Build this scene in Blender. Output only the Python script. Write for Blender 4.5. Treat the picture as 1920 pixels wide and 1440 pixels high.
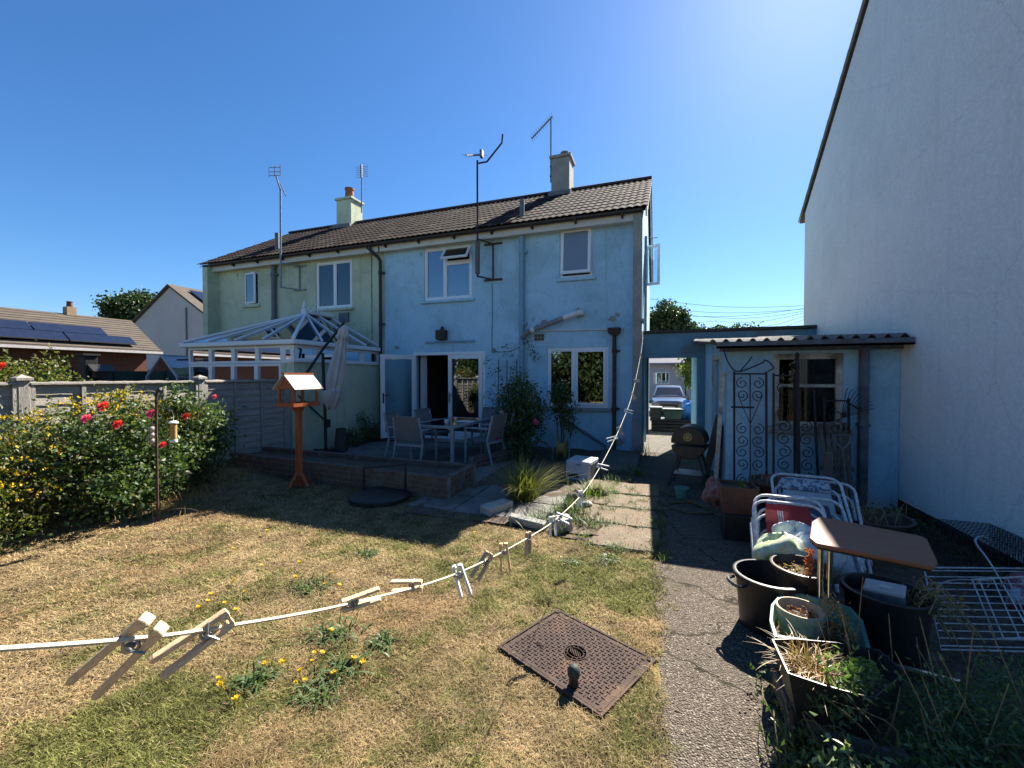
import bpy, math, random
import numpy as np
from mathutils import Vector, Matrix, Euler
R_ = math.radians
rnd = random.Random(7)
sc = bpy.context.scene
for o in list(bpy.data.objects):
    bpy.data.objects.remove(o)

# ------------------------------------------------------------------ camera
FPX, YAW, PITCH, EYE = 776.0, R_(19.64), R_(-1.1), 1.58      # focal length in photo pixels (1920 wide)
cam = bpy.data.cameras.new('camera')
cam.sensor_width = 36.0
cam.lens = 36.0 * FPX / 1920.0
cam.clip_start = 0.02
cam.clip_end = 3000
cam_o = bpy.data.objects.new('camera', cam)
sc.collection.objects.link(cam_o)
cam_o.location = (0, 0, EYE)
cam_o.rotation_euler = (math.pi / 2 + PITCH, 0, YAW)
sc.camera = cam_o

# ------------------------------------------------------------------ sky, sun, exposure
SUN_EL, SUN_AZ = R_(42.0), R_(17.3)           # azimuth measured from +Y (behind the house) towards +X
w = bpy.data.worlds.new('World')
sc.world = w
w.use_nodes = True
nt = w.node_tree
bg = nt.nodes['Background']
sky = nt.nodes.new('ShaderNodeTexSky')
sky.sky_type = 'NISHITA'
sky.sun_disc = False
sky.sun_elevation = SUN_EL
sky.sun_rotation = SUN_AZ
sky.altitude = 0
sky.air_density = 1.0
sky.dust_density = 0.25
sky.ozone_density = 8.0
hs = nt.nodes.new('ShaderNodeHueSaturation'); hs.inputs['Saturation'].default_value = 1.12      # the phone's richer blue, evenly over the whole sky
nt.links.new(sky.outputs[0], hs.inputs['Color']); nt.links.new(hs.outputs[0], bg.inputs[0])
bg.inputs[1].default_value = 0.052
sl = bpy.data.lights.new('sun', 'SUN')
sl.energy = 5.0
sl.angle = R_(0.53)
sl.color = (1.0, 0.93, 0.82)
sun = bpy.data.objects.new('sun', sl)
sc.collection.objects.link(sun)
sdir = Vector((math.sin(SUN_AZ) * math.cos(SUN_EL), math.cos(SUN_AZ) * math.cos(SUN_EL), math.sin(SUN_EL)))
sun.rotation_euler = sdir.to_track_quat('Z', 'Y').to_euler()
sun.location = (10, 40, 40)
sc.view_settings.view_transform = 'Standard'
sc.view_settings.look = 'None'
sc.view_settings.exposure = 1.75
sc.view_settings.gamma = 1.0
sc.view_settings.use_curve_mapping = False
sc.cycles.max_bounces = 6
sc.cycles.transparent_max_bounces = 16
sc.cycles.caustics_reflective = False
sc.cycles.caustics_refractive = False

# ------------------------------------------------------------------ survey helpers: photo pixel -> point on a known plane
_cy, _sy, _cp, _sp = math.cos(YAW), math.sin(YAW), math.cos(PITCH), math.sin(PITCH)
_F = Vector((-_sy * _cp, _cy * _cp, _sp)); _R = Vector((_cy, _sy, 0)); _U = _R.cross(_F)
def _pl(x, y, ax, v):
    d = _F + _R * ((x - 960) / FPX) + _U * ((720 - y) / FPX)
    o = Vector((0, 0, EYE)); t = (v - o[ax]) / d[ax]
    return o + d * t
def G(x, y, z=0.0): return _pl(x, y, 2, z)
def PX(x, y, v): return _pl(x, y, 0, v)
def PY(x, y, v): return _pl(x, y, 1, v)

# ------------------------------------------------------------------ mesh helpers
COL = sc.collection.objects
LOC = {}
class MB:
    def __init__(s): s.v = []; s.f = []
    def add(s, vs, fs):
        n = len(s.v); s.v += [tuple(p) for p in vs]; s.f += [tuple(i + n for i in f) for f in fs]; return s
    def box(s, x0, x1, y0, y1, z0, z1):
        return s.add([(x0,y0,z0),(x1,y0,z0),(x1,y1,z0),(x0,y1,z0),(x0,y0,z1),(x1,y0,z1),(x1,y1,z1),(x0,y1,z1)],
                     [(0,3,2,1),(4,5,6,7),(0,1,5,4),(1,2,6,5),(2,3,7,6),(3,0,4,7)])
    def obox(s, c, size, rot=(0,0,0)):
        M = Euler(rot).to_matrix(); c = Vector(c); a, b, d = (q / 2 for q in size)
        vs = [c + M @ Vector(p) for p in ((-a,-b,-d),(a,-b,-d),(a,b,-d),(-a,b,-d),(-a,-b,d),(a,-b,d),(a,b,d),(-a,b,d))]
        return s.add(vs, [(0,3,2,1),(4,5,6,7),(0,1,5,4),(1,2,6,5),(2,3,7,6),(3,0,4,7)])
    def bar(s, p0, p1, wd, hd, up=(0,0,1)):
        p0 = Vector(p0); p1 = Vector(p1); d = (p1 - p0).normalized(); u = Vector(up)
        if abs(d.dot(u)) > .98: u = Vector((0,1,0))
        r = d.cross(u).normalized(); u = r.cross(d)
        r = r * wd / 2; u = u * hd / 2
        vs = [p0-r-u, p0+r-u, p0+r+u, p0-r+u, p1-r-u, p1+r-u, p1+r+u, p1-r+u]
        return s.add(vs, [(3,2,1,0),(4,5,6,7),(0,1,5,4),(1,2,6,5),(2,3,7,6),(3,0,4,7)])
    def tube(s, pts, r, n=8, cap=True, closed=False):
        P = [Vector(p) for p in pts]; m = len(P); rr = r if isinstance(r, (list, tuple)) else [r] * m
        vs = []; fs = []; pu = None
        for i, p in enumerate(P):
            if closed: d = P[(i + 1) % m] - P[i - 1]
            else: d = P[min(i + 1, m - 1)] - P[max(i - 1, 0)]
            d = d.normalized() if d.length > 1e-9 else Vector((0,0,1))
            if pu is None:
                u = Vector((0,0,1)) if abs(d.z) < .9 else Vector((1,0,0))
            else: u = pu
            u = (u - d * u.dot(d)).normalized(); pu = u; q = d.cross(u)
            for k in range(n):
                a = 2 * math.pi * k / n
                vs.append(p + (u * math.cos(a) + q * math.sin(a)) * rr[i])
        for i in range(m if closed else m - 1):
            j = (i + 1) % m
            for k in range(n):
                l = (k + 1) % n
                fs.append((i*n+k, i*n+l, j*n+l, j*n+k))
        if cap and not closed:
            fs.append(tuple(range(n))[::-1]); fs.append(tuple((m-1)*n + k for k in range(n)))
        return s.add(vs, fs)
    def lathe(s, prof, n=24, c=(0,0,0), axis=None, sx=1, sy=1):
        vs = []; fs = []; c = Vector(c); m = len(prof)
        M = Matrix.Identity(3) if axis is None else Vector(axis).to_track_quat('Z', 'Y').to_matrix()
        for r, z in prof:
            for k in range(n):
                a = 2 * math.pi * k / n
                vs.append(c + M @ Vector((r * math.cos(a) * sx, r * math.sin(a) * sy, z)))
        for i in range(m - 1):
            for k in range(n):
                l = (k + 1) % n; fs.append((i*n+k, i*n+l, (i+1)*n+l, (i+1)*n+k))
        if prof[0][0] > 1e-4: fs.append(tuple(range(n))[::-1])
        if prof[-1][0] > 1e-4: fs.append(tuple((m-1)*n + k for k in range(n)))
        return s.add(vs, fs)
    def prism(s, poly, d):
        """closed polygon (3D points) pushed along vector d"""
        n = len(poly); P = [Vector(p) for p in poly]; d = Vector(d)
        return s.add(P + [p + d for p in P], [tuple(range(n))[::-1], tuple(range(n, 2*n))] + [(i, (i+1) % n, (i+1) % n + n, i + n) for i in range(n)])
    def quad(s, a, b, c, d): return s.add([a, b, c, d], [(0,1,2,3)])
    def wall(s, u0, u1, v0, v1, holes, w0, w1, m):
        """panel with rectangular openings; m maps (u, v, w) to the world; w0 is the outer face"""
        us = sorted({u0, u1, *[h[0] for h in holes], *[h[1] for h in holes]}); vs = sorted({v0, v1, *[h[2] for h in holes], *[h[3] for h in holes]})
        us = [u for u in us if u0 <= u <= u1]; vs = [v for v in vs if v0 <= v <= v1]
        def solid(i, j):
            if i < 0 or j < 0 or i >= len(us) - 1 or j >= len(vs) - 1: return False
            a = (us[i] + us[i+1]) / 2; b = (vs[j] + vs[j+1]) / 2
            return not any(h[0] < a < h[1] and h[2] < b < h[3] for h in holes)
        ix = {}; V = []; Fs = []
        def id_(i, j, k):
            if (i, j, k) not in ix:
                ix[(i, j, k)] = len(V); V.append(m(us[i], vs[j], (w0, w1)[k]))
            return ix[(i, j, k)]
        for i in range(len(us) - 1):
            for j in range(len(vs) - 1):
                if not solid(i, j): continue
                Fs.append((id_(i,j,0), id_(i+1,j,0), id_(i+1,j+1,0), id_(i,j+1,0)))
                Fs.append((id_(i,j,1), id_(i,j+1,1), id_(i+1,j+1,1), id_(i+1,j,1)))
                for di, dj, e in ((-1,0,((i,j+1),(i,j))), (1,0,((i+1,j),(i+1,j+1))), (0,-1,((i,j),(i+1,j))), (0,1,((i+1,j+1),(i,j+1)))):
                    if not solid(i + di, j + dj):
                        a, b = e; Fs.append((id_(*b,0), id_(*a,0), id_(*a,1), id_(*b,1)))
        return s.add(V, Fs)
    def mesh(s, name, loc=(0,0,0), smooth=False):
        l = Vector(loc); me = bpy.data.meshes.new(name)
        me.from_pydata([tuple(Vector(p) - l) for p in s.v], [], s.f); me.update()
        if smooth: shade(me)
        return me
    def build(s, name, mat, parent=None, smooth=False, bevel=0, seg=1):
        l = LOC.get(parent.name, Vector()) if parent else Vector()
        o = bpy.data.objects.new(name, s.mesh(name, l, smooth)); COL.link(o)
        o.data.materials.append(mat)
        if parent: o.parent = parent; LOC[o.name] = l
        if bevel: bev(o, bevel, seg)
        return o
def shade(me, ang=40):
    me.polygons.foreach_set('use_smooth', [True] * len(me.polygons))
    try: me.set_sharp_from_angle(angle=R_(ang))
    except Exception: pass
def bev(o, wd, seg=1):
    b = o.modifiers.new('bevel', 'BEVEL'); b.width = wd; b.segments = seg; b.limit_method = 'ANGLE'; b.angle_limit = R_(50)
    b.harden_normals = False
def np_obj(name, V, T, mat, parent=None, smooth=False, colors=None):
    l = LOC.get(parent.name, Vector()) if parent else Vector()
    V = np.asarray(V, np.float32) - np.array(l, np.float32); T = np.asarray(T, np.int32)
    k = T.shape[1]; me = bpy.data.meshes.new(name)
    me.vertices.add(len(V)); me.vertices.foreach_set('co', V.ravel())
    me.loops.add(T.size); me.loops.foreach_set('vertex_index', T.ravel())
    me.polygons.add(len(T)); me.polygons.foreach_set('loop_start', np.arange(0, T.size, k, dtype=np.int32))
    try: me.polygons.foreach_set('loop_total', np.full(len(T), k, dtype=np.int32))
    except Exception: pass
    if colors is not None:
        at = me.color_attributes.new('tint', 'FLOAT_COLOR', 'POINT')
        at.data.foreach_set('color', np.asarray(colors, np.float32).ravel())
    me.update(calc_edges=True); me.validate()
    if smooth: me.polygons.foreach_set('use_smooth', [True] * len(me.polygons))
    o = bpy.data.objects.new(name, me); COL.link(o); me.materials.append(mat)
    if parent: o.parent = parent; LOC[o.name] = l
    return o
def tag(o, label=None, cat=None, group=None, kind=None):
    for k, v in (('label', label), ('category', cat), ('group', group), ('kind', kind)):
        if v: o[k] = v
    return o
def thing(name, label, cat, loc=(0,0,0), group=None):
    o = bpy.data.objects.new(name, None); COL.link(o); o.location = loc; o.empty_display_size = .1
    LOC[o.name] = Vector(loc)
    return tag(o, label, cat, group)
def struct(o): o['kind'] = 'structure'; return o
def stuff(o): o['kind'] = 'stuff'; return o
def piece(name, me, parent, loc, rot=(0,0,0), scale=(1,1,1)):
    o = bpy.data.objects.new(name, me); COL.link(o); o.parent = parent
    o.location = Vector(loc) - LOC.get(parent.name, Vector()); o.rotation_euler = rot; o.scale = scale
    LOC[o.name] = LOC.get(parent.name, Vector())
    return o
def copy_tree(o, parent=None):
    c = o.copy(); COL.link(c); c.parent = parent
    for ch in o.children: copy_tree(ch, c)
    return c
def place(t, loc, rz=0, label=None, group=None):
    t.location = loc; t.rotation_euler = (0, 0, rz)
    return tag(t, label, None, group)
def arc(c, r, a0, a1, n, ax=(1,0,0), ay=(0,0,1)):
    c = Vector(c); ax = Vector(ax); ay = Vector(ay)
    return [c + ax * (r * math.cos(a0 + (a1 - a0) * i / n)) + ay * (r * math.sin(a0 + (a1 - a0) * i / n)) for i in range(n + 1)]
def smooth_pts(pts, n=6):
    P = [Vector(p) for p in pts]; out = []
    for i in range(len(P) - 1):
        a = P[max(i-1, 0)]; b = P[i]; c = P[i+1]; d = P[min(i+2, len(P)-1)]
        for k in range(n):
            t = k / n
            out.append(.5 * ((2*b) + (c-a)*t + (2*a-5*b+4*c-d)*t*t + (3*b-a-3*c+d)*t*t*t))
    return out + [P[-1]]

# ------------------------------------------------------------------ materials
def mat(name, c1, c2=None, rough=.8, scale=6, bump=0., bscale=40, metal=0., spec=.4, c3=None, fine=.25, coat=0., stretch=None, sharp=(.35,.65), world=False):
    m = bpy.data.materials.new(name); m.use_nodes = True; t = m.node_tree; N = t.nodes; L = t.links
    b = N['Principled BSDF']
    tc = N.new('ShaderNodeTexCoord'); src = tc.outputs['Object']
    if world:
        gn = N.new('ShaderNodeNewGeometry'); src = gn.outputs['Position']
    mp = N.new('ShaderNodeMapping'); L.new(src, mp.inputs[0])
    if stretch: mp.inputs['Scale'].default_value = stretch
    n1 = N.new('ShaderNodeTexNoise'); n1.inputs['Scale'].default_value = scale; n1.inputs['Detail'].default_value = 6; n1.inputs['Roughness'].default_value = .6
    L.new(mp.outputs[0], n1.inputs['Vector'])
    r = N.new('ShaderNodeValToRGB'); L.new(n1.outputs[0], r.inputs[0])
    c2 = c2 or tuple(x * .78 for x in c1)
    r.color_ramp.elements[0].position = sharp[0]; r.color_ramp.elements[1].position = sharp[1]
    r.color_ramp.elements[0].color = (*c2, 1); r.color_ramp.elements[1].color = (*c1, 1)
    out = r.outputs[0]
    if c3:
        n3 = N.new('ShaderNodeTexNoise'); n3.inputs['Scale'].default_value = scale * .45; n3.inputs['Detail'].default_value = 8
        r3 = N.new('ShaderNodeValToRGB'); r3.color_ramp.elements[0].position = .55; r3.color_ramp.elements[1].position = .68
        L.new(mp.outputs[0], n3.inputs['Vector']); L.new(n3.outputs[0], r3.inputs[0])
        mx = N.new('ShaderNodeMixRGB'); L.new(r3.outputs[0], mx.inputs[0]); L.new(out, mx.inputs[1]); mx.inputs[2].default_value = (*c3, 1); out = mx.outputs[0]
    n2 = N.new('ShaderNodeTexNoise'); n2.inputs['Scale'].default_value = bscale; n2.inputs['Detail'].default_value = 4
    L.new(mp.outputs[0], n2.inputs['Vector'])
    if fine:
        mr = N.new('ShaderNodeMapRange'); L.new(n2.outputs[0], mr.inputs[0]); mr.inputs[1].default_value = .3; mr.inputs[2].default_value = .7
        mr.inputs[3].default_value = 1 - fine; mr.inputs[4].default_value = 1 + fine * .5
        mx2 = N.new('ShaderNodeMixRGB'); mx2.blend_type = 'MULTIPLY'; mx2.inputs[0].default_value = 1
        L.new(out, mx2.inputs[1]); L.new(mr.outputs[0], mx2.inputs[2]); out = mx2.outputs[0]
    L.new(out, b.inputs['Base Color'])
    b.inputs['Roughness'].default_value = rough; b.inputs['Metallic'].default_value = metal
    b.inputs['Specular IOR Level'].default_value = spec
    if coat: b.inputs['Coat Weight'].default_value = coat
    if bump:
        bp = N.new('ShaderNodeBump'); bp.inputs['Strength'].default_value = bump; bp.inputs['Distance'].default_value = .02
        L.new(n2.outputs[0], bp.inputs['Height']); L.new(bp.outputs[0], b.inputs['Normal'])
    m['_out'] = 0
    del m['_out']
    return m
def render_mat(name, c1, c2, spot, dirt, bump=.35, grain=.84):
    """old painted render: soft mottling, repair dabs, a few damp patches, fine grain"""
    m = mat(name, c1, c2, rough=.9, scale=1.3, bump=bump, bscale=90, fine=.12, spec=.2, sharp=(.25,.75))
    t = m.node_tree; N = t.nodes; L = t.links; b = N['Principled BSDF']
    cur = b.inputs['Base Color'].links[0].from_socket
    src = [n for n in N if n.bl_idname == 'ShaderNodeMapping'][0].outputs[0]
    def masked(mask, col, cur, amt):
        mu = N.new('ShaderNodeMath'); mu.operation = 'MULTIPLY'; L.new(mask, mu.inputs[0]); mu.inputs[1].default_value = amt
        mx = N.new('ShaderNodeMixRGB'); L.new(mu.outputs[0], mx.inputs[0]); L.new(cur, mx.inputs[1]); mx.inputs[2].default_value = (*col, 1)
        return mx.outputs[0]
    wn = N.new('ShaderNodeTexNoise'); wn.inputs['Scale'].default_value = 9; L.new(src, wn.inputs['Vector'])
    ws = N.new('ShaderNodeVectorMath'); ws.operation = 'SCALE'; ws.inputs['Scale'].default_value = .12; L.new(wn.outputs['Color'], ws.inputs[0])
    wa = N.new('ShaderNodeVectorMath'); wa.operation = 'ADD'; L.new(src, wa.inputs[0]); L.new(ws.outputs[0], wa.inputs[1])
    v = N.new('ShaderNodeTexVoronoi'); v.inputs['Scale'].default_value = 1.25; L.new(wa.outputs[0], v.inputs['Vector'])
    r = N.new('ShaderNodeValToRGB'); r.color_ramp.elements[0].position = .035; r.color_ramp.elements[1].position = .085
    r.color_ramp.elements[0].color = (1,1,1,1); r.color_ramp.elements[1].color = (0,0,0,1); L.new(v.outputs['Distance'], r.inputs[0])
    cur = masked(r.outputs[0], spot, cur, .8)
    n4 = N.new('ShaderNodeTexNoise'); n4.inputs['Scale'].default_value = .9; n4.inputs['Detail'].default_value = 9; n4.inputs['Roughness'].default_value = .7; L.new(src, n4.inputs['Vector'])
    r4 = N.new('ShaderNodeValToRGB'); r4.color_ramp.elements[0].position = .47; r4.color_ramp.elements[1].position = .72; L.new(n4.outputs[0], r4.inputs[0])
    cur = masked(r4.outputs[0], dirt, cur, .8)
    mp2 = N.new('ShaderNodeMapping'); L.new(src, mp2.inputs[0]); mp2.inputs['Scale'].default_value = (5, 5, .35)
    n5 = N.new('ShaderNodeTexNoise'); n5.inputs['Scale'].default_value = 1.6; n5.inputs['Detail'].default_value = 5; L.new(mp2.outputs[0], n5.inputs['Vector'])
    r5 = N.new('ShaderNodeValToRGB'); r5.color_ramp.elements[0].position = .58; r5.color_ramp.elements[1].position = .78; L.new(n5.outputs[0], r5.inputs[0])
    cur = masked(r5.outputs[0], dirt, cur, .8)
    vc = N.new('ShaderNodeTexVoronoi'); vc.feature = 'DISTANCE_TO_EDGE'; vc.inputs['Scale'].default_value = .55; L.new(wa.outputs[0], vc.inputs['Vector'])
    rc = N.new('ShaderNodeValToRGB'); rc.color_ramp.elements[0].position = .0; rc.color_ramp.elements[1].position = .004; rc.color_ramp.elements[0].color = (1,1,1,1); rc.color_ramp.elements[1].color = (0,0,0,1); L.new(vc.outputs['Distance'], rc.inputs[0])
    cur = masked(rc.outputs[0], tuple(x * .6 for x in dirt), cur, .35)
    n6 = N.new('ShaderNodeTexNoise'); n6.inputs['Scale'].default_value = 5; n6.inputs['Detail'].default_value = 10; n6.inputs['Roughness'].default_value = .75; L.new(src, n6.inputs['Vector'])
    r6 = N.new('ShaderNodeValToRGB'); r6.color_ramp.elements[0].position = .52; r6.color_ramp.elements[1].position = .70; L.new(n6.outputs[0], r6.inputs[0])
    cur = masked(r6.outputs[0], dirt, cur, .4)
    n7 = N.new('ShaderNodeTexNoise'); n7.inputs['Scale'].default_value = 24; n7.inputs['Detail'].default_value = 6; n7.inputs['Roughness'].default_value = .7; L.new(src, n7.inputs['Vector'])
    m7 = N.new('ShaderNodeMapRange'); L.new(n7.outputs[0], m7.inputs[0]); m7.inputs[1].default_value = .3; m7.inputs[2].default_value = .7; m7.inputs[3].default_value = grain; m7.inputs[4].default_value = 1.08
    x7 = N.new('ShaderNodeMixRGB'); x7.blend_type = 'MULTIPLY'; x7.inputs[0].default_value = 1; L.new(cur, x7.inputs[1]); L.new(m7.outputs[0], x7.inputs[2]); cur = x7.outputs[0]
    L.new(cur, b.inputs['Base Color'])
    return m
def leaf_mat(name, cols, rough=.5, trans=.35):
    m = bpy.data.materials.new(name); m.use_nodes = True; t = m.node_tree; N = t.nodes; L = t.links; b = N['Principled BSDF']
    g = N.new('ShaderNodeNewGeometry'); r = N.new('ShaderNodeValToRGB'); L.new(g.outputs['Random Per Island'], r.inputs[0])
    el = r.color_ramp.elements
    for i, c in enumerate(cols):
        if i < 2: e = el[i]; e.position = i / max(1, len(cols) - 1)
        else: e = el.new(i / (len(cols) - 1))
        e.color = (*c, 1)
    for i, c in enumerate(cols): el[i].position = i / max(1, len(cols) - 1)
    for i, c in enumerate(cols): el[i].color = (*c, 1)
    L.new(r.outputs[0], b.inputs['Base Color']); b.inputs['Roughness'].default_value = rough; b.inputs['Specular IOR Level'].default_value = .35
    tr = N.new('ShaderNodeBsdfTranslucent'); mx = N.new('ShaderNodeMixShader'); mx.inputs[0].default_value = trans
    br = N.new('ShaderNodeMixRGB'); br.blend_type = 'MULTIPLY'; br.inputs[0].default_value = 1; br.inputs[2].default_value = (1.4, 1.6, .6, 1); L.new(r.outputs[0], br.inputs[1])
    L.new(br.outputs[0], tr.inputs[0]); L.new(b.outputs[0], mx.inputs[1]); L.new(tr.outputs[0], mx.inputs[2]); L.new(mx.outputs[0], N['Material Output'].inputs[0])
    return m
def glass_mat(name, tint=(.75,.8,.8), refl=.12, rough=0.0):
    m = bpy.data.materials.new(name); m.use_nodes = True; t = m.node_tree; N = t.nodes; L = t.links; N.remove(N['Principled BSDF'])
    tr = N.new('ShaderNodeBsdfTransparent'); tr.inputs[0].default_value = (*tint, 1)
    gl = N.new('ShaderNodeBsdfGlossy'); gl.inputs['Roughness'].default_value = rough; gl.inputs[0].default_value = (.95,.97,1,1)
    lw = N.new('ShaderNodeFresnel'); lw.inputs[0].default_value = 1.5
    ad = N.new('ShaderNodeMath'); ad.operation = 'ADD'; ad.use_clamp = True; ad.inputs[1].default_value = refl; L.new(lw.outputs[0], ad.inputs[0])
    mx = N.new('ShaderNodeMixShader'); L.new(ad.outputs[0], mx.inputs[0]); L.new(tr.outputs[0], mx.inputs[1]); L.new(gl.outputs[0], mx.inputs[2])
    L.new(mx.outputs[0], N['Material Output'].inputs[0]); return m
def attr_mat(name, rough=.85, trans=0., bump=0., bscale=60, spec=.2):
    m = bpy.data.materials.new(name); m.use_nodes = True; t = m.node_tree; N = t.nodes; L = t.links; b = N['Principled BSDF']
    a = N.new('ShaderNodeAttribute'); a.attribute_name = 'tint'; L.new(a.outputs[0], b.inputs['Base Color'])
    b.inputs['Roughness'].default_value = rough; b.inputs['Specular IOR Level'].default_value = spec
    if bump:
        gn = N.new('ShaderNodeNewGeometry'); n = N.new('ShaderNodeTexNoise'); n.inputs['Scale'].default_value = bscale; n.inputs['Detail'].default_value = 8; L.new(gn.outputs['Position'], n.inputs['Vector'])
        bp = N.new('ShaderNodeBump'); bp.inputs['Strength'].default_value = bump; bp.inputs['Distance'].default_value = .03; L.new(n.outputs[0], bp.inputs['Height']); L.new(bp.outputs[0], b.inputs['Normal'])
        mr = N.new('ShaderNodeMapRange'); L.new(n.outputs[0], mr.inputs[0]); mr.inputs[1].default_value = .3; mr.inputs[2].default_value = .7; mr.inputs[3].default_value = .55; mr.inputs[4].default_value = 1.2
        mx = N.new('ShaderNodeMixRGB'); mx.blend_type = 'MULTIPLY'; mx.inputs[0].default_value = 1; L.new(a.outputs[0], mx.inputs[1]); L.new(mr.outputs[0], mx.inputs[2]); L.new(mx.outputs[0], b.inputs['Base Color'])
    if trans:
        tr = N.new('ShaderNodeBsdfTranslucent'); L.new(a.outputs[0], tr.inputs[0]); mx = N.new('ShaderNodeMixShader'); mx.inputs[0].default_value = trans
        L.new(b.outputs[0], mx.inputs[1]); L.new(tr.outputs[0], mx.inputs[2]); L.new(mx.outputs[0], N['Material Output'].inputs[0])
    return m

def aggregate_mat(name, stones, cement, stain):
    """worn exposed-aggregate concrete: a bed of small stones, dust and stains"""
    m = bpy.data.materials.new(name); m.use_nodes = True; t = m.node_tree; N = t.nodes; L = t.links; b = N['Principled BSDF']; b.inputs['Roughness'].default_value = .95; b.inputs['Specular IOR Level'].default_value = .2
    g = N.new('ShaderNodeNewGeometry')
    v = N.new('ShaderNodeTexVoronoi'); v.inputs['Scale'].default_value = 105; L.new(g.outputs['Position'], v.inputs['Vector'])
    sp = N.new('ShaderNodeSeparateColor'); L.new(v.outputs['Color'], sp.inputs[0])
    r = N.new('ShaderNodeValToRGB'); L.new(sp.outputs[0], r.inputs[0]); el = r.color_ramp.elements
    while len(el) < len(stones): el.new(.5)
    for i, c in enumerate(stones): el[i].position = i / (len(stones) - 1); el[i].color = (*c, 1)
    rd = N.new('ShaderNodeValToRGB'); rd.color_ramp.elements[0].position = .42; rd.color_ramp.elements[1].position = .72; L.new(v.outputs['Distance'], rd.inputs[0])
    mx = N.new('ShaderNodeMixRGB'); L.new(rd.outputs[0], mx.inputs[0]); L.new(r.outputs[0], mx.inputs[1]); mx.inputs[2].default_value = (*cement, 1)
    n = N.new('ShaderNodeTexNoise'); n.inputs['Scale'].default_value = 2.3; n.inputs['Detail'].default_value = 9; n.inputs['Roughness'].default_value = .68; L.new(g.outputs['Position'], n.inputs['Vector'])
    rn = N.new('ShaderNodeValToRGB'); rn.color_ramp.elements[0].position = .50; rn.color_ramp.elements[1].position = .66; L.new(n.outputs[0], rn.inputs[0])
    mu = N.new('ShaderNodeMath'); mu.operation = 'MULTIPLY'; mu.inputs[1].default_value = .65; L.new(rn.outputs[0], mu.inputs[0])
    m2 = N.new('ShaderNodeMixRGB'); L.new(mu.outputs[0], m2.inputs[0]); L.new(mx.outputs[0], m2.inputs[1]); m2.inputs[2].default_value = (*stain, 1); L.new(m2.outputs[0], b.inputs['Base Color'])
    ck = N.new('ShaderNodeTexVoronoi'); ck.feature = 'DISTANCE_TO_EDGE'; ck.inputs['Scale'].default_value = 1.15; wv = N.new('ShaderNodeVectorMath'); wv.operation = 'ADD'
    wn = N.new('ShaderNodeTexNoise'); wn.inputs['Scale'].default_value = 6; wn.inputs['Detail'].default_value = 6; L.new(g.outputs['Position'], wn.inputs['Vector']); sc_ = N.new('ShaderNodeVectorMath'); sc_.operation = 'SCALE'; sc_.inputs['Scale'].default_value = .22; L.new(wn.outputs['Color'], sc_.inputs[0])
    L.new(g.outputs['Position'], wv.inputs[0]); L.new(sc_.outputs[0], wv.inputs[1]); L.new(wv.outputs[0], ck.inputs['Vector'])
    rk = N.new('ShaderNodeValToRGB'); rk.color_ramp.elements[0].position = .003; rk.color_ramp.elements[1].position = .010; rk.color_ramp.elements[0].color = (1,1,1,1); rk.color_ramp.elements[1].color = (0,0,0,1); L.new(ck.outputs['Distance'], rk.inputs[0])
    m3 = N.new('ShaderNodeMixRGB'); L.new(rk.outputs[0], m3.inputs[0]); L.new(m2.outputs[0], m3.inputs[1]); m3.inputs[2].default_value = (.03,.026,.018,1)
    mo = N.new('ShaderNodeTexNoise'); mo.inputs['Scale'].default_value = 4.2; mo.inputs['Detail'].default_value = 10; L.new(g.outputs['Position'], mo.inputs['Vector']); ro = N.new('ShaderNodeValToRGB'); ro.color_ramp.elements[0].position = .60; ro.color_ramp.elements[1].position = .70; L.new(mo.outputs[0], ro.inputs[0])
    mu2 = N.new('ShaderNodeMath'); mu2.operation = 'MULTIPLY'; mu2.inputs[1].default_value = .6; L.new(ro.outputs[0], mu2.inputs[0]); m4 = N.new('ShaderNodeMixRGB'); L.new(mu2.outputs[0], m4.inputs[0]); L.new(m3.outputs[0], m4.inputs[1]); m4.inputs[2].default_value = (.075,.075,.03,1); L.new(m4.outputs[0], b.inputs['Base Color'])
    bp = N.new('ShaderNodeBump'); bp.invert = True; bp.inputs['Strength'].default_value = .9; bp.inputs['Distance'].default_value = .012; L.new(v.outputs['Distance'], bp.inputs['Height']); L.new(bp.outputs[0], b.inputs['Normal'])
    return m
M = {}
M['blue'] = render_mat('blue painted render', (.46,.69,.83), (.38,.61,.75), (.19,.31,.36), (.25,.40,.45))
M['green'] = render_mat('sage green painted render', (.62,.68,.49), (.54,.60,.44), (.30,.35,.25), (.33,.36,.26))
M['greywall'] = render_mat('pale grey roughcast', (.88,.86,.82), (.85,.83,.79), (.77,.755,.715), (.72,.705,.665), bump=.5, grain=.93)
M['bare'] = mat('bare concrete render', (.36,.34,.30), (.26,.26,.24), scale=3, bump=.3, c3=(.22,.29,.30), rough=.95)
M['upvc'] = mat('white upvc', (.80,.81,.82), (.74,.75,.76), rough=.35, scale=2, fine=.03, spec=.5)
M['fascia'] = mat('weathered white fascia', (.66,.65,.60), (.52,.51,.47), rough=.6, scale=4, fine=.1, stretch=(.4,3,3))
M['tile'] = mat('brown concrete roof tile', (.046,.032,.027), (.024,.018,.017), rough=.95, scale=5, bump=.3, bscale=70, c3=(.095,.085,.06), world=True, spec=.15)
t_ = M['tile'].node_tree; b_ = t_.nodes['Principled BSDF']; cs_ = b_.inputs['Base Color'].links[0].from_socket
oi_ = t_.nodes.new('ShaderNodeObjectInfo'); rr_ = t_.nodes.new('ShaderNodeValToRGB'); rr_.color_ramp.elements[0].color = (.55,.55,.58,1); rr_.color_ramp.elements[1].color = (1.35,1.2,1.05,1)
e_ = rr_.color_ramp.elements.new(.85); e_.color = (1.0,.92,.85,1)
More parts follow.
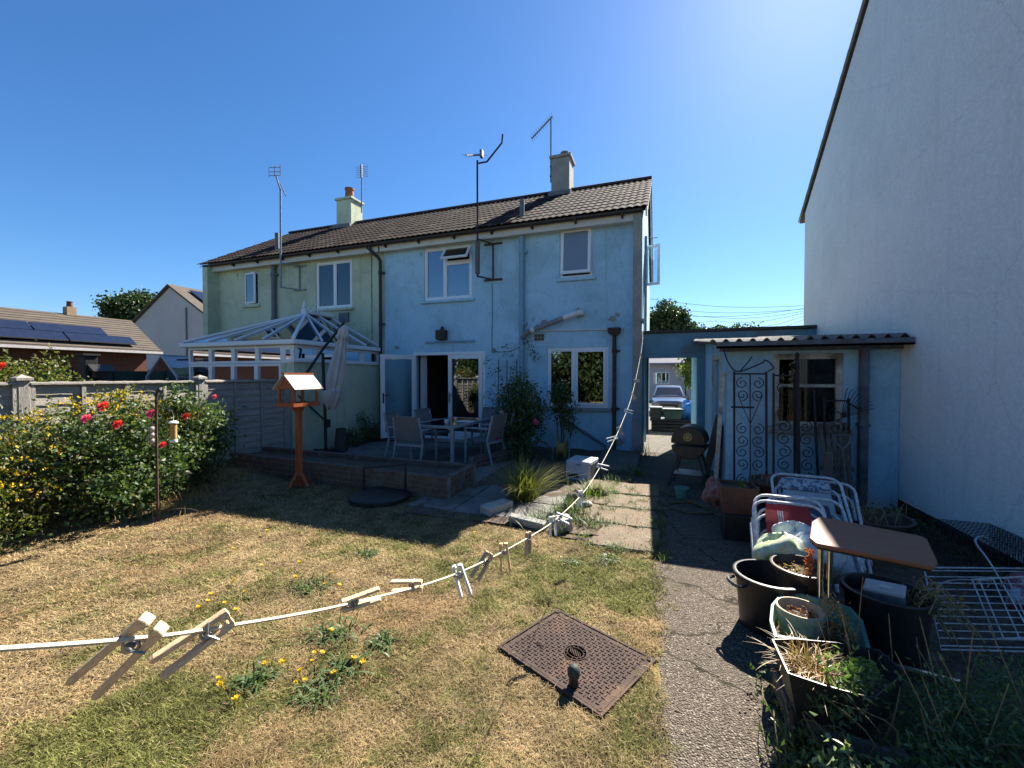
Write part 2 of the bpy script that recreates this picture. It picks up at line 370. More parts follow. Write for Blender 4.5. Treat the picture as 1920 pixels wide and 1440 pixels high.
mm_ = t_.nodes.new('ShaderNodeMixRGB'); mm_.blend_type = 'MULTIPLY'; mm_.inputs[0].default_value = 1
t_.links.new(oi_.outputs['Random'], rr_.inputs[0]); t_.links.new(cs_, mm_.inputs[1]); t_.links.new(rr_.outputs[0], mm_.inputs[2]); t_.links.new(mm_.outputs[0], b_.inputs['Base Color'])
M['ridge'] = mat('ridge tile', (.075,.06,.055), (.05,.043,.04), rough=.8, scale=8, bump=.3)
M['dark'] = mat('dark plastic', (.022,.022,.024), (.016,.016,.018), rough=.45, fine=.1)
M['black'] = mat('black painted metal', (.015,.015,.016), (.025,.02,.018), rough=.5, fine=.2)
M['gutter'] = mat('black gutter', (.025,.023,.024), (.04,.035,.035), rough=.5)
M['greypipe'] = mat('grey soil pipe', (.16,.17,.18), (.12,.13,.14), rough=.6)
M['bluepipe'] = mat('pipe painted blue', (.235,.40,.50), (.19,.33,.43), rough=.6, scale=9)
M['shedpipe'] = mat('shed pipe, old blue grey paint', (.14,.17,.20), (.09,.10,.11), rough=.7, scale=8, c3=(.10,.085,.07))
M['greyplastic'] = mat('old grey waste pipe', (.27,.255,.27), (.2,.19,.2), rough=.6)
M['whiteplastic'] = mat('white plastic', (.72,.73,.72), (.6,.61,.6), rough=.45, fine=.06)
M['rust'] = mat('rusty brown iron', (.10,.055,.035), (.05,.03,.025), rough=.85, scale=20, c3=(.16,.08,.04))
M['iron'] = mat('rusted black iron', (.022,.018,.02), (.045,.026,.02), rough=.7, scale=25)
M['steel'] = mat('galvanised steel', (.32,.33,.34), (.2,.2,.2), rough=.45, metal=.7, scale=14)
M['alloy'] = mat('aerial alloy', (.25,.25,.26), (.14,.14,.14), rough=.5, metal=.5)
M['chrome'] = mat('chrome tube', (.7,.7,.7), (.55,.5,.45), rough=.2, metal=1., fine=.05)
M['room'] = mat('dark room wall', (.20,.18,.16), (.16,.15,.13), rough=.9)
M['carpet'] = mat('room carpet', (.10,.08,.07), (.07,.06,.05), rough=1)
M['curtain'] = mat('white curtain', (.75,.77,.80), (.62,.64,.68), rough=.9, scale=3, stretch=(9,9,.3))
M['glass'] = glass_mat('window glass', (.55,.6,.62), .13)
M['clearglass'] = glass_mat('clear door glass', (.80,.86,.87), .05)
M['dullglass'] = glass_mat('dull shed glass', (.8,.8,.78), -.028)  # reflection lowered so the shed window stays dark
M['roofglass'] = glass_mat('conservatory glass', (.22,.34,.42), .22)
M['rooftint'] = glass_mat('blue tinted roof glazing', (.16,.27,.36), .22)
M['frosted'] = mat('obscured glass', (.20,.25,.31), (.185,.235,.29), rough=.22, scale=2, fine=.06, bump=.15, bscale=120, spec=.5)
M['concrete'] = mat('path concrete', (.21,.18,.145), (.14,.125,.10), rough=.95, scale=3.5, bump=.9, bscale=130, c3=(.15,.14,.115), fine=.6, world=True)
M['path'] = aggregate_mat('aggregate path', [(.055,.043,.032),(.13,.105,.08),(.20,.168,.132),(.075,.06,.047),(.36,.31,.25)], (.075,.06,.047), (.10,.085,.065))
M['slab'] = mat('worn paving slab', (.20,.15,.10), (.14,.108,.074), rough=.95, scale=5, bump=.5, bscale=80, c3=(.17,.145,.095), fine=.45, world=True)
M['patio'] = mat('patio slab', (.20,.185,.17), (.14,.13,.12), rough=.95, scale=4, bump=.4, bscale=60, c3=(.10,.11,.08), world=True)
M['soil'] = mat('dry soil', (.13,.095,.065), (.075,.055,.04), rough=1, scale=9, bump=1., bscale=35, fine=.5, world=True)
M['brick'] = mat('old brown brick', (.17,.105,.08), (.10,.07,.06), rough=.95, scale=14, bump=.6, bscale=60, c3=(.15,.155,.12), world=True)
M['mortar'] = mat('mortar', (.23,.22,.19), (.15,.15,.13), rough=1, bump=.5)
M['fencewood'] = mat('weathered grey fence wood', (.47,.43,.385), (.25,.225,.20), rough=.9, scale=3, bump=.6, bscale=25, stretch=(14,.8,14), fine=.35, world=True, sharp=(.2,.8))
M['post'] = mat('fence post wood', (.40,.37,.33), (.25,.23,.205), rough=.9, scale=4, bump=.5, bscale=25, stretch=(10,10,.8), fine=.3)
M['gravelboard'] = mat('concrete gravel board', (.22,.215,.20), (.15,.15,.14), rough=.95, bump=.3)
M['bird'] = mat('orange stained pine', (.43,.115,.03), (.27,.065,.02), rough=.55, scale=4, stretch=(9,9,.6), fine=.2, bump=.15)
M['roofboard'] = mat('bleached bird table roof', (.52,.47,.42), (.40,.33,.27), rough=.7, scale=7, fine=.15, c3=(.52,.40,.34))
M['oldwood'] = mat('bleached old timber', (.22,.185,.15), (.12,.10,.085), rough=.95, scale=4, stretch=(12,12,.7), bump=.5, bscale=30, fine=.35)
M['darkwood'] = mat('dark old timber', (.09,.07,.055), (.05,.04,.034), rough=.95, scale=4, stretch=(9,9,.7), bump=.5, fine=.3)
M['cement'] = mat('fibre cement sheet', (.23,.215,.20), (.14,.135,.13), rough=.95, scale=5, bump=.6, bscale=50, c3=(.30,.26,.20), fine=.3)
M['oldpaint'] = mat('flaking cream paint', (.66,.62,.54), (.46,.38,.28), rough=.8, scale=7, bump=.4, c3=(.22,.17,.12))
M['terra'] = mat('brown plastic planter', (.13,.058,.04), (.085,.042,.032), rough=.6, scale=9)
M['potblack'] = mat('black plastic pot', (.017,.017,.018), (.03,.028,.026), rough=.42, scale=12, fine=.3)
M['potbrown'] = mat('brown glazed pot', (.075,.05,.032), (.045,.032,.024), rough=.35, scale=9, c3=(.11,.085,.05))
M['potcream'] = mat('cream stone pot', (.50,.43,.29), (.36,.30,.20), rough=.7, scale=9, bump=.2)
M['potgreen'] = mat('faded green plastic', (.10,.27,.22), (.065,.19,.16), rough=.5, scale=10, c3=(.16,.33,.27))
M['teak'] = mat('brown laminate', (.30,.115,.058), (.25,.095,.05), rough=.45, scale=3, stretch=(1,8,8), fine=.12, world=True)
M['greymetal'] = mat('grey powder coated aluminium', (.30,.32,.34), (.26,.28,.30), rough=.5, fine=.08)
M['mesh'] = mat('taupe textilene', (.20,.195,.195), (.165,.16,.165), rough=.85, bscale=400, bump=.2, fine=.3)
M['tableglass'] = mat('dark table glass', (.018,.02,.022), (.014,.015,.017), rough=.05, fine=0, spec=.8)
M['parasol'] = mat('grey parasol fabric', (.54,.525,.51), (.45,.44,.43), rough=.95, scale=5, bscale=200, bump=.15)
M['peg'] = mat('peg wood', (.74,.53,.31), (.58,.40,.23), rough=.75, scale=60, stretch=(1,1,.25), bscale=500, bump=.2, fine=.2)
M['pegold'] = mat('grey weathered peg wood', (.48,.38,.26), (.33,.26,.18), rough=.85, scale=60, bscale=500, fine=.25)
M['line'] = mat('cream washing line', (.66,.60,.45), (.54,.49,.36), rough=.6, scale=90, bscale=900, bump=.3, fine=.15)
M['cover'] = mat('rusted cast iron', (.088,.060,.050), (.06,.043,.037), rough=.85, scale=9, bump=.4, bscale=160, c3=(.125,.077,.055), fine=.35, spec=.2)
M['coverdark'] = mat('dirt in cast iron', (.035,.025,.022), (.05,.035,.03), rough=1)
M['knob'] = mat('mossy dark green metal', (.05,.06,.05), (.025,.03,.025), rough=.6, scale=40, bscale=300, bump=.3)
M['solar'] = mat('solar panel', (.016,.022,.045), (.012,.017,.036), rough=.18, fine=.05, spec=.6)
M['bungroof'] = mat('brown far roof', (.095,.075,.058), (.065,.052,.043), rough=.9, scale=3, c3=(.125,.10,.07), world=True, stretch=(3,1,12))
M['bagwhite'] = mat('white plastic sack', (.62,.66,.68), (.42,.50,.56), rough=.4, scale=12, c3=(.35,.46,.52))
M['baggreen'] = mat('lime and white sack', (.66,.70,.60), (.36,.48,.16), rough=.4, scale=14)
M['red'] = mat('red deckchair canvas', (.42,.035,.035), (.34,.03,.03), rough=.8, scale=9, bscale=200, bump=.1)
M['cream'] = mat('off white canvas', (.45,.45,.43), (.36,.365,.36), rough=.9, scale=6, bscale=200)
M['stripe'] = mat('blue grey patterned canvas', (.42,.45,.48), (.10,.14,.19), rough=.9, scale=28, sharp=(.46,.52))
M['chairwhite'] = mat('white painted tube', (.68,.70,.72), (.5,.5,.5), rough=.4, scale=20)
M['wire'] = mat('dull coated wire', (.58,.59,.60), (.36,.36,.36), rough=.6, scale=30)
M['navy'] = mat('navy padded canvas', (.06,.075,.12), (.045,.055,.09), rough=.9)
M['bluebag'] = mat('bright blue tarp', (.03,.19,.55), (.02,.12,.38), rough=.4, scale=6)
M['binlid'] = mat('dark green storage box', (.025,.055,.04), (.018,.04,.03), rough=.5)
M['carblue'] = mat('pale blue car paint', (.15,.18,.22), (.14,.17,.21), rough=.12, fine=0, coat=1., metal=.4)
M['tyre'] = mat('tyre rubber', (.02,.02,.02), (.015,.015,.015), rough=.9)
M['lamp'] = mat('headlamp lens', (.6,.62,.64), (.5,.5,.5), rough=.1, fine=0)
M['plate'] = mat('white number plate', (.75,.75,.74), (.7,.7,.7), rough=.4, fine=0)
M['bark'] = mat('bark', (.11,.08,.055), (.06,.045,.033), rough=1, scale=9, bump=.7, stretch=(6,6,1))
M['stem'] = mat('green brown stem', (.14,.12,.05), (.09,.075,.035), rough=.9)
M['drystem'] = mat('dead straw stems', (.42,.29,.13), (.28,.18,.08), rough=.95, scale=30)
M['leafdark'] = leaf_mat('rose leaf', [(.025,.055,.018), (.045,.085,.028), (.07,.115,.04), (.11,.155,.065), (.10,.085,.04)], rough=.5, trans=.3)
M['leafyel'] = leaf_mat('hypericum leaf', [(.055,.075,.018), (.09,.11,.025), (.14,.15,.035), (.17,.14,.045)], trans=.3)
M['petaly'] = leaf_mat('yellow petal', [(.62,.40,.01), (.70,.48,.02), (.55,.33,.01)], trans=.3)
M['petalr'] = leaf_mat('coral red petal', [(.68,.035,.05), (.75,.07,.07), (.58,.02,.04)], trans=.3)
M['petalp'] = leaf_mat('pink petal', [(.72,.07,.22), (.75,.14,.30), (.66,.05,.16)], trans=.3)
M['petalpale'] = leaf_mat('pale pink petal', [(.72,.30,.30), (.76,.40,.38)], trans=.3)
M['leaftree'] = leaf_mat('tree leaf', [(.022,.042,.014), (.035,.062,.018), (.055,.085,.024)], trans=.2)
M['leaflight'] = leaf_mat('light green leaf', [(.06,.10,.02), (.10,.15,.03), (.14,.19,.045)], trans=.4)  # lighter green leaf tones, varied leaf by leaf
M['leafgrey'] = leaf_mat('grey green leaf', [(.07,.125,.05), (.11,.17,.075), (.17,.23,.12)], rough=.35, trans=.4)  # lightened so the leaf colour carries some whitish sun glint
M['leafdead'] = leaf_mat('dead leaf', [(.30,.19,.08), (.40,.27,.12), (.22,.13,.06)], trans=.25)
M['sedge'] = leaf_mat('sedge blade', [(.10,.12,.03), (.16,.17,.045), (.24,.22,.07)], trans=.3)
M['weed'] = leaf_mat('weed leaf', [(.045,.075,.025), (.07,.11,.035), (.095,.14,.05)], trans=.25)
M['rockwhite'] = mat('pale stone', (.52,.49,.43), (.36,.33,.28), rough=.95, scale=12, bump=.5)
M['micro'] = mat('pale grey appliance enamel', (.47,.48,.50), (.41,.42,.44), rough=.4, scale=6, fine=.06)
M['bbq'] = mat('soot black grill', (.016,.016,.018), (.03,.03,.032), rough=.4, scale=14)
M['brass'] = mat('tarnished vent disc', (.36,.28,.13), (.24,.18,.09), rough=.45, metal=.5)
M['seed'] = mat('bird seed', (.48,.33,.10), (.30,.19,.06), rough=.9, scale=90, sharp=(.4,.6))
M['suet'] = mat('pale suet balls', (.55,.50,.42), (.36,.31,.25), rough=.95, scale=60)
M['farwhite'] = mat('far pale wall', (.58,.55,.55), (.52,.49,.49), rough=.9)
M['farroof'] = mat('pale lilac grey roof', (.30,.29,.34), (.26,.25,.30), rough=.7, scale=2)
M['gablewall'] = mat('far grey render', (.46,.44,.46), (.41,.395,.41), rough=.95, scale=.8)
M['darkbrick'] = mat('far dark brick', (.15,.062,.045), (.11,.048,.036), rough=.95, scale=8, fine=.35, bscale=30)
# ================================================================== GROUND
def vnoise(x, y, s, seed):
    rg = np.random.default_rng(seed); T = rg.random((64, 64)); x = np.asarray(x) / s + 100; y = np.asarray(y) / s + 100
    xi = np.floor(x).astype(int); yi = np.floor(y).astype(int); fx = x - xi; fy = y - yi
    fx = fx*fx*(3-2*fx); fy = fy*fy*(3-2*fy)
    a = T[xi % 64, yi % 64]; b = T[(xi+1) % 64, yi % 64]; c = T[xi % 64, (yi+1) % 64]; d = T[(xi+1) % 64, (yi+1) % 64]
    return (a*(1-fx)+b*fx)*(1-fy) + (c*(1-fx)+d*fx)*fy
GREEN = [((250,1400),.42,.55), ((60,1420),.40,.5), ((420,1320),.30,.45), ((640,1260),.22,.5), ((560,1400),.3,.35), ((900,1025),.45,.55), ((1120,1080),.42,.5), ((1020,1060),.4,.4),
         ((1215,1010),.25,.5), ((1150,1370),.15,.3), ((760,1230),.2,.2), ((360,1170),.25,.35), ((590,1090),.25,.3), ((700,1020),.3,.3), ((950,1400),.2,.25), ((1205,1120),.2,.35), ((250,1060),.4,.22), ((520,960),.4,.25), ((900,1330),.15,.35), ((1080,990),.3,.5)]
GSP = [(G(*p), r, s) for p, r, s in GREEN]
def greenness(x, y):
    g = .12 + .60 * (vnoise(x, y, .55, 1) - .5) + .75 * (vnoise(x, y, .19, 2) - .5) + .55 * (vnoise(x, y, .07, 3) - .5)
    for p, r, s in GSP: g = g + .85 * s * np.exp(-((x - p.x)**2 + (y - p.y)**2) / (2 * r * r))
    return np.clip(g, 0, 1)
def lawn_tint(x, y, seed, spread=.16):
    g = greenness(x, y)[:, None]; rg = np.random.default_rng(seed); k = rg.random((len(x), 1)); k2 = rg.random((len(x), 1))
    dry = np.array([.42,.285,.13]) * (1 - k) + np.array([.58,.45,.25]) * k
    rust = np.array([.40,.235,.11]); red = np.clip(vnoise(x, y, .8, 9)[:, None] * 1.6 - .6, 0, 1)
    dry = dry * (1 - .6 * red) + rust * .6 * red
    grn = np.array([.165,.18,.045]) * (1 - k2) + np.array([.32,.315,.10]) * k2
    sel = np.clip((g - .28 + (rg.random((len(x), 1)) - .5) * .7) * 2.2, 0, 1)
    c = dry * (1 - sel) + grn * sel
    c = c * .66 * (.72 + .56 * vnoise(x, y, .11, 8)[:, None]) * (.85 + .3 * vnoise(x, y, .45, 10)[:, None])
    c = c * (1 - spread + 2 * spread * rg.random((len(x), 1)))
    return np.concatenate([np.clip(c, 0, 1), np.ones((len(x), 1))], 1)
gr = MB(); gr.quad((-600,-60,-.45), (600,-60,-.45), (600,1500,-.45), (-600,1500,-.45))
struct(gr.build('ground', mat('far ground', (.17,.15,.08), (.11,.11,.055), rough=1, scale=.4, world=True)))
nx, ny = 240, 210
xs = np.linspace(-7.3, .10, nx); ys = np.linspace(-1.2, 5.55, ny); X_, Y_ = np.meshgrid(xs, ys, indexing='ij')
Z_ = .012 * (vnoise(X_, Y_, .5, 5) - .5) + .006 * (vnoise(X_, Y_, .12, 6) - .5) - .004
Z_ = Z_ + .12 * np.clip((-5.6 - X_) / 1.2, 0, 1)
V = np.stack([X_.ravel(), Y_.ravel(), Z_.ravel()], 1)
idx = np.arange(nx * ny).reshape(nx, ny)
T = np.stack([idx[:-1,:-1].ravel(), idx[1:,:-1].ravel(), idx[1:,1:].ravel(), idx[:-1,1:].ravel()], 1)
tc_ = lawn_tint(V[:,0], V[:,1], 3, .1); tc_[:, :3] *= .72
struct(np_obj('lawn', V, T, attr_mat('dry lawn turf', bump=.9, bscale=70, rough=1), smooth=True, colors=tc_))

# unseen rest of the parched lawn, added for bounce light on the walls
nb = 60; xb_, yb_ = np.meshgrid(np.linspace(-7.3, 6.0, nb), np.linspace(-12, -1.2, nb), indexing='ij'); Vb = np.stack([xb_.ravel(), yb_.ravel(), .01 * (vnoise(xb_.ravel(), yb_.ravel(), .5, 5) - .5) - .006], 1)
ib = np.arange(nb * nb).reshape(nb, nb); Tb = np.stack([ib[:-1,:-1].ravel(), ib[1:,:-1].ravel(), ib[1:,1:].ravel(), ib[:-1,1:].ravel()], 1)
struct(np_obj('back_lawn', Vb, Tb, attr_mat('dry back lawn', bump=.9, bscale=70, rough=1), smooth=True, colors=lawn_tint(Vb[:,0], Vb[:,1], 4, .1)))
# path beside the shed, and the trodden earth under the clutter
jl = [(-.015 + .035 * (rnd.random() - .5) + .03 * math.sin(y_ * 3.1), y_, .004) for y_ in [6.30 - .06 * k for k in range(1, 121)]]
p = MB(); p.add([(.36,-1,.004),(.40,1.4,.004),(.62,2.6,.004),(.80,3.4,.004),(.85,6.1,.004),(.85,9.0,.004),(-.34,9.0,.004),(-.34,6.35,.004),(-.015,6.30,.004)] + jl, [tuple(range(129))])
struct(p.build('concrete_path', M['path']))
p = MB(); p.box(-.34, .85, 9.0, 14.4, -.45, .006); struct(p.build('side_passage', M['concrete']))
p = MB()
nx2, ny2 = 60, 70; xs2 = np.linspace(.30, 2.75, nx2); ys2 = np.linspace(-1, 6.2, ny2); A, B = np.meshgrid(xs2, ys2, indexing='ij')
Zs = .03 * (vnoise(A, B, .3, 15) - .5) + .02 * (vnoise(A, B, .09, 16) - .5) - .03 + .02 * np.clip((A - .9), 0, 1)
V = np.stack([A.ravel(), B.ravel(), Zs.ravel()], 1); idx = np.arange(nx2 * ny2).reshape(nx2, ny2)
T = np.stack([idx[:-1,:-1].ravel(), idx[1:,:-1].ravel(), idx[1:,1:].ravel(), idx[:-1,1:].ravel()], 1)
struct(np_obj('bare_earth', V, T, M['soil'], smooth=True))
# flower bed between patio and lawn, with mounded soil
nx2, ny2 = 50, 50; xs2 = np.linspace(-2.75, -.32, nx2); ys2 = np.linspace(4.05, 8.9, ny2); A, B = np.meshgrid(xs2, ys2, indexing='ij')
Zs = .05 * (vnoise(A, B, .35, 25) - .5) + .03 * (vnoise(A, B, .1, 26) - .5) + .015
V = np.stack([A.ravel(), B.ravel(), Zs.ravel()], 1); idx = np.arange(nx2 * ny2).reshape(nx2, ny2)
T = np.stack([idx[:-1,:-1].ravel(), idx[1:,:-1].ravel(), idx[1:,1:].ravel(), idx[:-1,1:].ravel()], 1)
struct(np_obj('flower_bed', V, T, M['soil'], smooth=True))

def slab_mesh(name, w, d, h, m, seed, jit=.012, n=4):
    r = random.Random(seed); b = MB()
    ring = []
    for k in range(4):
        (ax, ay), (bx, by) = [((-w,-d),(w,-d)), ((w,-d),(w,d)), ((w,d),(-w,d)), ((-w,d),(-w,-d))][k]
        for i in range(n):
            t = i / n; ring.append((ax/2*(1-t)+bx/2*t + r.uniform(-jit, jit), ay/2*(1-t)+by/2*t + r.uniform(-jit, jit)))
    k = len(ring); top = [(x*.975, y*.975, h) for x, y in ring]; mid = [(x, y, h - .008) for x, y in ring]; bot = [(x, y, -.03) for x, y in ring]
    b.add(top + mid + bot, [tuple(range(k))] + [(k+i, k+(i+1) % k, (i+1) % k, i) for i in range(k)] + [(2*k+i, 2*k+(i+1) % k, k+(i+1) % k, k+i) for i in range(k)])
    me = b.mesh(name); me.materials.append(m); return me
# patio in the shade of the house
pt = MB(); pt.box(-6.80, -2.45, 5.45, 8.92, -.05, .0); patio = struct(pt.build('patio', M['soil']))
sm = [slab_mesh('slab', .59, .59, .02, M['patio'], i) for i in range(5)]
for i in range(7):
    for j in range(6):
        x = -6.48 + i * .61; y = 5.78 + j * .61
        if y < 8.7: piece('slab', sm[rnd.randrange(5)], patio, (x, y, .002 + rnd.uniform(0, .006)), (rnd.uniform(-.008,.008), rnd.uniform(-.008,.008), rnd.choice((0, math.pi/2, math.pi))))
for i in range(3):
    for j in range(2):
        piece('slab', sm[rnd.randrange(5)], patio, (-2.52 + i * .61 - .05, 5.15 - j * .61 + .02, .003), (0, 0, rnd.choice((0, math.pi))))
# lit stepping slabs between bed and path
sp = MB(); sp.quad((-1.02,3.95,.006), (.0,3.95,.006), (.0,6.28,.006), (-.9,6.28,.006)); steps = struct(sp.build('worn_paving', M['soil']))
sm2 = [slab_mesh('slab', .60, .56, .02, M['slab'], 40 + i, .03, 5) for i in range(4)]
for i, (x, y, s) in enumerate([(-.31,4.12,1), (-.33,4.72,1.02), (-.31,5.32,1), (-.30,5.92,1), (-.86,4.75,.62), (-.80,5.95,.7), (-.78,5.38,.6)]):
    piece('slab', sm2[i % 4], steps, (x, y, .008), (rnd.uniform(-.015,.015), rnd.uniform(-.015,.015), rnd.uniform(-.04,.04)), (s, 1, 1))
# raised concrete strip along the house corner
cs = MB(); cs.prism([(-1.05,6.95,.0), (-.36,6.75,.0), (-.345,8.6,.0), (-1.1,8.75,.0)], (0,0,.07)); struct(cs.build('concrete_step', M['concrete'], bevel=.01))

# ================================================================== HOUSES
FY, EAVE, RIDGE_Y, RIDGE_Z, EY = 8.9, 4.93, 11.9, 6.92, 8.58        # facade, tile eave height, ridge, eave edge
SL = math.atan2(RIDGE_Z - EAVE, RIDGE_Y - EY)
def W(u, v, w): return (u, w, v)                                       # walls along X
def WX(u, v, w): return (w, u, v)                                      # walls along Y
def tile_mesh():
    b = MB(); n = 12; w = .296; L = .385
    def prof(t):
        q = (t * 2) % 1.0
        return .018 * max(0, math.sin(q * math.pi)) ** 1.4
    top0 = [(-w/2 + w*i/n, 0, prof(i/n) + .016) for i in range(n+1)]; top1 = [(x, L, z - .010) for x, _, z in top0]; lip = [(x, .004, z - .018) for x, _, z in top0]
    k = n + 1
    b.add(top0 + top1 + lip, [(i, i+1, k+i+1, k+i) for i in range(n)] + [(2*k+i, 2*k+i+1, i+1, i) for i in range(n)])
    me = b.mesh('tile'); me.materials.append(M['tile']); return me
TILE = tile_mesh()
def ridge_mesh():
    b = MB(); n = 8; pts = [(.11 * math.cos(a), .11 * math.sin(a) * .8) for a in [math.pi * i / n for i in range(n+1)]]
    b.add([(-.22, y, z) for y, z in pts] + [(.22, y, z) for y, z in pts], [(i, i+1, n+2+i, n+1+i) for i in range(n)])
    b.add([(-.22, 0, 0)] + [(-.22, y, z) for y, z in pts], [(0, i+2, i+1) for i in range(n)]); b.add([(.22, 0, 0)] + [(.22, y, z) for y, z in pts], [(0, i+1, i+2) for i in range(n)])
    me = b.mesh('ridge_tile', smooth=True); me.materials.append(M['ridge']); return me
RIDGE = ridge_mesh()
def gable_roof(house, x0, x1):
    """front slope of single tiles over a deck, plain back slope, ridge tiles"""
    d = MB(); oy = .02
    d.add([(x0,EY,EAVE-.03),(x1,EY,EAVE-.03),(x1,RIDGE_Y,RIDGE_Z-.03),(x0,RIDGE_Y,RIDGE_Z-.03),(x0,2*RIDGE_Y-EY,EAVE-.03),(x1,2*RIDGE_Y-EY,EAVE-.03)], [(0,1,2,3),(3,2,5,4)])
    d.add([(x0,EY,EAVE-.10),(x1,EY,EAVE-.10),(x1,RIDGE_Y,RIDGE_Z-.10),(x0,RIDGE_Y,RIDGE_Z-.10),(x0,2*RIDGE_Y-EY,EAVE-.10),(x1,2*RIDGE_Y-EY,EAVE-.10)], [(3,2,1,0),(4,5,2,3)])
    roof = d.build('roof', M['ridge'], house)
    n = round((x1 - x0) / .297); step = (x1 - x0) / n; slope = math.hypot(RIDGE_Y - EY, RIDGE_Z - EAVE); rows = 11; g = slope / rows
    for j in range(rows):
        for i in range(n):
            s = j * g - .03
            piece('tile', TILE, roof, (x0 + step * (i + .5), EY + s * math.cos(SL), EAVE + s * math.sin(SL) - .012), (SL - .012 + rnd.uniform(-.004,.004), rnd.uniform(-.003,.003), rnd.uniform(-.003,.003)), (step / .296, 1, 1))
    m = round((x1 - x0) / .43); st = (x1 - x0) / m
    for i in range(m): piece('ridge_tile', RIDGE, roof, (x0 + st * (i + .5), RIDGE_Y, RIDGE_Z - .02), (0, 0, 0), (st / .435, 1, 1))
    return roof
def chimney(roof, x0, x1, y0, y1, z0, z1, m, pot):
    c = MB(); c.box(x0, x1, y0, y1, z0, z1 - .06); ch = c.build('chimney', m, roof, bevel=.01)
    c = MB(); c.box(x0 - .05, x1 + .05, y0 - .05, y1 + .05, z1 - .06, z1 + .02); c.build('chimney_cap', m, roof, bevel=.015)
    cx, cy = (x0 + x1) / 2 + pot[0], (y0 + y1) / 2; c = MB(); r, h = pot[1], pot[2]
    if pot[3] == 'pot': c.lathe([(r*1.05, 0), (r, h*.12), (r*.93, h*.85), (r*1.08, h*.87), (r*1.08, h), (r*.8, h), (r*.75, h*.6), (0, h*.6)], 20, (cx, cy, z1 + .02)); c.build('chimney_pot', mat('terracotta pot', (.33,.12,.06), (.24,.09,.05), rough=.9), roof, smooth=True)
    else: c.lathe([(r, 0), (r, h*.5), (r*.85, h*.85), (r*.4, h), (0, h)], 20, (cx, cy, z1 + .02)); c.build('chimney_cowl', mat('rusty cowl', (.20,.14,.11), (.15,.1,.08), rough=.9), roof, smooth=True)
    c = MB(); c.box(x0 - .04, x1 + .04, y0 - .12, y0 - .015, z0 + (y0 - EY) * math.tan(SL) * 0 + .0, z0 + .16) ; return ch
def casement(house, x0, x1, z0, z1, yf, mull=(), trans=(), glass=None, fr=.06, sill=True, sillm=None, name='window'):
    """fixed frame with mullions; returns frame part. yf: outer face of the frame"""
    f = MB(); dpt = .07
    cells = [x0, *mull, x1]
    holes = []
    for a, b in zip(cells[:-1], cells[1:]):
        tz = [t for (i, t) in trans if i == cells.index(a)]
        zz = [z0, *tz, z1]
        for c, d in zip(zz[:-1], zz[1:]):
            holes.append((a + (fr if a == x0 else fr*.5), b - (fr if b == x1 else fr*.5), c + (fr if c == z0 else fr*.5), d - (fr if d == z1 else fr*.5)))
    f.wall(x0, x1, z0, z1, holes, yf, yf + dpt, W)
    win = f.build(name, M['upvc'], house, bevel=.008)
    for h in holes:
        g = MB(); g.box(h[0]-.004, h[1]+.004, yf+.03, yf+.036, h[2]-.004, h[3]+.004); g.build('pane', glass or M['glass'], win)
        b = MB(); i = .022; b.wall(h[0]-.002, h[1]+.002, h[2]-.002, h[3]+.002, [(h[0]+i, h[1]-i, h[2]+i, h[3]-i)], yf+.012, yf+.029, W); b.build('glazing_bead', M['upvc'], win)
    if sill:
        s = MB(); s.box(x0 - .07, x1 + .07, yf - .09, yf + .02, z0 - .07, z0 - .004); s.build('sill', sillm or M['upvc'], win, bevel=.008)
    return win, holes
def sash(win, hinge, wd, hd, axis, ang, glass, th=.045, fr=.055):
    """an opened leaf: axis 'top','left','right'; hinge = the outer top-left corner point"""
    f = MB(); f.wall(0, wd, -hd, 0, [(fr, wd-fr, -hd+fr, -fr)], 0, th, W)
    o = f.build('sash', M['upvc'], None, bevel=.006); g = MB(); g.box(fr-.004, wd-fr+.004, th*.4, th*.55, -hd+fr-.004, -fr+.004); q = g.build('pane', glass, None)
    q.parent = o; o.parent = win; o.location = Vector(hinge) - LOC[win.name]
    if axis == 'top': o.rotation_euler = (-ang, 0, 0)
    elif axis == 'left': o.rotation_euler = (0, 0, -ang)
    else: o.rotation_euler = (0, 0, ang)
    return o
def pipe(house, name, pts, r, m, clips=()):
    c = MB(); c.tube(pts, r, 12)
    for z in clips:
        p0 = Vector(pts[-1]); c.tube([(p0.x, p0.y, z - .05), (p0.x, p0.y, z + .05)], r * 1.22, 12); c.box(p0.x + r, p0.x + r + .07, p0.y - .01, p0.y + .05, z - .02, z + .02)
    return c.build(name, m, house, smooth=True)

# ---------------------------------------------------------------- blue house
bh = thing('blue_house', 'pale blue rendered house with french doors, right half of the pair', 'house', (-3.5, 11.9, 0))
X0, X1 = -6.64, -.52
hb = (-5.47, -4.18, 3.42, 4.70); hba = (-2.07, -1.36, 3.70, 4.78); hk = (-2.35, -1.02, .90, 2.20); hd = (-5.79, -3.84, .06, 2.16)
b = MB(); b.wall(X0, X1, -.05, 4.86, [hb, hba, hk, hd], FY, FY + .25, W); b.build('wall', M['blue'], bh)
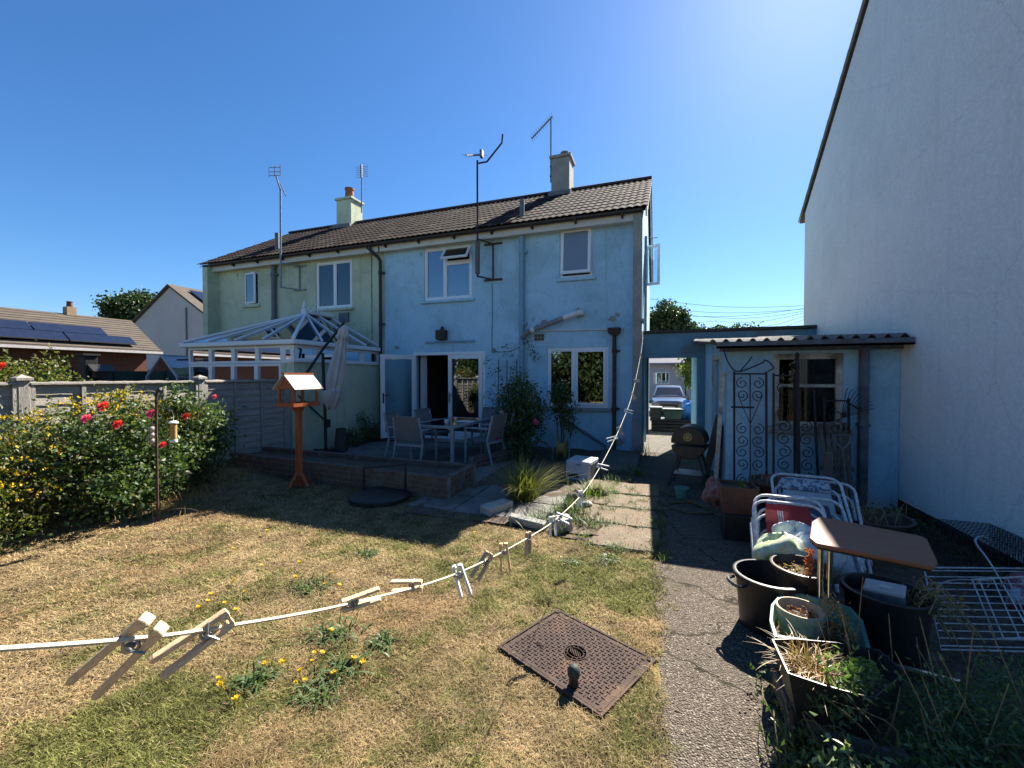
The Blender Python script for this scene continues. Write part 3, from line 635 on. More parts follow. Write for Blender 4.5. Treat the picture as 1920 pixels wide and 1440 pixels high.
# gable end wall, projecting past the facade as a pier
b = MB(); hs = (10.05, 10.95, 3.62, 4.62)
b.wall(8.68, 15.1, -.05, 4.80, [hs], -.345, -.518, WX); b.build('side_wall', M['blue'], bh)
b = MB(); b.prism([(-.345,8.68,4.80),(-.345,15.1,4.80),(-.345,RIDGE_Y,RIDGE_Z-.12)], (-.173,0,0)); b.build('gable', M['blue'], bh)
b = MB(); b.box(-.522, -.341, 8.672, 8.682, .0, 4.80); b.build('pier_face', M['bare'], bh)
b = MB(); b.box(X0, -.53, 15.0, 15.1, 0, 4.8); b.box(X0 - .1, X0, FY + .02, 15.0, 0, 4.8); b.build('back_wall', M['room'], bh)
b = MB(); b.box(X0 + .01, -.525, FY + .26, 14.98, -.03, .05); b.box(X0 + .01, -.525, FY + .26, 14.98, 2.42, 2.52); b.box(X0 + .01, -.525, FY + .26, 14.98, 4.76, 4.80); b.build('floor', M['carpet'], bh)
b = MB(); b.box(-3.3, -3.2, FY + .27, 14.9, .06, 2.4); b.box(-3.3, -3.2, FY + .27, 14.9, 2.54, 4.74); b.box(-6.5, -.6, 12.6, 12.7, .06, 2.4); b.box(-6.5, -.6, 12.6, 12.7, 2.54, 4.74); b.build('inner_wall', M['room'], bh)
roofb = gable_roof(bh, -6.645, -.235)
chimney(roofb, -2.94, -2.42, 11.55, 12.15, 6.5, 7.80, M['bare'], (.06, .14, .22, 'cowl'))
b = MB(); b.box(-3.0, -2.36, 11.46, 11.545, 6.64, 6.78); b.build('lead_flashing', M['greypipe'], roofb)
# verge board along the gable
for s in (0, 1):
    b = MB(); y0 = EY + .02 if s == 0 else 2*RIDGE_Y - EY - .02
    b.bar((-.27, y0, EAVE - .13), (-.27, RIDGE_Y, RIDGE_Z - .125), .03, .15, up=(0,0,1)); b.build('verge_board', M['fascia'], roofb)
# fascia, soffit, gutter
def eaves(house, x0, x1):
    b = MB(); b.box(x0, x1, 8.70, 8.722, 4.70, 4.90); b.build('fascia', M['fascia'], house, bevel=.004)
    b = MB(); b.box(x0, x1, 8.722, FY + .01, 4.715, 4.73); b.build('soffit', M['fascia'], house)
    b = MB(); n = 8; pr = [(.062 * math.cos(a), .062 * math.sin(a)) for a in [math.pi + math.pi * i / n for i in range(n+1)]]
    vo = [(x, 8.632 + u, 4.885 + v) for x in (x0 - .02, x1 + .02) for u, v in pr]; vi = [(x, 8.632 + u*.9, 4.887 + v*.9) for x in (x0 - .02, x1 + .02) for u, v in pr]
    k = n + 1; b.add(vo, [(i, i+1, k+i+1, k+i) for i in range(n)]); b.add(vi, [(k+i, k+i+1, i+1, i) for i in range(n)])
    b.add([(x0-.02, 8.632+u, 4.885+v) for u, v in pr], [tuple(range(k))]); b.add([(x1+.02, 8.632+u, 4.885+v) for u, v in pr], [tuple(range(k))[::-1]])
    gu = b.build('gutter', M['gutter'], house, smooth=True)
    n = int((x1 - x0) / .95)
    for i in range(n + 1):
        x = x0 + .2 + i * .95
        if x < x1:
            c = MB(); c.prism([(x-.02, 8.70, 4.86), (x-.02, 8.575, 4.86), (x-.02, 8.60, 4.80), (x-.02, 8.70, 4.765)], (.04,0,0)); c.build('gutter_bracket', M['gutter'], gu)
eaves(bh, -6.63, -.36)
# windows
w1, h1 = casement(bh, *hb, FY + .02, mull=(-4.90,), trans=((1, 4.30),), sillm=M['blue'])
# opened top vent over the right light
for ch in list(w1.children):
    if ch.name.startswith('pane') and max(v.co.z for v in ch.data.vertices) > 4.5 and max(v.co.x for v in ch.data.vertices) + LOC[bh.name].x > -4.5: bpy.data.objects.remove(ch)
sash(w1, (-4.90, FY + .005, 4.67), .70, .40, 'top', R_(38), M['glass'])
w2, h2 = casement(bh, *hba, FY + .02, sillm=M['blue'], glass=M['frosted'])
for ch in list(w2.children):
    if ch.name.startswith(('pane', 'glazing')): bpy.data.objects.remove(ch)
sash(w2, (-2.04, FY - .01, 4.745), .65, .97, 'top', R_(5), M['frosted'], fr=.065)
w3, h3 = casement(bh, *hk, FY + .02, mull=(-1.76,), sillm=M['bare'])
sash(w3, (-1.72, FY - .012, 2.15), .65, 1.20, 'top', 0, M['glass'], fr=.055)
b = MB(); b.box(-2.32, -1.08, FY + .16, FY + .5, .80, .84); b.build('worktop', M['farwhite'], bh)
# french doors
fdoor = MB(); fdoor.wall(hd[0], hd[1], hd[2], hd[3], [(hd[0]+.065, hd[1]-.065, hd[2]+.05, hd[3]-.07)], FY - .005, FY + .07, W); fd = fdoor.build('french_door', M['upvc'], bh, bevel=.006)
def door_leaf(parent, w_, h_):
    f = MB(); f.wall(0, w_, 0, h_, [(.10, w_-.10, .13, h_-.10)], 0, .06, W); o = f.build('leaf', M['upvc'], None, bevel=.006)
    g = MB(); g.box(.097, w_-.097, .026, .032, .127, h_-.097); p_ = g.build('pane', M['clearglass'], None); p_.parent = o
    return o
lw_, lh_ = .905, 1.97
lf = door_leaf(fd, lw_, lh_); lf.parent = fd; lf.location = Vector((-4.82, FY + .0, .12)) - LOC[fd.name]
for pn in lf.children: pn.data.materials.clear(); pn.data.materials.append(M['glass'])
lf2 = door_leaf(fd, lw_, lh_); lf2.parent = fd; lf2.location = Vector((-5.74, FY - .02, .12)) - LOC[fd.name]; lf2.rotation_euler = (0, 0, R_(180 + 62))
for o, xx, sgn in ((lf, .05, 1), (lf2, lw_ - .05, -1)):
    for yy in (-.035, .065):
        hm = MB(); hm.box(xx - .016, xx + .016, min(yy, yy + .012), max(yy, yy + .012), .82, 1.06); hm.bar((xx, yy, 1.0), (xx + sgn * .12, yy - .02 if yy < 0 else yy + .03, 1.0), .018, .018)
        q = hm.build('handle', M['black'] if o is lf2 else M['steel'], None); q.parent = o
hg = MB()
for z in (.35, 1.1, 1.85): hg.box(hd[1] - .07, hd[1] - .03, FY - .03, FY - .004, z, z + .10)
hg.build('hinge', M['whiteplastic'], fd)
cu = MB(); n = 26
cu.add([(-5.71 + .17 * i / n, FY + .20 + .03 * math.sin(i * 1.5), z) for z in (.12, 2.1) for i in range(n+1)], [(i, i+1, n+2+i, n+1+i) for i in range(n)]); cu.build('curtain', M['curtain'], bh, smooth=True)
b = MB(); b.box(-5.85, -3.78, FY - .14, FY - .006, -.02, .055); b.build('door_step', M['bare'], bh, bevel=.008)
# pipes on the facade
pipe(bh, 'soil_stack', [(-2.92, FY - .07, 4.78), (-2.92, FY - .07, .0)], .055, M['bluepipe'], clips=(4.35, 2.75, 2.35, 1.2))
pipe(bh, 'vent_pipe', [(-3.02, 9.15, 5.1), (-3.02, 9.15, 5.66)], .055, M['greypipe'])
b = MB(); b.tube(smooth_pts([(-1.58, FY + .05, 2.93), (-1.58, FY - .12, 2.93), (-1.66, FY - .16, 2.91), (-1.95, FY - .16, 2.82)], 5), .062, 12); b.build('waste_elbow', M['whiteplastic'], bh, smooth=True)
b = MB(); b.tube([(-1.93, FY - .16, 2.825), (-2.62, FY - .155, 2.60), (-2.70, FY - .15, 2.575)], .056, 12); b.build('waste_pipe', M['greyplastic'], bh, smooth=True)
b = MB(); b.tube([(-2.60, FY - .155, 2.607), (-2.68, FY - .155, 2.58)], .067, 12); b.build('pipe_collar', M['whiteplastic'], bh, smooth=True)
b = MB(); b.tube(smooth_pts([(-2.70, FY - .15, 2.575), (-2.80, FY - .13, 2.53), (-2.92, FY - .075, 2.40)], 4), .062, 12); b.build('pipe_branch', M['greyplastic'], bh, smooth=True)
b = MB(); b.tube([(-2.50, FY - .03, 2.585), (-1.05, FY - .03, 2.56), (-1.02, FY - .05, 2.555)], .017, 8); b.build('overflow_pipe', M['whiteplastic'], bh, smooth=True)
b = MB(); b.prism([(-1.03,FY-.17,2.58), (-.76,FY-.17,2.58), (-.78,FY-.17,2.47), (-.85,FY-.17,2.42), (-.93,FY-.17,2.42), (-1.01,FY-.17,2.47)], (0,.165,0)); b.build('rainwater_hopper', M['rust'], bh, bevel=.01)
pipe(bh, 'downpipe', [(-.89, FY - .075, 2.43), (-.89, FY - .075, .0)], .04, M['rust'], clips=(2.1, .9))
pipe(bh, 'downpipe', smooth_pts([(-6.86, 8.635, 4.84), (-6.86, 8.635, 4.74), (-6.74, 8.76, 4.60), (-6.70, 8.82, 4.50)], 4) + [(-6.70, 8.82, .05)], .04, M['gutter'], clips=(4.2, 2.9))
# render joint beads, cables, patch, shelf, lamp
for xa, xb in ((-6.63, -5.80), (-3.82, -2.99), (-2.86, -2.36), (-1.01, -.53)): b = MB(); b.box(xa, xb, FY - .012, FY + .004, 2.235, 2.25); b.build('render_joint', M['blue'], bh)
b = MB(); b.tube(smooth_pts([(-3.66, FY - .015, 3.72), (-3.655, FY - .015, 3.0), (-3.66, FY - .015, 2.22), (-3.55, FY - .02, 2.14), (-3.2, FY - .02, 2.15), (-2.95, FY - .03, 2.26)], 4), .006, 5); b.build('cable', M['dark'], bh)
b = MB(); b.lathe([(.05, 0), (.05, .05), (0, .06)], 10, (-3.62, FY + .0, 2.17), axis=(0,-1,0)); b.build('junction_box', M['bare'], bh)
b = MB(); b.box(-2.66, -2.42, FY - .008, FY + .004, 2.36, 2.52); vt = b.build('air_vent', M['bare'], bh)
for i in range(3):
    for j in range(2): q = MB(); q.box(-2.63 + i*.075, -2.575 + i*.075, FY - .018, FY - .0075, 2.38 + j*.07, 2.43 + j*.07); q.build('clay_block', M['terra'], vt)
b = MB(); b.box(-5.42, -4.11, FY - .05, FY + .002, 2.385, 2.43); b.build('timber_batten', M['bluepipe'], bh)
b = MB(); b.tube([(-1.98, FY - .03, .62), (-1.72, FY - .05, .50), (-1.05, FY - .08, .10)], .03, 10); b.build('waste_pipe', M['greypipe'], bh, smooth=True)
def flake(x, z, r, seed):
    q = random.Random(seed); n = 14; MB().prism([(x + r*(.55+.6*q.random())*math.cos(2*math.pi*i/n)*1.3, FY - .003, z + r*(.55+.6*q.random())*math.sin(2*math.pi*i/n)) for i in range(n)][::-1], (0,.006,0)).build('flaked_patch', M['bare'], bh)
for i, (px, r) in enumerate((((1148,598),.075), ((1158,590),.05), ((1020,604),.08), ((1008,612),.05), ((745,652),.07), ((1086,586),.12), ((1160,830),.10))):
    q_ = PY(*px, FY); flake(q_.x, q_.z, r, 40 + i)
# side elevation: opened casement, meter door, hook plate, pipes
b = MB(); b.wall(10.05, 10.95, 3.62, 4.62, [(10.11, 10.89, 3.68, 4.56)], -.34, -.41, WX); sw = b.build('window', M['upvc'], bh)
o = sash(sw, (-.335, 10.07, 4.58), .33, .92, 'right', 0, M['clearglass']); o.rotation_euler = (0, 0, R_(-14))
b = MB(); b.box(-.338, -.31, 9.05, 9.55, .95, 1.95); md = b.build('meter_door', M['bluepipe'], bh, bevel=.006)
b = MB(); b.tube([(-.31, 9.75, 4.7), (-.31, 9.75, .1)], .03, 8); b.build('side_pipe', M['bluepipe'], bh, smooth=True)
b = MB(); b.tube([(-.30, 11.2, 2.6), (-.30, 11.2, .1)], .04, 8); b.build('side_downpipe', M['gutter'], bh, smooth=True)
b = MB(); b.tube([(-.33, 12.0, 5.35), (-.08, 12.0, 5.35)], .012, 6); b.build('side_hook', M['iron'], bh)
b = MB(); b.box(-.36, -.30, 8.60, 8.70, 2.62, 2.72); b.tube(arc((-.33, 8.59, 2.66), .025, 0, 2*math.pi, 10, (1,0,0), (0,0,1)), .006, 5); b.build('line_hook', M['steel'], bh)
# wall lantern box above the doors
lt = thing('wall_lantern', 'small weathered wooden lantern box on the blue wall above the french doors', 'lantern', (-4.93, FY - .1, 2.44))
b = MB(); b.box(-5.06, -4.82, FY - .18, FY - .004, 2.45, 2.68); b.build('box', M['darkwood'], lt, bevel=.01)
b = MB(); b.box(-5.0, -4.88, FY - .187, FY - .178, 2.49, 2.63); b.build('faceplate', M['rust'], lt)
b = MB(); b.lathe([(.05, 0), (.045, .05), (.02, .09), (0, .1)], 12, (-4.92, FY - .09, 2.68)); b.build('finial', M['dark'], lt, smooth=True)

# ---------------------------------------------------------------- green house
gh = thing('green_house', 'sage green rendered house behind the conservatory, left half of the pair', 'house', (-9.8, 11.9, 0))
GX0, GX1 = -12.62, -6.65
g1 = (-11.56, -11.0, 3.66, 4.62); g2 = (-8.87, -7.66, 3.40, 4.67)
b = MB(); b.wall(GX0, GX1, -.05, 4.86, [g1, g2, (-9.6, -7.2, .05, 2.1)], FY + .003, FY + .25, W); b.build('wall', M['green'], gh)
b = MB(); b.wall(8.55, 15.1, -.05, 4.80, [], -12.82, -12.62, WX); b.build('side_wall', M['green'], gh)
b = MB(); b.prism([(-12.82,8.55,4.80),(-12.82,RIDGE_Y,RIDGE_Z-.12),(-12.82,15.1,4.80)], (.2,0,0)); b.build('gable', M['green'], gh)
b = MB(); b.box(GX0, GX1 - .1, 15.0, 15.1, 0, 4.8); b.build('back_wall', M['room'], gh)
b = MB(); b.box(GX0, GX1 - .11, FY + .26, 14.98, -.03, .05); b.box(GX0, GX1 - .11, FY + .26, 14.98, 2.42, 2.52); b.box(GX0, GX1 - .11, FY + .26, 14.98, 4.76, 4.80); b.build('floor', M['carpet'], gh)
b = MB(); b.box(-10.0, -9.9, FY + .27, 14.9, 2.54, 4.74); b.box(GX0 + .1, GX1 - .2, 11.9, 12.0, 2.54, 4.74); b.box(GX0 + .1, GX1 - .2, 11.9, 12.0, .06, 2.4); b.build('inner_wall', M['room'], gh)
roofg = gable_roof(gh, -13.05, -6.655)
chimney(roofg, -10.62, -10.0, 11.6, 12.2, 6.5, 7.72, M['green'], (.0, .15, .42, 'pot'))
b = MB(); b.box(-10.68, -9.89, 11.41, 11.49, 6.60, 6.76); b.build('lead_flashing', M['greypipe'], roofg)
eaves(gh, -12.85, -6.67)
wg1, _ = casement(gh, *g1, FY + .02, sillm=M['green'])
for ch in list(wg1.children):
    if ch.name.startswith(('pane', 'glazing')): bpy.data.objects.remove(ch)
o = sash(wg1, (-11.54, FY - .01, 4.60), .50, .90, 'left', R_(9), M['glass'])
wg2, _ = casement(gh, *g2, FY + .02, mull=(-8.24,), sillm=M['green'], glass=M['clearglass'])
cu = MB(); n = 30
cu.add([(-8.83 + .46 * i / n, FY + .14 + .025 * math.sin(i * 1.3), z) for z in (3.42, 4.70) for i in range(n+1)], [(i, i+1, n+2+i, n+1+i) for i in range(n)]); cu.build('curtain', M['curtain'], gh, smooth=True)
pipe(gh, 'soil_stack', [(-10.33, FY - .07, 4.75), (-10.33, FY - .07, .0)], .065, M['greypipe'], clips=(4.45, 3.2))
pipe(gh, 'vent_pipe', [(-10.55, 9.15, 5.1), (-10.55, 9.15, 5.75)], .06, M['greypipe'])
b = MB(); b.tube([(-7.02, FY - .01, 4.72), (-7.02, FY - .01, 2.2)], .007, 5); b.build('cable', M['dark'], gh)
b = MB(); b.box(-8.05, -7.75, FY - .05, FY + .0, 3.02, 3.26); b.build('air_vent', M['greypipe'], gh)

# ---------------------------------------------------------------- aerials
def wall_bracket(t, x, z0, z1, ym, m):
    c = MB()
    for z in (z0, z1): c.bar((x - .02, FY - .02, z), (x + .42, FY - .02, z), .03, .04); c.bar((x + .2, FY - .02, z), (x, ym, z - .0), .03, .03)
    c.bar((x + .2, FY - .03, z0), (x + .2, FY - .03, z1), .03, .03)
    return c.build('wall_bracket', m, t)
a = thing('television_aerial', 'tall aerial pole bracketed to the blue wall beside the bedroom window', 'aerial', (-3.85, 8.5, 3.75))
m_ = MB(); m_.tube([(-3.83, 8.45, 3.78), (-3.83, 8.45, 6.35)], .022, 8); m_.build('mast', M['iron'], a, smooth=True)
wall_bracket(a, -3.83, 3.80, 4.62, 8.45, M['rust'])
c = MB(); c.box(-3.87, -3.79, 8.41, 8.49, 3.85, 4.55); c.build('timber_clamp', M['oldwood'], a)
c = MB(); c.tube([(-3.80, 8.45, 6.28), (-3.60, 8.45, 6.28), (-3.25, 8.45, 6.62), (-3.23, 8.45, 6.80)], .02, 8); c.build('cranked_arm', M['iron'], a, smooth=True)
c = MB(); bm0 = Vector((-3.93, 8.1, 6.30)); bm1 = Vector((-3.80, 8.75, 6.62)); c.tube([bm0, bm1], .018, 6)
for i in range(9):
    q = bm0.lerp(bm1, i / 8); l = .10 - .004 * i; c.tube([q + Vector((-l, .02, .05)), q + Vector((l, -.02, -.05))], .005, 5)
c.obox((-3.80, 8.62, 6.57), (.06, .10, .16)); c.build('yagi_array', M['alloy'], a)
a = thing('television_aerial', 'slanting aerial on a thin mast beside the right hand chimney', 'aerial', (-2.99, 11.7, 7.3))
c = MB(); c.tube([(-2.99, 11.7, 7.15), (-2.99, 11.7, 9.0)], .02, 8); c.build('mast', M['alloy'], a, smooth=True)
c = MB(); c.tube([(-2.95, 11.7, 9.02), (-3.52, 11.55, 8.42)], .022, 6)
for i in range(12):
    q = Vector((-2.95, 11.7, 9.02)).lerp(Vector((-3.52, 11.55, 8.42)), i / 11); c.tube([q + Vector((0, -.12, .03)), q + Vector((0, .12, -.03))], .005, 5)
c.build('yagi_array', M['alloy'], a)
c = MB(); c.box(-2.995, -2.965, 11.6, 11.8, 7.28, 7.31); c.box(-2.995, -2.965, 11.6, 11.8, 7.55, 7.58); c.build('chimney_bracket', M['iron'], a)
a = thing('television_aerial', 'square grid aerial on a pole bracketed to the green wall', 'aerial', (-9.6, 8.45, 3.9))
c = MB(); c.tube([(-9.63, 8.45, 3.95), (-9.60, 8.45, 6.6)], .025, 8); c.build('mast', M['steel'], a, smooth=True)
wall_bracket(a, -9.62, 3.97, 4.62, 8.45, M['steel'])
c = MB(); c.tube([(-9.60, 8.45, 6.55), (-9.75, 8.45, 6.95), (-9.80, 8.45, 7.0)], .02, 6); c.tube([(-9.62, 8.45, 6.75), (-9.42, 8.45, 6.38)], .015, 6)
for z in (6.98, 7.08, 7.2): c.tube([(-10.0, 8.45, z + .03), (-9.60, 8.45, z - .03)], .010, 5)
for x in (-10.0, -9.80, -9.60): c.tube([(x, 8.45, 6.96), (x, 8.45, 7.23)], .010, 5)
c.build('grid_array', M['alloy'], a)
a = thing('television_aerial', 'comb shaped aerial on the green house chimney', 'aerial', (-9.86, 12.0, 7.2))
c = MB(); c.tube([(-9.80, 11.9, 7.25), (-9.78, 11.9, 8.9)], .02, 8); c.build('mast', M['alloy'], a, smooth=True)
c = MB()
for i in range(7): c.tube([(-10.03, 11.9, 8.50 + i * .06), (-9.50, 11.9, 8.46 + i * .06)], .007, 5)
c.bar((-9.78, 11.88, 8.45), (-9.78, 11.88, 8.9), .06, .05); c.build('comb_array', M['alloy'], a)
c = MB(); c.bar((-9.95, 11.7, 7.6), (-9.79, 11.9, 7.45), .03, .03); c.build('chimney_bracket', M['steel'], a)
# ================================================================== CONSERVATORY
cv = thing('conservatory', 'white framed conservatory with glass hip roof against the green house', 'conservatory', (-8.3, 7.6, 0))
CX0, CX1, CY0, CE = -9.85, -6.80, 6.25, 2.20
b = MB(); b.wall(CY0, FY - .005, -.02, 1.88, [], CX1, CX1 - .22, WX); b.build('side_wall', M['green'], cv)
b = MB(); b.wall(CX1 - .34, CX1 - .225, -.02, 1.84, [], CY0 - .004, CY0 + .2, W); b.build('corner_pier', M['green'], cv)
b = MB(); b.wall(CX0, CX1 - .345, -.02, .70, [], CY0, CY0 + .2, W); b.build('dwarf_wall', M['green'], cv)
b = MB(); b.box(CX0, CX1 - .25, CY0 + .25, FY - .01, -.03, .03); b.build('floor', M['carpet'], cv)
def frame_strip(name, u0, u1, v0, v1, n, w0, w1, m, fr=.055, skip=()):
    f = MB(); st = (u1 - u0) / n; holes = [(u0 + st*i + fr, u0 + st*(i+1) - fr, v0 + fr, v1 - fr) for i in range(n)]
    f.wall(u0, u1, v0, v1, holes, w0, w1, m); o = f.build(name, M['upvc'], cv, bevel=.006)
    for h in holes:
        g = MB(); a = (w0*.55 + w1*.45); c = (w0*.45 + w1*.55)
        ps = [m(u, v, w) for w in (a, c) for (u, v) in ((h[0]-.003,h[2]-.003),(h[1]+.003,h[2]-.003),(h[1]+.003,h[3]+.003),(h[0]-.003,h[3]+.003))]
        g.add(ps, [(3,2,1,0),(4,5,6,7),(0,1,5,4),(1,2,6,5),(2,3,7,6),(3,0,4,7)]); g.build('pane', M['roofglass'], o)
    return o
frame_strip('top_light_frame', CY0 + .02, FY - .01, 1.885, CE, 4, CX1 + .01, CX1 - .06, WX)
frame_strip('top_light_frame', CX0, CX1 - .30, 1.84, CE, 4, CY0 - .006, CY0 + .07, W)
frame_strip('corner_light', CX1 - .295, CX1 + .008, 1.84, CE, 1, CY0 - .012, CY0 + .012, W, fr=.09)
frame_strip('window_frame', CX0, CX1 - .345, .71, 1.835, 4, CY0 - .003, CY0 + .07, W)
frame_strip('left_frame', CY0 + .08, FY - .01, .02, CE, 3, CX0, CX0 + .07, WX)
b = MB(); b.box(CX1 - .10, CX1 + .05, CY0 - .05, FY - .01, 1.862, 1.883); b.build('sill', M['upvc'], cv)
# gutter cornice round the eaves
for nm, bx in (('gutter', (CX0 - .12, CX1 + .12, CY0 - .12, CY0 + .02, CE + .005, CE + .10)), ('gutter', (CX1 - .02, CX1 + .118, CY0 + .025, FY - .01, CE + .005, CE + .10)), ('gutter', (CX0 - .118, CX0 + .02, CY0 + .025, FY - .01, CE + .005, CE + .10))):
    b = MB(); b.box(*bx); b.build(nm, M['upvc'], cv, bevel=.02, seg=2)
E0 = CE + .09; RX, RY0, RZ = -8.30, 8.0, 3.10
apx = Vector((RX, RY0, RZ)); apb = Vector((RX, FY - .02, RZ))
A = Vector((CX0 - .08, CY0 - .08, E0)); B_ = Vector((CX1 + .08, CY0 - .08, E0)); C_ = Vector((CX1 + .08, FY - .02, E0)); D_ = Vector((CX0 - .08, FY - .02, E0))
def glazing(name, poly, up):
    g = MB(); g.prism(poly, Vector(up) * .02); return g.build(name, M['rooftint'], cv)
def roof_bars(pts, w_=.042, h_=.04, nm='roof_bar'):
    for p0, p1 in pts:
        g = MB(); g.bar(Vector(p0) + Vector((0,0,.035)), Vector(p1) + Vector((0,0,.035)), w_, h_); g.build(nm, M['upvc'], cv, bevel=.008)
fr_ = [A.lerp(B_, t) for t in (0, .25, .5, .75, 1)]
for i in range(4): glazing('roof_pane', [fr_[i], fr_[i+1], apx], (0,0,1))
sd = [B_.lerp(C_, t) for t in (0, .27, .54, .78, 1)]; rg = [apx, apx, apx, apx.lerp(apb, .45), apb]
for i in range(4):
    poly = [sd[i], sd[i+1], rg[i+1]] + ([rg[i]] if (rg[i+1]-rg[i]).length > .01 else [])
    glazing('roof_pane', poly, (0,0,1))
sl_ = [A.lerp(D_, t) for t in (0, .33, .66, 1)]; rl = [apx, apx, apx.lerp(apb, .4), apb]
for i in range(3):
    poly = [sl_[i+1], sl_[i], rl[i]] + ([rl[i+1]] if (rl[i+1]-rl[i]).length > .01 else [])
    glazing('roof_pane', poly, (0,0,1))
roof_bars([(A, apx), (B_, apx)], .065, .05, 'hip_bar')
roof_bars([(fr_[i], apx) for i in (1, 2, 3)] + [(sd[i], rg[i]) for i in (1, 2, 3)] + [(C_ - Vector((0,.03,0)), apb - Vector((0,.03,0)))] + [(sl_[i], rl[i]) for i in (1, 2)])
g = MB(); g.bar(apx + Vector((0,-.08,.06)), apb + Vector((0,0,.06)), .14, .06); g.build('ridge_beam', M['upvc'], cv, bevel=.01)
g = MB(); g.lathe([(.075, 0), (.06, .04), (.035, .08), (.05, .12), (.03, .16), (.020, .21), (.0, .31)], 14, apx + Vector((0,-.05,.08))); g.build('finial', M['upvc'], cv, smooth=True)
for i in range(7):
    g = MB(); y = RY0 + .10 + i * .115; g.tube(arc((RX, y, RZ + .12), .048, 0, 2*math.pi, 12, (0,1,0), (0,0,1)), .010, 6); g.box(RX - .008, RX + .008, y - .008, y + .008, RZ + .165, RZ + .20); g.build('cresting', M['upvc'], cv)
# things inside: red curtains
for x in (-9.35, -8.72, -8.02, -7.40):
    g = MB(); n = 14; g.add([(x + .24 * i / n, FY - .25 + .02 * math.sin(i * 1.7), z) for z in (.1, 1.9) for i in range(n+1)], [(i, i+1, n+2+i, n+1+i) for i in range(n)]); g.build('curtain', M['red'], cv, smooth=True)

# ================================================================== FENCE
fx = -6.92
fe = thing('garden_fence', 'weathered grey lap panel fence with capped posts behind the flowering shrubs', 'fence', (fx, 4.5, 0))
POSTS = [-1.33, .63, 2.59, 4.55, 6.18]
def slat_mesh(L, seed):
    r = random.Random(seed); b = MB(); n = 14; h = .155
    tp = [r.uniform(-.006, .006) for _ in range(n+1)]; wav = [r.uniform(-.014, .010) for _ in range(n+1)]
    pts = [(-L/2 + L*i/n) for i in range(n+1)]
    b.add([(.0, y, h + t) for y, t in zip(pts, tp)] + [(.022, y, wv) for y, wv in zip(pts, wav)] + [(.010, y, wv) for y, wv in zip(pts, wav)] + [(-.012, y, h + t) for y, t in zip(pts, tp)],
          [f for i in range(n) for f in ((i+n+1, i+n+2, i+1, i), (i+2*n+2, i+2*n+3, i+n+2, i+n+1), (i+3*n+3, i+3*n+4, i+2*n+3, i+2*n+2), (i, i+1, i+3*n+4, i+3*n+3))])
    me = b.mesh('slat'); me.materials.append(M['fencewood']); return me
SL1 = [slat_mesh(1.84, 60 + i) for i in range(6)]
for k, y in enumerate(POSTS):
    b = MB(); b.box(fx - .05, fx + .055, y - .05, y + .05, -.03, 1.53); po = b.build('post', M['post'], fe, bevel=.006)
    b = MB(); b.add([(fx-.075,y-.07,1.53),(fx+.08,y-.07,1.53),(fx+.08,y+.07,1.53),(fx-.075,y+.07,1.53),(fx-.075,y-.07,1.56),(fx+.08,y-.07,1.56),(fx+.08,y+.07,1.56),(fx-.075,y+.07,1.56),(fx,y,1.60)], [(3,2,1,0),(0,1,5,4),(1,2,6,5),(2,3,7,6),(3,0,4,7),(4,5,8),(5,6,8),(6,7,8),(7,4,8)]); b.build('post_cap', M['post'], fe)
for k in range(len(POSTS) - 1):
    y0, y1 = POSTS[k] + .05, POSTS[k+1] - .05; L = y1 - y0; yc = (y0 + y1) / 2
    b = MB(); b.box(fx - .02, fx + .02, y0, y1, -.03, .17); b.build('gravel_board', M['gravelboard'], fe, bevel=.005)
    for i in range(11):
        z = .18 + i * .118
        piece('slat', SL1[rnd.randrange(6)], fe, (fx + .004, yc, z + rnd.uniform(-.004,.004)), (0, rnd.uniform(-.01,.01), rnd.choice((0,))), (1, L / 1.84, 1))
    nb = 5 if L > 1.7 else 4
    for i in range(nb):
        yy = y0 + .02 + (L - .04) * i / (nb - 1)
        b = MB(); b.box(fx + .026, fx + .050, yy - .022, yy + .022, .18, 1.475); b.build('batten', M['post'], fe, bevel=.003)
    b = MB(); b.box(fx - .035, fx + .062, y0, y1, 1.476, 1.505); b.build('capping_rail', M['fencewood'], fe, bevel=.004)

# ================================================================== LEFT BACKGROUND
bg1 = thing('bungalow', 'low brick bungalow with solar panels behind the left fence', 'bungalow', (-19.5, 6, 0))
b = MB(); b.box(-19.8, -17.0, -8.0, 9.4, -.45, 2.45); b.build('wall', M['darkbrick'], bg1)
ez, rz_, ex, rx = 2.46, 3.62, -16.72, -18.4
b = MB(); b.add([(ex,-8.3,ez),(ex,9.7,ez),(rx,9.7,rz_),(rx,-8.3,rz_),(2*rx-ex,9.7,ez),(2*rx-ex,-8.3,ez)], [(0,1,2,3),(3,2,4,5)]); b.add([(ex,-8.3,ez-.12),(ex,9.7,ez-.12),(rx,9.7,rz_-.12),(rx,-8.3,rz_-.12),(2*rx-ex,9.7,ez-.12),(2*rx-ex,-8.3,ez-.12)], [(3,2,1,0),(5,4,2,3)])
b.add([(ex,9.7,ez),(ex,9.7,ez-.12),(rx,9.7,rz_-.12),(rx,9.7,rz_)], [(0,1,2,3)]); b.add([(ex,-8.3,ez),(ex,-8.3,ez-.12),(ex,9.7,ez-.12),(ex,9.7,ez)], [(0,1,2,3)])
b.prism([(-17.0,9.4,2.44),(-19.8,9.4,2.44),(rx,9.4,rz_-.13)], (0,-.1,0))
rf = b.build('roof', M['bungroof'], bg1)
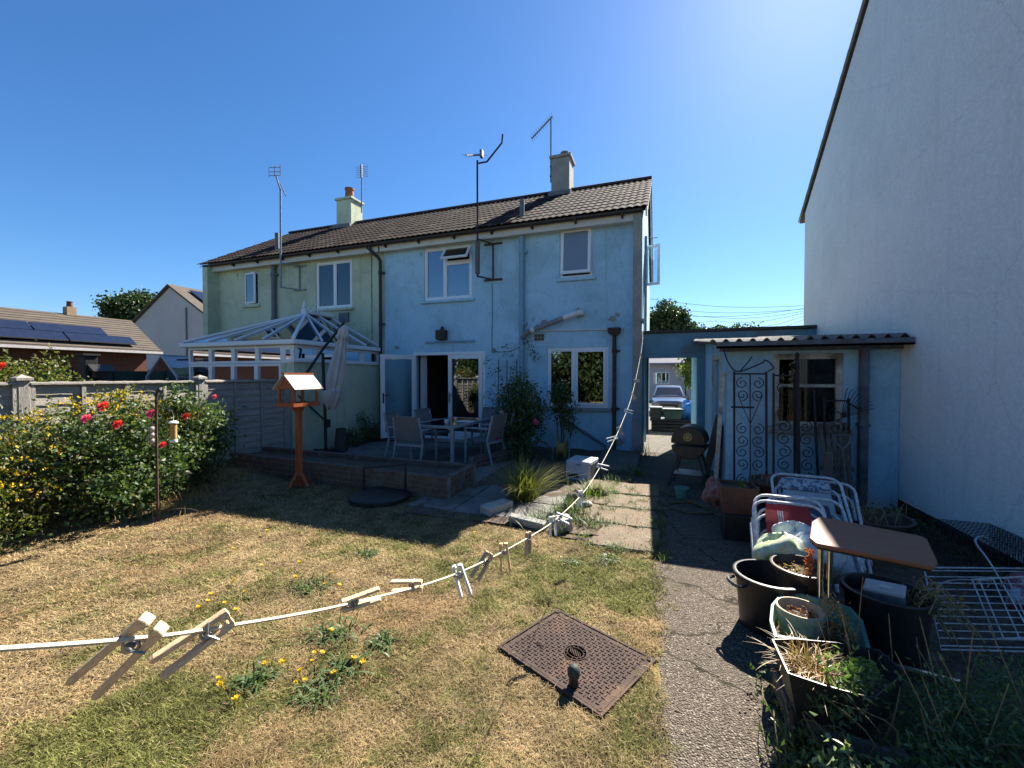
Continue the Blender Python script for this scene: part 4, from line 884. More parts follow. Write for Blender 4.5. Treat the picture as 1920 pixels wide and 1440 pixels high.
# courses of tiles as real steps
b = MB(); nrow = 14
for j in range(nrow):
    t0, t1 = j / nrow, (j + 1.15) / nrow; p0 = (ex + (rx-ex)*t0, ez + (rz_-ez)*t0 + .035); p1 = (ex + (rx-ex)*min(t1,1), ez + (rz_-ez)*min(t1,1) + .012)
    b.add([(p0[0],-8.3,p0[1]),(p0[0],9.7,p0[1]),(p1[0],9.7,p1[1]),(p1[0],-8.3,p1[1]),(p0[0],-8.3,p0[1]-.03),(p0[0],9.7,p0[1]-.03)], [(0,1,2,3),(4,5,1,0)])
stuff(b.build('tile_course', M['bungroof'], rf))
sv = Vector((rx-ex, 0, rz_-ez)).normalized(); up = Vector((-sv.z, 0, sv.x)) * -1 if sv.x > 0 else Vector((-sv.z, 0, sv.x)); up = Vector((rz_-ez, 0, ex-rx)).normalized()
for row in range(2):
    for i in range(7):
        y = -3.0 + i * 1.72 - (.6 if row else 0); s0 = .16 + row * .47
        p0 = Vector((ex, y, ez)) + sv * s0 + up * .10; q = MB()
        q.prism([p0, p0 + Vector((0,1.68,0)), p0 + Vector((0,1.68,0)) + sv * .45, p0 + sv * .45], up * .04); q.build('solar_panel', M['solar'], bg1)
b = MB(); b.box(ex - .01, ex + .10, -8.3, 9.7, ez - .10, ez - .02); b.build('gutter', M['farwhite'], bg1)
b = MB(); b.box(-18.52, -18.28, 7.9, 8.14, 3.4, 3.86); b.build('chimney', mat('buff chimney', (.38,.27,.16), (.3,.21,.12)), rf); b = MB(); b.lathe([(.08,0),(.07,.16),(.09,.18),(.06,.19)], 10, (-18.4, 8.02, 3.86)); b.build('chimney_pot', M['darkbrick'], rf)
# grey gable house with solar panels
gg = thing('gabled_house', 'tall grey gable end with solar panels left of the green house', 'house', (-28.4, 19, 0))
b = MB(); b.add([(-32.0,17,-.45),(-24.8,17,-.45),(-24.8,17,4.9),(-28.4,17,7.05),(-32.0,17,4.9)], [(0,1,2,3,4)]); b.add([(-24.8,17,-.45),(-24.8,27,-.45),(-24.8,27,4.9),(-24.8,17,4.9)], [(0,1,2,3)]); b.add([(-32,17,-.45),(-32,17,4.9),(-32,27,4.9),(-32,27,-.45)], [(0,1,2,3)]); b.build('wall', M['gablewall'], gg)
b = MB()
for sx in (-1, 1):
    e = (-28.4 + sx * 3.95, 4.73); r = (-28.4, 7.10)
    b.prism([(e[0],16.85,e[1]), (r[0],16.85,r[1]), (r[0],16.85,r[1]+.12), (e[0],16.85,e[1]+.12)], (0,10.3,0))
rf = b.build('roof', M['bungroof'], gg)
for i in range(3):
    q = MB(); s = Vector((3.95,0,-2.37)).normalized(); n_ = Vector((2.37,0,3.95)).normalized(); p0 = Vector((-28.4, 17.7 + i * 2.1, 7.24)) + s * .7 + n_ * .06
    q.prism([p0, p0 + Vector((0,2.05,0)), p0 + Vector((0,2.05,0)) + s * 3.0, p0 + s * 3.0], n_ * .05); q.build('solar_panel', M['solar'], gg)
b = MB(); b.tube([(-26.9,16.95,5.7),(-26.9,16.95,0)], .04, 6); b.build('downpipe', M['greypipe'], gg)

# small garden buildings glimpsed over the fence
gs = thing('greenhouse', 'small glass greenhouse seen over the left fence', 'greenhouse', (-13.1, 8.6, -.4))
f = MB()
def gf(y): return [(-13.75,y,-.45),(-13.75,y,1.55),(-13.1,y,2.16),(-12.45,y,1.55),(-12.45,y,-.45)]
for y in (7.6, 8.6, 9.6):
    q = gf(y)
    for i in range(4): f.bar(q[i], q[i+1], .045, .045)
for i in range(5): f.bar(gf(7.6)[i], gf(9.6)[i], .045, .045)
f.build('frame', M['farwhite'], gs)
for i in range(4):
    q = MB(); a_, b2 = gf(7.62)[i], gf(7.62)[i+1]; c2, d2 = gf(9.58)[i+1], gf(9.58)[i]; q.add([a_, b2, c2, d2], [(0,1,2,3)]); q.build('pane', M['roofglass'], gs)
q = MB(); q.add(gf(7.61), [(0,1,2,3,4)]); q.build('pane', M['roofglass'], gs)
su = thing('summerhouse', 'white panelled summerhouse with felt roof beside the conservatory', 'shed', (-11.2, 8.6, -.4))
b = MB(); b.wall(-12.1, -10.4, -.45, 1.98, [(-11.85,-11.35,1.0,1.75), (-11.0,-10.6,.9,1.75)], 7.7, 7.8, W); b.box(-12.1, -12.0, 7.81, 9.4, -.45, 1.98); b.box(-10.5, -10.4, 7.81, 9.4, -.45, 1.98); b.build('wall', M['farwhite'], su)
b = MB(); b.prism([(-12.3,7.5,1.99), (-10.2,7.5,1.99), (-10.2,7.5,2.04), (-12.3,7.5,2.04)], (0,2.1,.12)); b.build('roof', M['dark'], su)
for (x0, x1, z0, z1) in ((-11.85,-11.35,1.0,1.75), (-11.0,-10.6,.9,1.75)):
    b = MB(); b.box(x0, x1, 7.74, 7.75, z0, z1); wn = b.build('pane', M['glass'], su); b = MB(); b.box(x0, x1, 7.72, 7.735, (z0+z1)/2-.02, (z0+z1)/2+.02); b.build('glazing_bar', M['farwhite'], su)
cb = thing('dark_fence', 'dark green panel fence in the garden beyond the left fence', 'fence', (-14.5, 7.5, 0))
for i in range(4):
    b = MB(); b.box(-14.05, -14.0, 5.3 + i * .85, 6.11 + i * .85, -.45, 1.72); b.build('panel', M['binlid'], cb); b = MB(); b.box(-14.06, -13.97, 6.11 + i * .85, 6.15 + i * .85, -.45, 1.77); b.build('post', M['dark'], cb)
bx = thing('nest_box', 'dark wooden bird house on a post beyond the left fence', 'bird house', (-11, 5.24, -.4))
b = MB(); b.box(-11.04, -10.96, 5.2, 5.28, -.45, 1.55); b.build('post', M['darkwood'], bx); b = MB(); b.box(-11.13, -10.87, 5.11, 5.37, 1.55, 1.68); b.build('box', M['darkwood'], bx); b = MB(); b.prism([(-11.2,5.05,1.68),(-10.8,5.05,1.68),(-11.0,5.05,1.82)], (0,.38,0)); b.build('roof', M['dark'], bx)
ch_ = thing('flue', 'square black flue standing beyond the left fence', 'flue', (-11.1, 5.1, -.4)); b = MB(); b.box(-11.25, -11.0, 5.0, 5.22, -.45, 2.0); b.build('stack', M['dark'], ch_, bevel=.02); b = MB(); b.box(-11.28, -10.97, 4.97, 5.25, 2.0, 2.04); b.build('cap', M['black'], ch_)

# ================================================================== RIGHT HOUSE
rh = thing('grey_house', 'large pale grey rendered gable wall along the right of the garden', 'house', (5.5, 6.3, 0))
GXW, y0, y1, yr, ze, zr = 2.66, 2.9, 9.62, 6.26, 4.76, 7.30
b = MB(); b.add([(GXW,y1,.13),(GXW,y0,.13),(GXW,y0,ze),(GXW,yr,zr),(GXW,y1,ze)], [(0,1,2,3,4)]); b.add([(GXW,y0,.13),(9,y0,.13),(9,y0,ze),(GXW,y0,ze)], [(0,1,2,3)]); b.add([(9,y1,.13),(GXW,y1,.13),(GXW,y1,ze),(9,y1,ze)], [(0,1,2,3)]); b.add([(9,y0,.13),(9,y1,.13),(9,y1,ze),(9,yr,zr),(9,y0,ze)], [(0,1,2,3,4)])
b.add([(GXW,y1,.13),(GXW,y0,.13),(9,y0,.13),(9,y1,.13)], [(0,1,2,3)]); b.build('wall', M['greywall'], rh)
b = MB(); b.box(GXW + .025, 8.98, y0 + .03, y1 - .03, -.05, .13); b.build('plinth', M['black'], rh)  # recessed plinth; its black stands in for deep shade under the wall
rf = None
for sgn, ya in ((1, y1 + .22), (-1, y0 - .22)):
    b = MB(); za = ze - .22 * (zr - ze) / (y1 - yr) + .05
    b.prism([(GXW-.03,ya,za), (GXW-.03,yr,zr+.05), (GXW-.03,yr,zr+.085), (GXW-.03,ya,za+.035)], (6.5,0,0)); o = b.build('roof', M['bungroof'], rh)
    d = (Vector((0, yr, zr+.05)) - Vector((0, ya, za))); n = 14
    b = MB()
    for i in range(n):
        p0 = Vector((GXW-.04, ya, za)) + d * (i / n) + Vector((0,0,.03)); p1 = Vector((GXW-.04, ya, za)) + d * ((i + .96) / n) + Vector((0,0,.045)); b.bar(p0, p1, .03, .035)
    b.build('verge_tile', M['bare'], o)
b = MB(); b.box(3.10, 3.16, 5, 5.1, 6, 6.1)
b = MB(); b.tube([(GXW - .05, 4.0, 5.33), (GXW + .02, 4.02, 5.36)], .02, 6); b.build('wall_fixing', M['iron'], rh)

# ================================================================== LINK WALL AND SHED
lk = thing('link_wall', 'flat topped blue wall bridging the passage between house and shed', 'wall', (1.2, 9.0, 0))
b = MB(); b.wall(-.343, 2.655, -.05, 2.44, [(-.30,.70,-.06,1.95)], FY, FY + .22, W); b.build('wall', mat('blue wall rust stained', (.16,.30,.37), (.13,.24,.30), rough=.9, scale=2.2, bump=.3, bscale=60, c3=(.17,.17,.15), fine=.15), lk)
b = MB(); b.box(-.35, 2.652, FY - .05, FY + 2.3, 2.445, 2.50); b.build('flat_roof', M['darkwood'], lk, bevel=.006)
b = MB(); b.box(.74, .84, 9.13, 11.1, -.05, 2.43); b.build('passage_wall', M['blue'], lk)
sh = thing('garden_shed', 'blue rendered lean-to shed with corrugated roof against the grey house', 'shed', (1.75, 6.2, 0))
SX0, SX1, SY = .84, 2.655, 6.10
wn = (1.36, 2.10, .95, 1.86)
b = MB(); b.wall(SX0, SX1, -.05, 2.0, [wn], SY, SY + .12, W); b.build('front_wall', M['blue'], sh)
dr = (6.75, 7.6, .0, 1.83)
b = MB(); b.wall(SY + .125, FY - .005, -.05, 2.0, [dr], SX0, SX0 + .12, WX)
b.prism([(SX0,SY+.13,2.0),(SX0,FY-.005,2.0),(SX0,FY-.005,2.22)], (.12,0,0)); b.build('side_wall', M['blue'], sh)
b = MB(); b.box(SX0 - .02, SX0 + .0, dr[0] - .09, dr[0], 0, 1.9); b.box(SX0 - .02, SX0, dr[1], dr[1] + .09, 0, 1.9); b.box(SX0 - .02, SX0, dr[0], dr[1], 1.83, 1.9); b.build('door_frame', M['oldpaint'], sh)
b = MB(); b.box(SX0 + .05, SX0 + .09, dr[0] + .005, dr[1] - .005, .02, 1.825); dd = b.build('door', M['bluepipe'], sh, bevel=.005); b = MB(); b.lathe([(.02,0),(.02,.05),(.03,.06),(.02,.09),(0,.09)], 12, (SX0 + .05, dr[0] + .09, .98), axis=(-1,0,0)); b.build('handle', M['black'], dd)
b = MB(); b.box(SX0 + .13, SX1 - .01, SY + .13, FY - .01, -.02, .02); b.build('floor', M['concrete'], sh)
b = MB(); b.box(SX1 - .03, SX1 - .005, SY + .13, FY - .01, .02, 1.96); b.box(SX0 + .13, SX1 - .04, FY - .03, FY - .006, .02, 1.96); b.build('inner_wall', M['darkwood'], sh)
# corrugated roof sheets
def corr(x0, x1, nm):
    b = MB(); pitch = .15; n = int((x1 - x0) / pitch * 8); yy = [5.86, 7.4, 8.88]; zz = [2.02, 2.15, 2.275]
    def z(x): return .034 * math.sin(2 * math.pi * (x - .6) / pitch)
    vs = [(x0 + (x1-x0)*i/n, y, q + z(x0 + (x1-x0)*i/n) + t) for t in (0, -.012) for y, q in zip(yy, zz) for i in range(n+1)]; k = n + 1; fs = []
    for j in range(2):
        for i in range(n): fs.append((j*k+i, j*k+i+1, (j+1)*k+i+1, (j+1)*k+i)); a = 3*k; fs.append((a+(j+1)*k+i, a+(j+1)*k+i+1, a+j*k+i+1, a+j*k+i))
    for i in range(n): fs.append((3*k+i, 3*k+i+1, i+1, i))
    b.add(vs, fs); return b.build(nm, M['cement'], sh, smooth=True)
corr(.60, 1.68, 'corrugated_sheet'); o = corr(1.62, 2.652, 'corrugated_sheet'); o.location.z += .014
b = MB(); b.box(SX0 - .16, 2.65, 5.80, 5.90, 1.93, 1.955); b.box(SX0 - .16, 2.65, 5.80, 5.812, 1.93, 2.01); b.box(SX0 - .16, 2.65, 5.888, 5.90, 1.93, 2.01); b.build('gutter', M['shedpipe'], sh)
b = MB(); b.box(SX0 - .1, 2.65, 6.03, 6.095, 1.90, 1.985); b.build('fascia', M['shedpipe'], sh)
b = MB(); b.box(2.245, 2.325, 5.99, 6.085, .02, 1.93); b.box(2.23, 2.34, 5.98, 6.095, .98, 1.02); b.build('downpipe', M['shedpipe'], sh, bevel=.008)
# shed window: flaking frame, transom, dark inside with stored timber
f = MB(); f.wall(wn[0], wn[1], wn[2], wn[3], [(wn[0]+.07, wn[1]-.07, wn[2]+.06, 1.44), (wn[0]+.07, wn[1]-.07, 1.48, wn[3]-.07)], SY - .012, SY + .06, W); wf = f.build('window', M['oldpaint'], sh, bevel=.006)
for z0, z1 in ((wn[2]+.06, 1.44), (1.48, wn[3]-.07)):
    q = MB(); q.box(wn[0]+.068, wn[1]-.068, SY + .025, SY + .029, z0, z1); q.build('pane', M['dullglass'], wf)
s = MB(); s.box(wn[0] - .05, wn[1] + .08, SY - .09, SY - .013, wn[2] - .09, wn[2] - .004); s.build('sill', M['bare'], wf, bevel=.01)
for i in range(6):
    q = MB(); x = 1.62 + i * .085; q.bar((x - .10, 6.62 + .05*i, .03), (x + .06, 6.36, 1.55 + .06 * (i % 3)), .07, .022, up=(0,1,0)); q.build('stored_plank', M['darkwood'], sh)
q = MB(); q.box(1.9, 2.02, 6.4, 6.55, 1.55, 1.6); q.build('shelf', M['darkwood'], sh)
# ================================================================== BEYOND THE PASSAGE
fb = thing('far_bungalow', 'pale house with lilac grey roof beyond the passage', 'house', (2, 40, 0))
b = MB(); b.wall(-8, 12, -.45, 2.5, [(-.5,.75,.9,1.9), (3.0,4.0,.0,2.1)], 36, 36.3, W); b.box(-8, 12, 42, 42.2, 0, 2.5); b.build('wall', M['farwhite'], fb)
b = MB(); b.prism([(-8.4,35.5,2.5),(-8.4,39.2,5.0),(-8.4,39.2,5.15),(-8.4,35.5,2.65)], (20.8,0,0)); b.prism([(-8.4,42.7,2.5),(-8.4,39.2,5.0),(-8.4,39.2,5.15),(-8.4,42.7,2.65)], (20.8,0,0)); b.build('roof', M['farroof'], fb)
b = MB(); b.wall(-.5, .75, .9, 1.9, [(-.42,.1,.98,1.82),(.18,.67,.98,1.82)], 35.98, 36.05, W); ww = b.build('window', M['upvc'], fb); b = MB(); b.box(-.45, .7, 36.06, 36.08, .95, 1.85); b.build('pane', M['glass'], ww)
b = MB(); b.box(3.0, 4.0, 36.1, 36.2, 0, 2.1); b.build('door', M['darkwood'], fb)
b = MB(); b.box(1.2, 4.4, 34.6, 36, 2.35, 2.47); b.tube([(1.9,34.8,2.35),(1.9,34.8,0)], .05, 6); b.build('porch', M['darkwood'], fb)
road = MB(); road.box(-60, 60, 27, 33, -.46, -.43); struct(road.build('road', mat('asphalt', (.06,.06,.062), (.045,.045,.047), rough=.95, bump=.3)))
drv = MB(); drv.quad((-3,14.4,-.40),(8,14.4,-.40),(8,27,-.42),(-3,27,-.42)); struct(drv.build('driveway', M['concrete']))
# car seen nose on
car = thing('parked_car', 'small pale blue hatchback parked nose on beyond the passage', 'car', (.6, 22.5, 0))
cx, cy = .45, 22.0
def carsec(y, prof): return [(cx + s * x, y, z) for s in (1,) for x, z in prof]
b = MB(); secs = [(0, .62, .30, .62, .55), (.06, .78, .26, .74, .70), (.5, .84, .24, .84, .80), (1.15, .86, .24, .93, .84), (1.9, .86, .24, .95, .86), (3.4, .85, .24, .97, .84), (3.75, .78, .28, .90, .75)]
rings = []
for dy, wd, zb, zt, wt in secs: rings.append([(cx-wd,cy+dy,zb+.12),(cx-wd*.93,cy+dy,zb),(cx+wd*.93,cy+dy,zb),(cx+wd,cy+dy,zb+.12),(cx+wd,cy+dy,zt-.18),(cx+wt,cy+dy,zt-.04),(cx+wt*.6,cy+dy,zt+.01),(cx-wt*.6,cy+dy,zt+.01),(cx-wt,cy+dy,zt-.04),(cx-wd,cy+dy,zt-.18)])
vs = [p_ for r_ in rings for p_ in r_]; n = 10; fs = [(i*n+k, i*n+(k+1) % n, (i+1)*n+(k+1) % n, (i+1)*n+k) for i in range(len(rings)-1) for k in range(n)] + [tuple(range(n)), tuple(range((len(rings)-1)*n, len(rings)*n))[::-1]]
b.add(vs, fs); b.build('body', M['carblue'], car, smooth=True)
b = MB(); ro = [(1.05,.80,.92),(1.75,.62,1.40),(2.6,.63,1.46),(3.3,.58,1.38),(3.7,.74,.92)]
vs = [q for dy, wd, z in ro for q in ((cx-wd,cy+dy,z),(cx-wd*.5,cy+dy,z+.03),(cx+wd*.5,cy+dy,z+.03),(cx+wd,cy+dy,z))] + [(cx-.82,cy+1.05,.90),(cx+.82,cy+1.05,.90),(cx-.82,cy+3.7,.90),(cx+.82,cy+3.7,.90)]
b.add(vs, [(i*4+k, i*4+k+1, (i+1)*4+k+1, (i+1)*4+k) for i in range(4) for k in range(3)] + [(20,0,4,8,12,16,22), (21,23,19,15,11,7,3)]); b.build('cabin', M['carblue'], car, smooth=True)
b = MB(); b.add([(cx-.68,cy+1.16,.98),(cx+.68,cy+1.16,.98),(cx+.56,cy+1.70,1.36),(cx-.56,cy+1.70,1.36)], [(0,1,2,3)]); b.v = [(x, y-.03, z+.025) for x, y, z in b.v]; b.build('windscreen', M['solar'], car)
for s in (-1, 1):
    b = MB(); b.obox((cx+s*.62,cy+.12,.62), (.26,.12,.13), (0,0,s*.35)); b.build('headlight', M['lamp'], car, bevel=.02)
    b = MB(); b.obox((cx+s*.90,cy+1.35,.98), (.16,.09,.12)); b.build('mirror', M['carblue'], car, bevel=.02)
    for dy in (.65, 3.0):
        b = MB(); b.lathe([(.0,-.09),(.2,-.09),(.30,-.07),(.30,.07),(.2,.09),(0,.09)], 20, (cx+s*.76,cy+dy,.30), axis=(1,0,0)); wl = b.build('wheel', M['tyre'], car, smooth=True)
        b = MB(); b.lathe([(.0,.092),(.18,.092),(.19,.085)], 16, (cx+s*.76,cy+dy,.30), axis=(s,0,0)); b.build('rim', M['alloy'], wl)
b = MB(); b.box(cx-.42, cx+.42, cy-.012, cy+.03, .44, .60); b.build('grille', M['black'], car)
b = MB(); b.box(cx-.26, cx+.26, cy-.03, cy-.013, .36, .47); b.build('number_plate', M['plate'], car)
car.location.z = -.41
# bins, box, bag and picket fence in the passage
st = thing('storage_chest', 'long dark plastic storage chest across the end of the passage', 'chest', (.3, 12.9, 0))
for i, (z0, z1, d) in enumerate(((.02,.12,0), (.125,.22,.02), (.225,.31,.0))):
    b = MB(); b.box(-.22, .93, 12.4 + d, 13.0, z0, z1); b.build('panel', M['dark'], st, bevel=.02)
b = MB(); b.box(-.26, .97, 12.34, 13.05, .312, .36); b.build('lid', M['dark'], st, bevel=.02)
rb = thing('refuse_bin', 'dark grey refuse bin at the left of the passage chest', 'bin', (-.05, 12.6, .36)); b = MB(); b.prism([(-.24,12.42,.36),(.04,12.42,.36),(.06,12.42,.66),(-.26,12.42,.66)], (0,.4,0)); b.build('body', M['potblack'], rb, bevel=.02); b = MB(); b.box(-.28, .08, 12.38, 12.86, .662, .70); b.build('lid', M['greypipe'], rb, bevel=.015)
gb = thing('green_box', 'dark green recycling box on the passage chest', 'box', (.35, 12.6, .36)); b = MB(); b.prism([(.14,12.36,.36),(.56,12.36,.36),(.60,12.36,.63),(.10,12.36,.63)], (0,.42,0)); b.build('body', M['binlid'], gb, bevel=.02); b = MB(); b.box(.07, .63, 12.33, 12.81, .632, .66); b.build('rim', M['binlid'], gb, bevel=.01)
bgm = MB()
def lump(c, r, seed, n=14, m_=10, amp=.2, crease=0.):
    r0 = random.Random(seed); ph = [(r0.uniform(0,6), r0.uniform(1,4), r0.uniform(1,3)) for _ in range(5)]; b = MB(); vs = []; fs = []
    for j in range(m_+1):
        t = math.pi * j / m_
        for i in range(n):
            a = 2*math.pi*i/n; k = 1 + amp * sum(math.sin(p+q*a+s*t) for p, q, s in [(p, round(q), s) for p, q, s in ph]) / 3 + amp * crease * abs(math.sin(ph[0][0] + a * 5 + 3 * math.sin(t * 3 + ph[1][0]))) * math.sin(t) + amp * crease * .5 * math.sin(a * 11 + t * 7)
            vs.append((c[0]+r[0]*k*math.sin(t)*math.cos(a), c[1]+r[1]*k*math.sin(t)*math.sin(a), c[2]+r[2]*k*math.cos(t)))
    for j in range(m_):
        for i in range(n): fs.append((j*n+i, (j+1)*n+i, (j+1)*n+(i+1) % n, j*n+(i+1) % n))
    b.add(vs, fs); return b
o = lump((.78, 12.7, .60), (.22,.22,.26), 5, 26, 18, amp=.3, crease=.2).build('blue_bag', M['bluebag'], smooth=True); tag(o, 'bright blue plastic bag beside the green box in the passage', 'bag')
pf = thing('picket_fence', 'dark picket fence at the far end of the passage', 'fence', (1.4, 14.5, 0))
for i in range(9):
    b = MB(); x = .82 + i * .16; b.prism([(x,14.5,0),(x+.09,14.5,0),(x+.09,14.5,.85),(x+.045,14.5,.93),(x,14.5,.85)], (0,.03,0)); b.build('picket', M['darkwood'], pf)
for z in (.3, .7): b = MB(); b.box(.78, 2.3, 14.535, 14.575, z, z + .08); b.build('rail', M['darkwood'], pf)
# ================================================================== PLANTS
def leaf_cloud(name, parent, m, C, size, seed, aspect=.55, jitter=.5, upb=.3):
    """one small folded leaf for every point of C"""
    rg = np.random.default_rng(seed); C = np.asarray(C, float); n = len(C)
    d = rg.normal(size=(n, 3)); d[:, 2] += upb; d /= np.linalg.norm(d, axis=1)[:, None]
    u = rg.normal(size=(n, 3)); u -= d * (u * d).sum(1)[:, None]; u /= np.linalg.norm(u, axis=1)[:, None] + 1e-9
    k = np.cross(d, u); s = size * (1 - jitter / 2 + jitter * rg.random((n, 1)))
    b = C - d * s * .5; t = C + d * s * .5; l = C - u * s * aspect * .5 + k * s * .12; r = C + u * s * aspect * .5 + k * s * .12
    V = np.stack([b, l, t, r], 1).reshape(-1, 3); i = np.arange(n) * 4
    T = np.concatenate([np.stack([i, i+1, i+2], 1), np.stack([i, i+2, i+3], 1)])
    return np_obj(name, V, T, m, parent)
def clumps(blobs, nc, per, spread, seed, shell=.75, zmin=None):
    """clump centres near the skin of ellipsoids, leaves scattered round them"""
    rg = np.random.default_rng(seed); w = np.array([b[1][0]*b[1][1]*b[1][2] for b in blobs]) ** .7; w /= w.sum(); P = []
    ci = rg.choice(len(blobs), nc, p=w)
    for c in ci:
        (x, y, z), (a, b, h) = blobs[c]; d = rg.normal(size=3); d /= np.linalg.norm(d); r = shell + (1.06 - shell) * rg.random()
        if rg.random() < .25: r *= rg.random()
        p = np.array([x, y, z]) + d * r * np.array([a, b, h])
        P.append(p + rg.normal(size=(per, 3)) * spread * (0.7 + .6 * rg.random()))
    P = np.concatenate(P)
    if zmin is not None: P = P[P[:, 2] > zmin]
    return P
def twigs(parent, base, targets, m, r0=.012, name='stem', seed=0, n=4):
    r = random.Random(seed); b = MB()
    for t in targets:
        t = Vector(t); bs = Vector(base) + Vector((r.uniform(-.1,.1), r.uniform(-.1,.1), 0)); mid = bs.lerp(t, .5) + Vector((r.uniform(-.12,.12), r.uniform(-.12,.12), r.uniform(0,.15)))
        b.tube(smooth_pts([bs, mid, t], 4), [r0 * (1 - .8 * i / 8) for i in range(9)], 5)
    return b.build(name, m, parent)
def tree(name, label, loc, h, blobs, nc, per, spread, size, m, seed, group=None, trunk=.25):
    t = thing(name, label, 'tree', loc, group); L = Vector(loc); B = [((L.x+b[0][0], L.y+b[0][1], b[0][2]), b[1]) for b in blobs]
    k = MB(); k.tube([(L.x,L.y,-.1),(L.x+.05,L.y,h*.3),(L.x-.05,L.y+.05,h*.6)], [trunk, trunk*.75, trunk*.4], 10)
    for i, b_ in enumerate(B[:6]): k.tube(smooth_pts([(L.x, L.y, h*.3), Vector((L.x, L.y, h*.45)).lerp(Vector(b_[0]), .5), b_[0]], 3), [trunk*.4, trunk*.35, trunk*.3, trunk*.25, trunk*.2, trunk*.15, trunk*.1], 6)
    k.build('trunk', M['bark'], t, smooth=True)
    leaf_cloud('crown', t, m, clumps(B, nc, per, spread, seed), size, seed + 1, aspect=.7)
    return t
tree('tree', 'dark round tree behind the left bungalow roof', (-62, 33, 0), 11,
     [((0,0,8.8),(3.6,3,2.6)), ((-3.2,0,7.6),(2.6,2.2,1.6)), ((2.8,0,8.2),(2.8,2.2,2.2)), ((.8,0,10.2),(2.4,2,1.5)), ((-1.2,0,7),(3,2,1.5)), ((4.4,0,7.2),(2,2,1.6))], 260, 75, .42, .36, M['leaftree'], 11, trunk=.4)
tree('tree', 'tall bushy tree just right of the blue house gable', (.6, 48, 0), 9.5,
     [((0,0,6.4),(2.5,2,2.6)), ((-1.5,0,5.4),(2.0,2,2)), ((1.4,0,5.2),(2,2,1.8)), ((.2,0,8.0),(1.5,1.5,1.3))], 240, 70, .38, .32, M['leaftree'], 21, trunk=.3)
tree('tree', 'lower spreading tree beside the tall one behind the passage', (5.2, 50, 0), 7,
     [((0,0,5.2),(2.2,2,1.5)), ((1.8,0,4.8),(2.0,2,1.4)), ((-1.8,0,4.6),(2,2,1.4)), ((3.2,0,4.4),(1.6,2,1.2))], 200, 70, .36, .30, M['leaftree'], 31, trunk=.25)
tree('tree', 'rightmost low tree behind the link wall', (9.0, 52, 0), 7,
     [((0,0,5.3),(1.8,2,1.5)), ((1.6,0,4.6),(1.6,2,1.3)), ((-1.4,0,4.8),(1.6,2,1.3))], 150, 70, .36, .30, M['leaftree'], 41, trunk=.22)
# the end of the garden behind the viewer: it is what the windows mirror
tree('tree', 'large dark garden tree behind the viewer, seen mirrored in the windows', (-3.5, -9, 0), 6.5,
     [((0,0,2.7),(2.2,1.6,1.3)), ((-2,0,2.0),(1.8,1.4,1.1)), ((2,.3,2.0),(1.8,1.4,1.1)), ((0,.5,1.2),(2.6,1.4,1.1))], 170, 60, .3, .26, M['leaftree'], 301, trunk=.2)
tree('tree', 'smaller garden tree behind the viewer at the right', (2.2, -7.5, 0), 5,
     [((0,0,3.0),(1.7,1.3,1.5)), ((-1.2,0,2.2),(1.4,1.2,1.2)), ((1.4,0,2.2),(1.4,1.2,1.2)), ((0,.2,1.1),(1.9,1.1,1.0))], 140, 60, .28, .24, M['leaftree'], 311, trunk=.16)
tree('tree', 'spreading garden tree behind the viewer at the left', (-10, -8, 0), 5.5,
     [((0,0,3.2),(2.2,1.5,1.5)), ((-2,0,2.4),(1.6,1.4,1.2)), ((2,.3,2.3),(1.6,1.4,1.2)), ((0,.5,1.2),(2.4,1.2,1.0))], 140, 60, .3, .26, M['leaftree'], 321, trunk=.18)
# sunlit shrub in front of the far house
s_ = thing('shrub', 'sunlit light green shrub seen through the passage', 'shrub', (2.1, 21, 0))
leaf_cloud('crown', s_, M['leaflight'], clumps([((2.1,21,1.9),(1.0,.9,1.4)), ((1.7,21,2.6),(.7,.7,.8)), ((2.6,21,1.4),(.8,.7,1.2))], 130, 60, .14, .12, 51), .13, 52, aspect=.6) if False else leaf_cloud('crown', s_, M['leaflight'], clumps([((2.1,21,1.9),(1.0,.9,1.4)), ((1.7,21,2.6),(.7,.7,.8)), ((2.6,21,1.4),(.8,.7,1.2))], 130, 60, .14, 51), .13, 52, aspect=.6)
twigs(s_, (2.1, 21, 0), [(2.1,21,1.9), (1.7,21,2.4), (2.6,21,1.5)], M['bark'], .03)
# overhead wires
for i, (a_, b2) in enumerate([((1225,561),(1512,573)), ((1230,577),(1512,579)), ((1250,590),(1510,578)), ((1300,592),(1510,583)), ((1340,602),(1510,586)), ((1372,612),(1510,592)), ((1400,616),(1510,598))]):
    A_ = PY(*a_, 60.); B2 = PY(*b2, 60.); c = MB(); pts = [A_.lerp(B2, t / 8) - Vector((0,0,.6 * math.sin(math.pi * t / 8))) for t in range(9)]; pts = [A_ + (A_ - B2) * .3] + pts + [B2 + (B2 - A_) * .6]
    o = c.tube(pts, .022, 4).build('overhead_wire', M['dark']); tag(o, 'one of the thin overhead wires crossing the sky behind the shed', 'wire', 'overhead wires behind the shed')

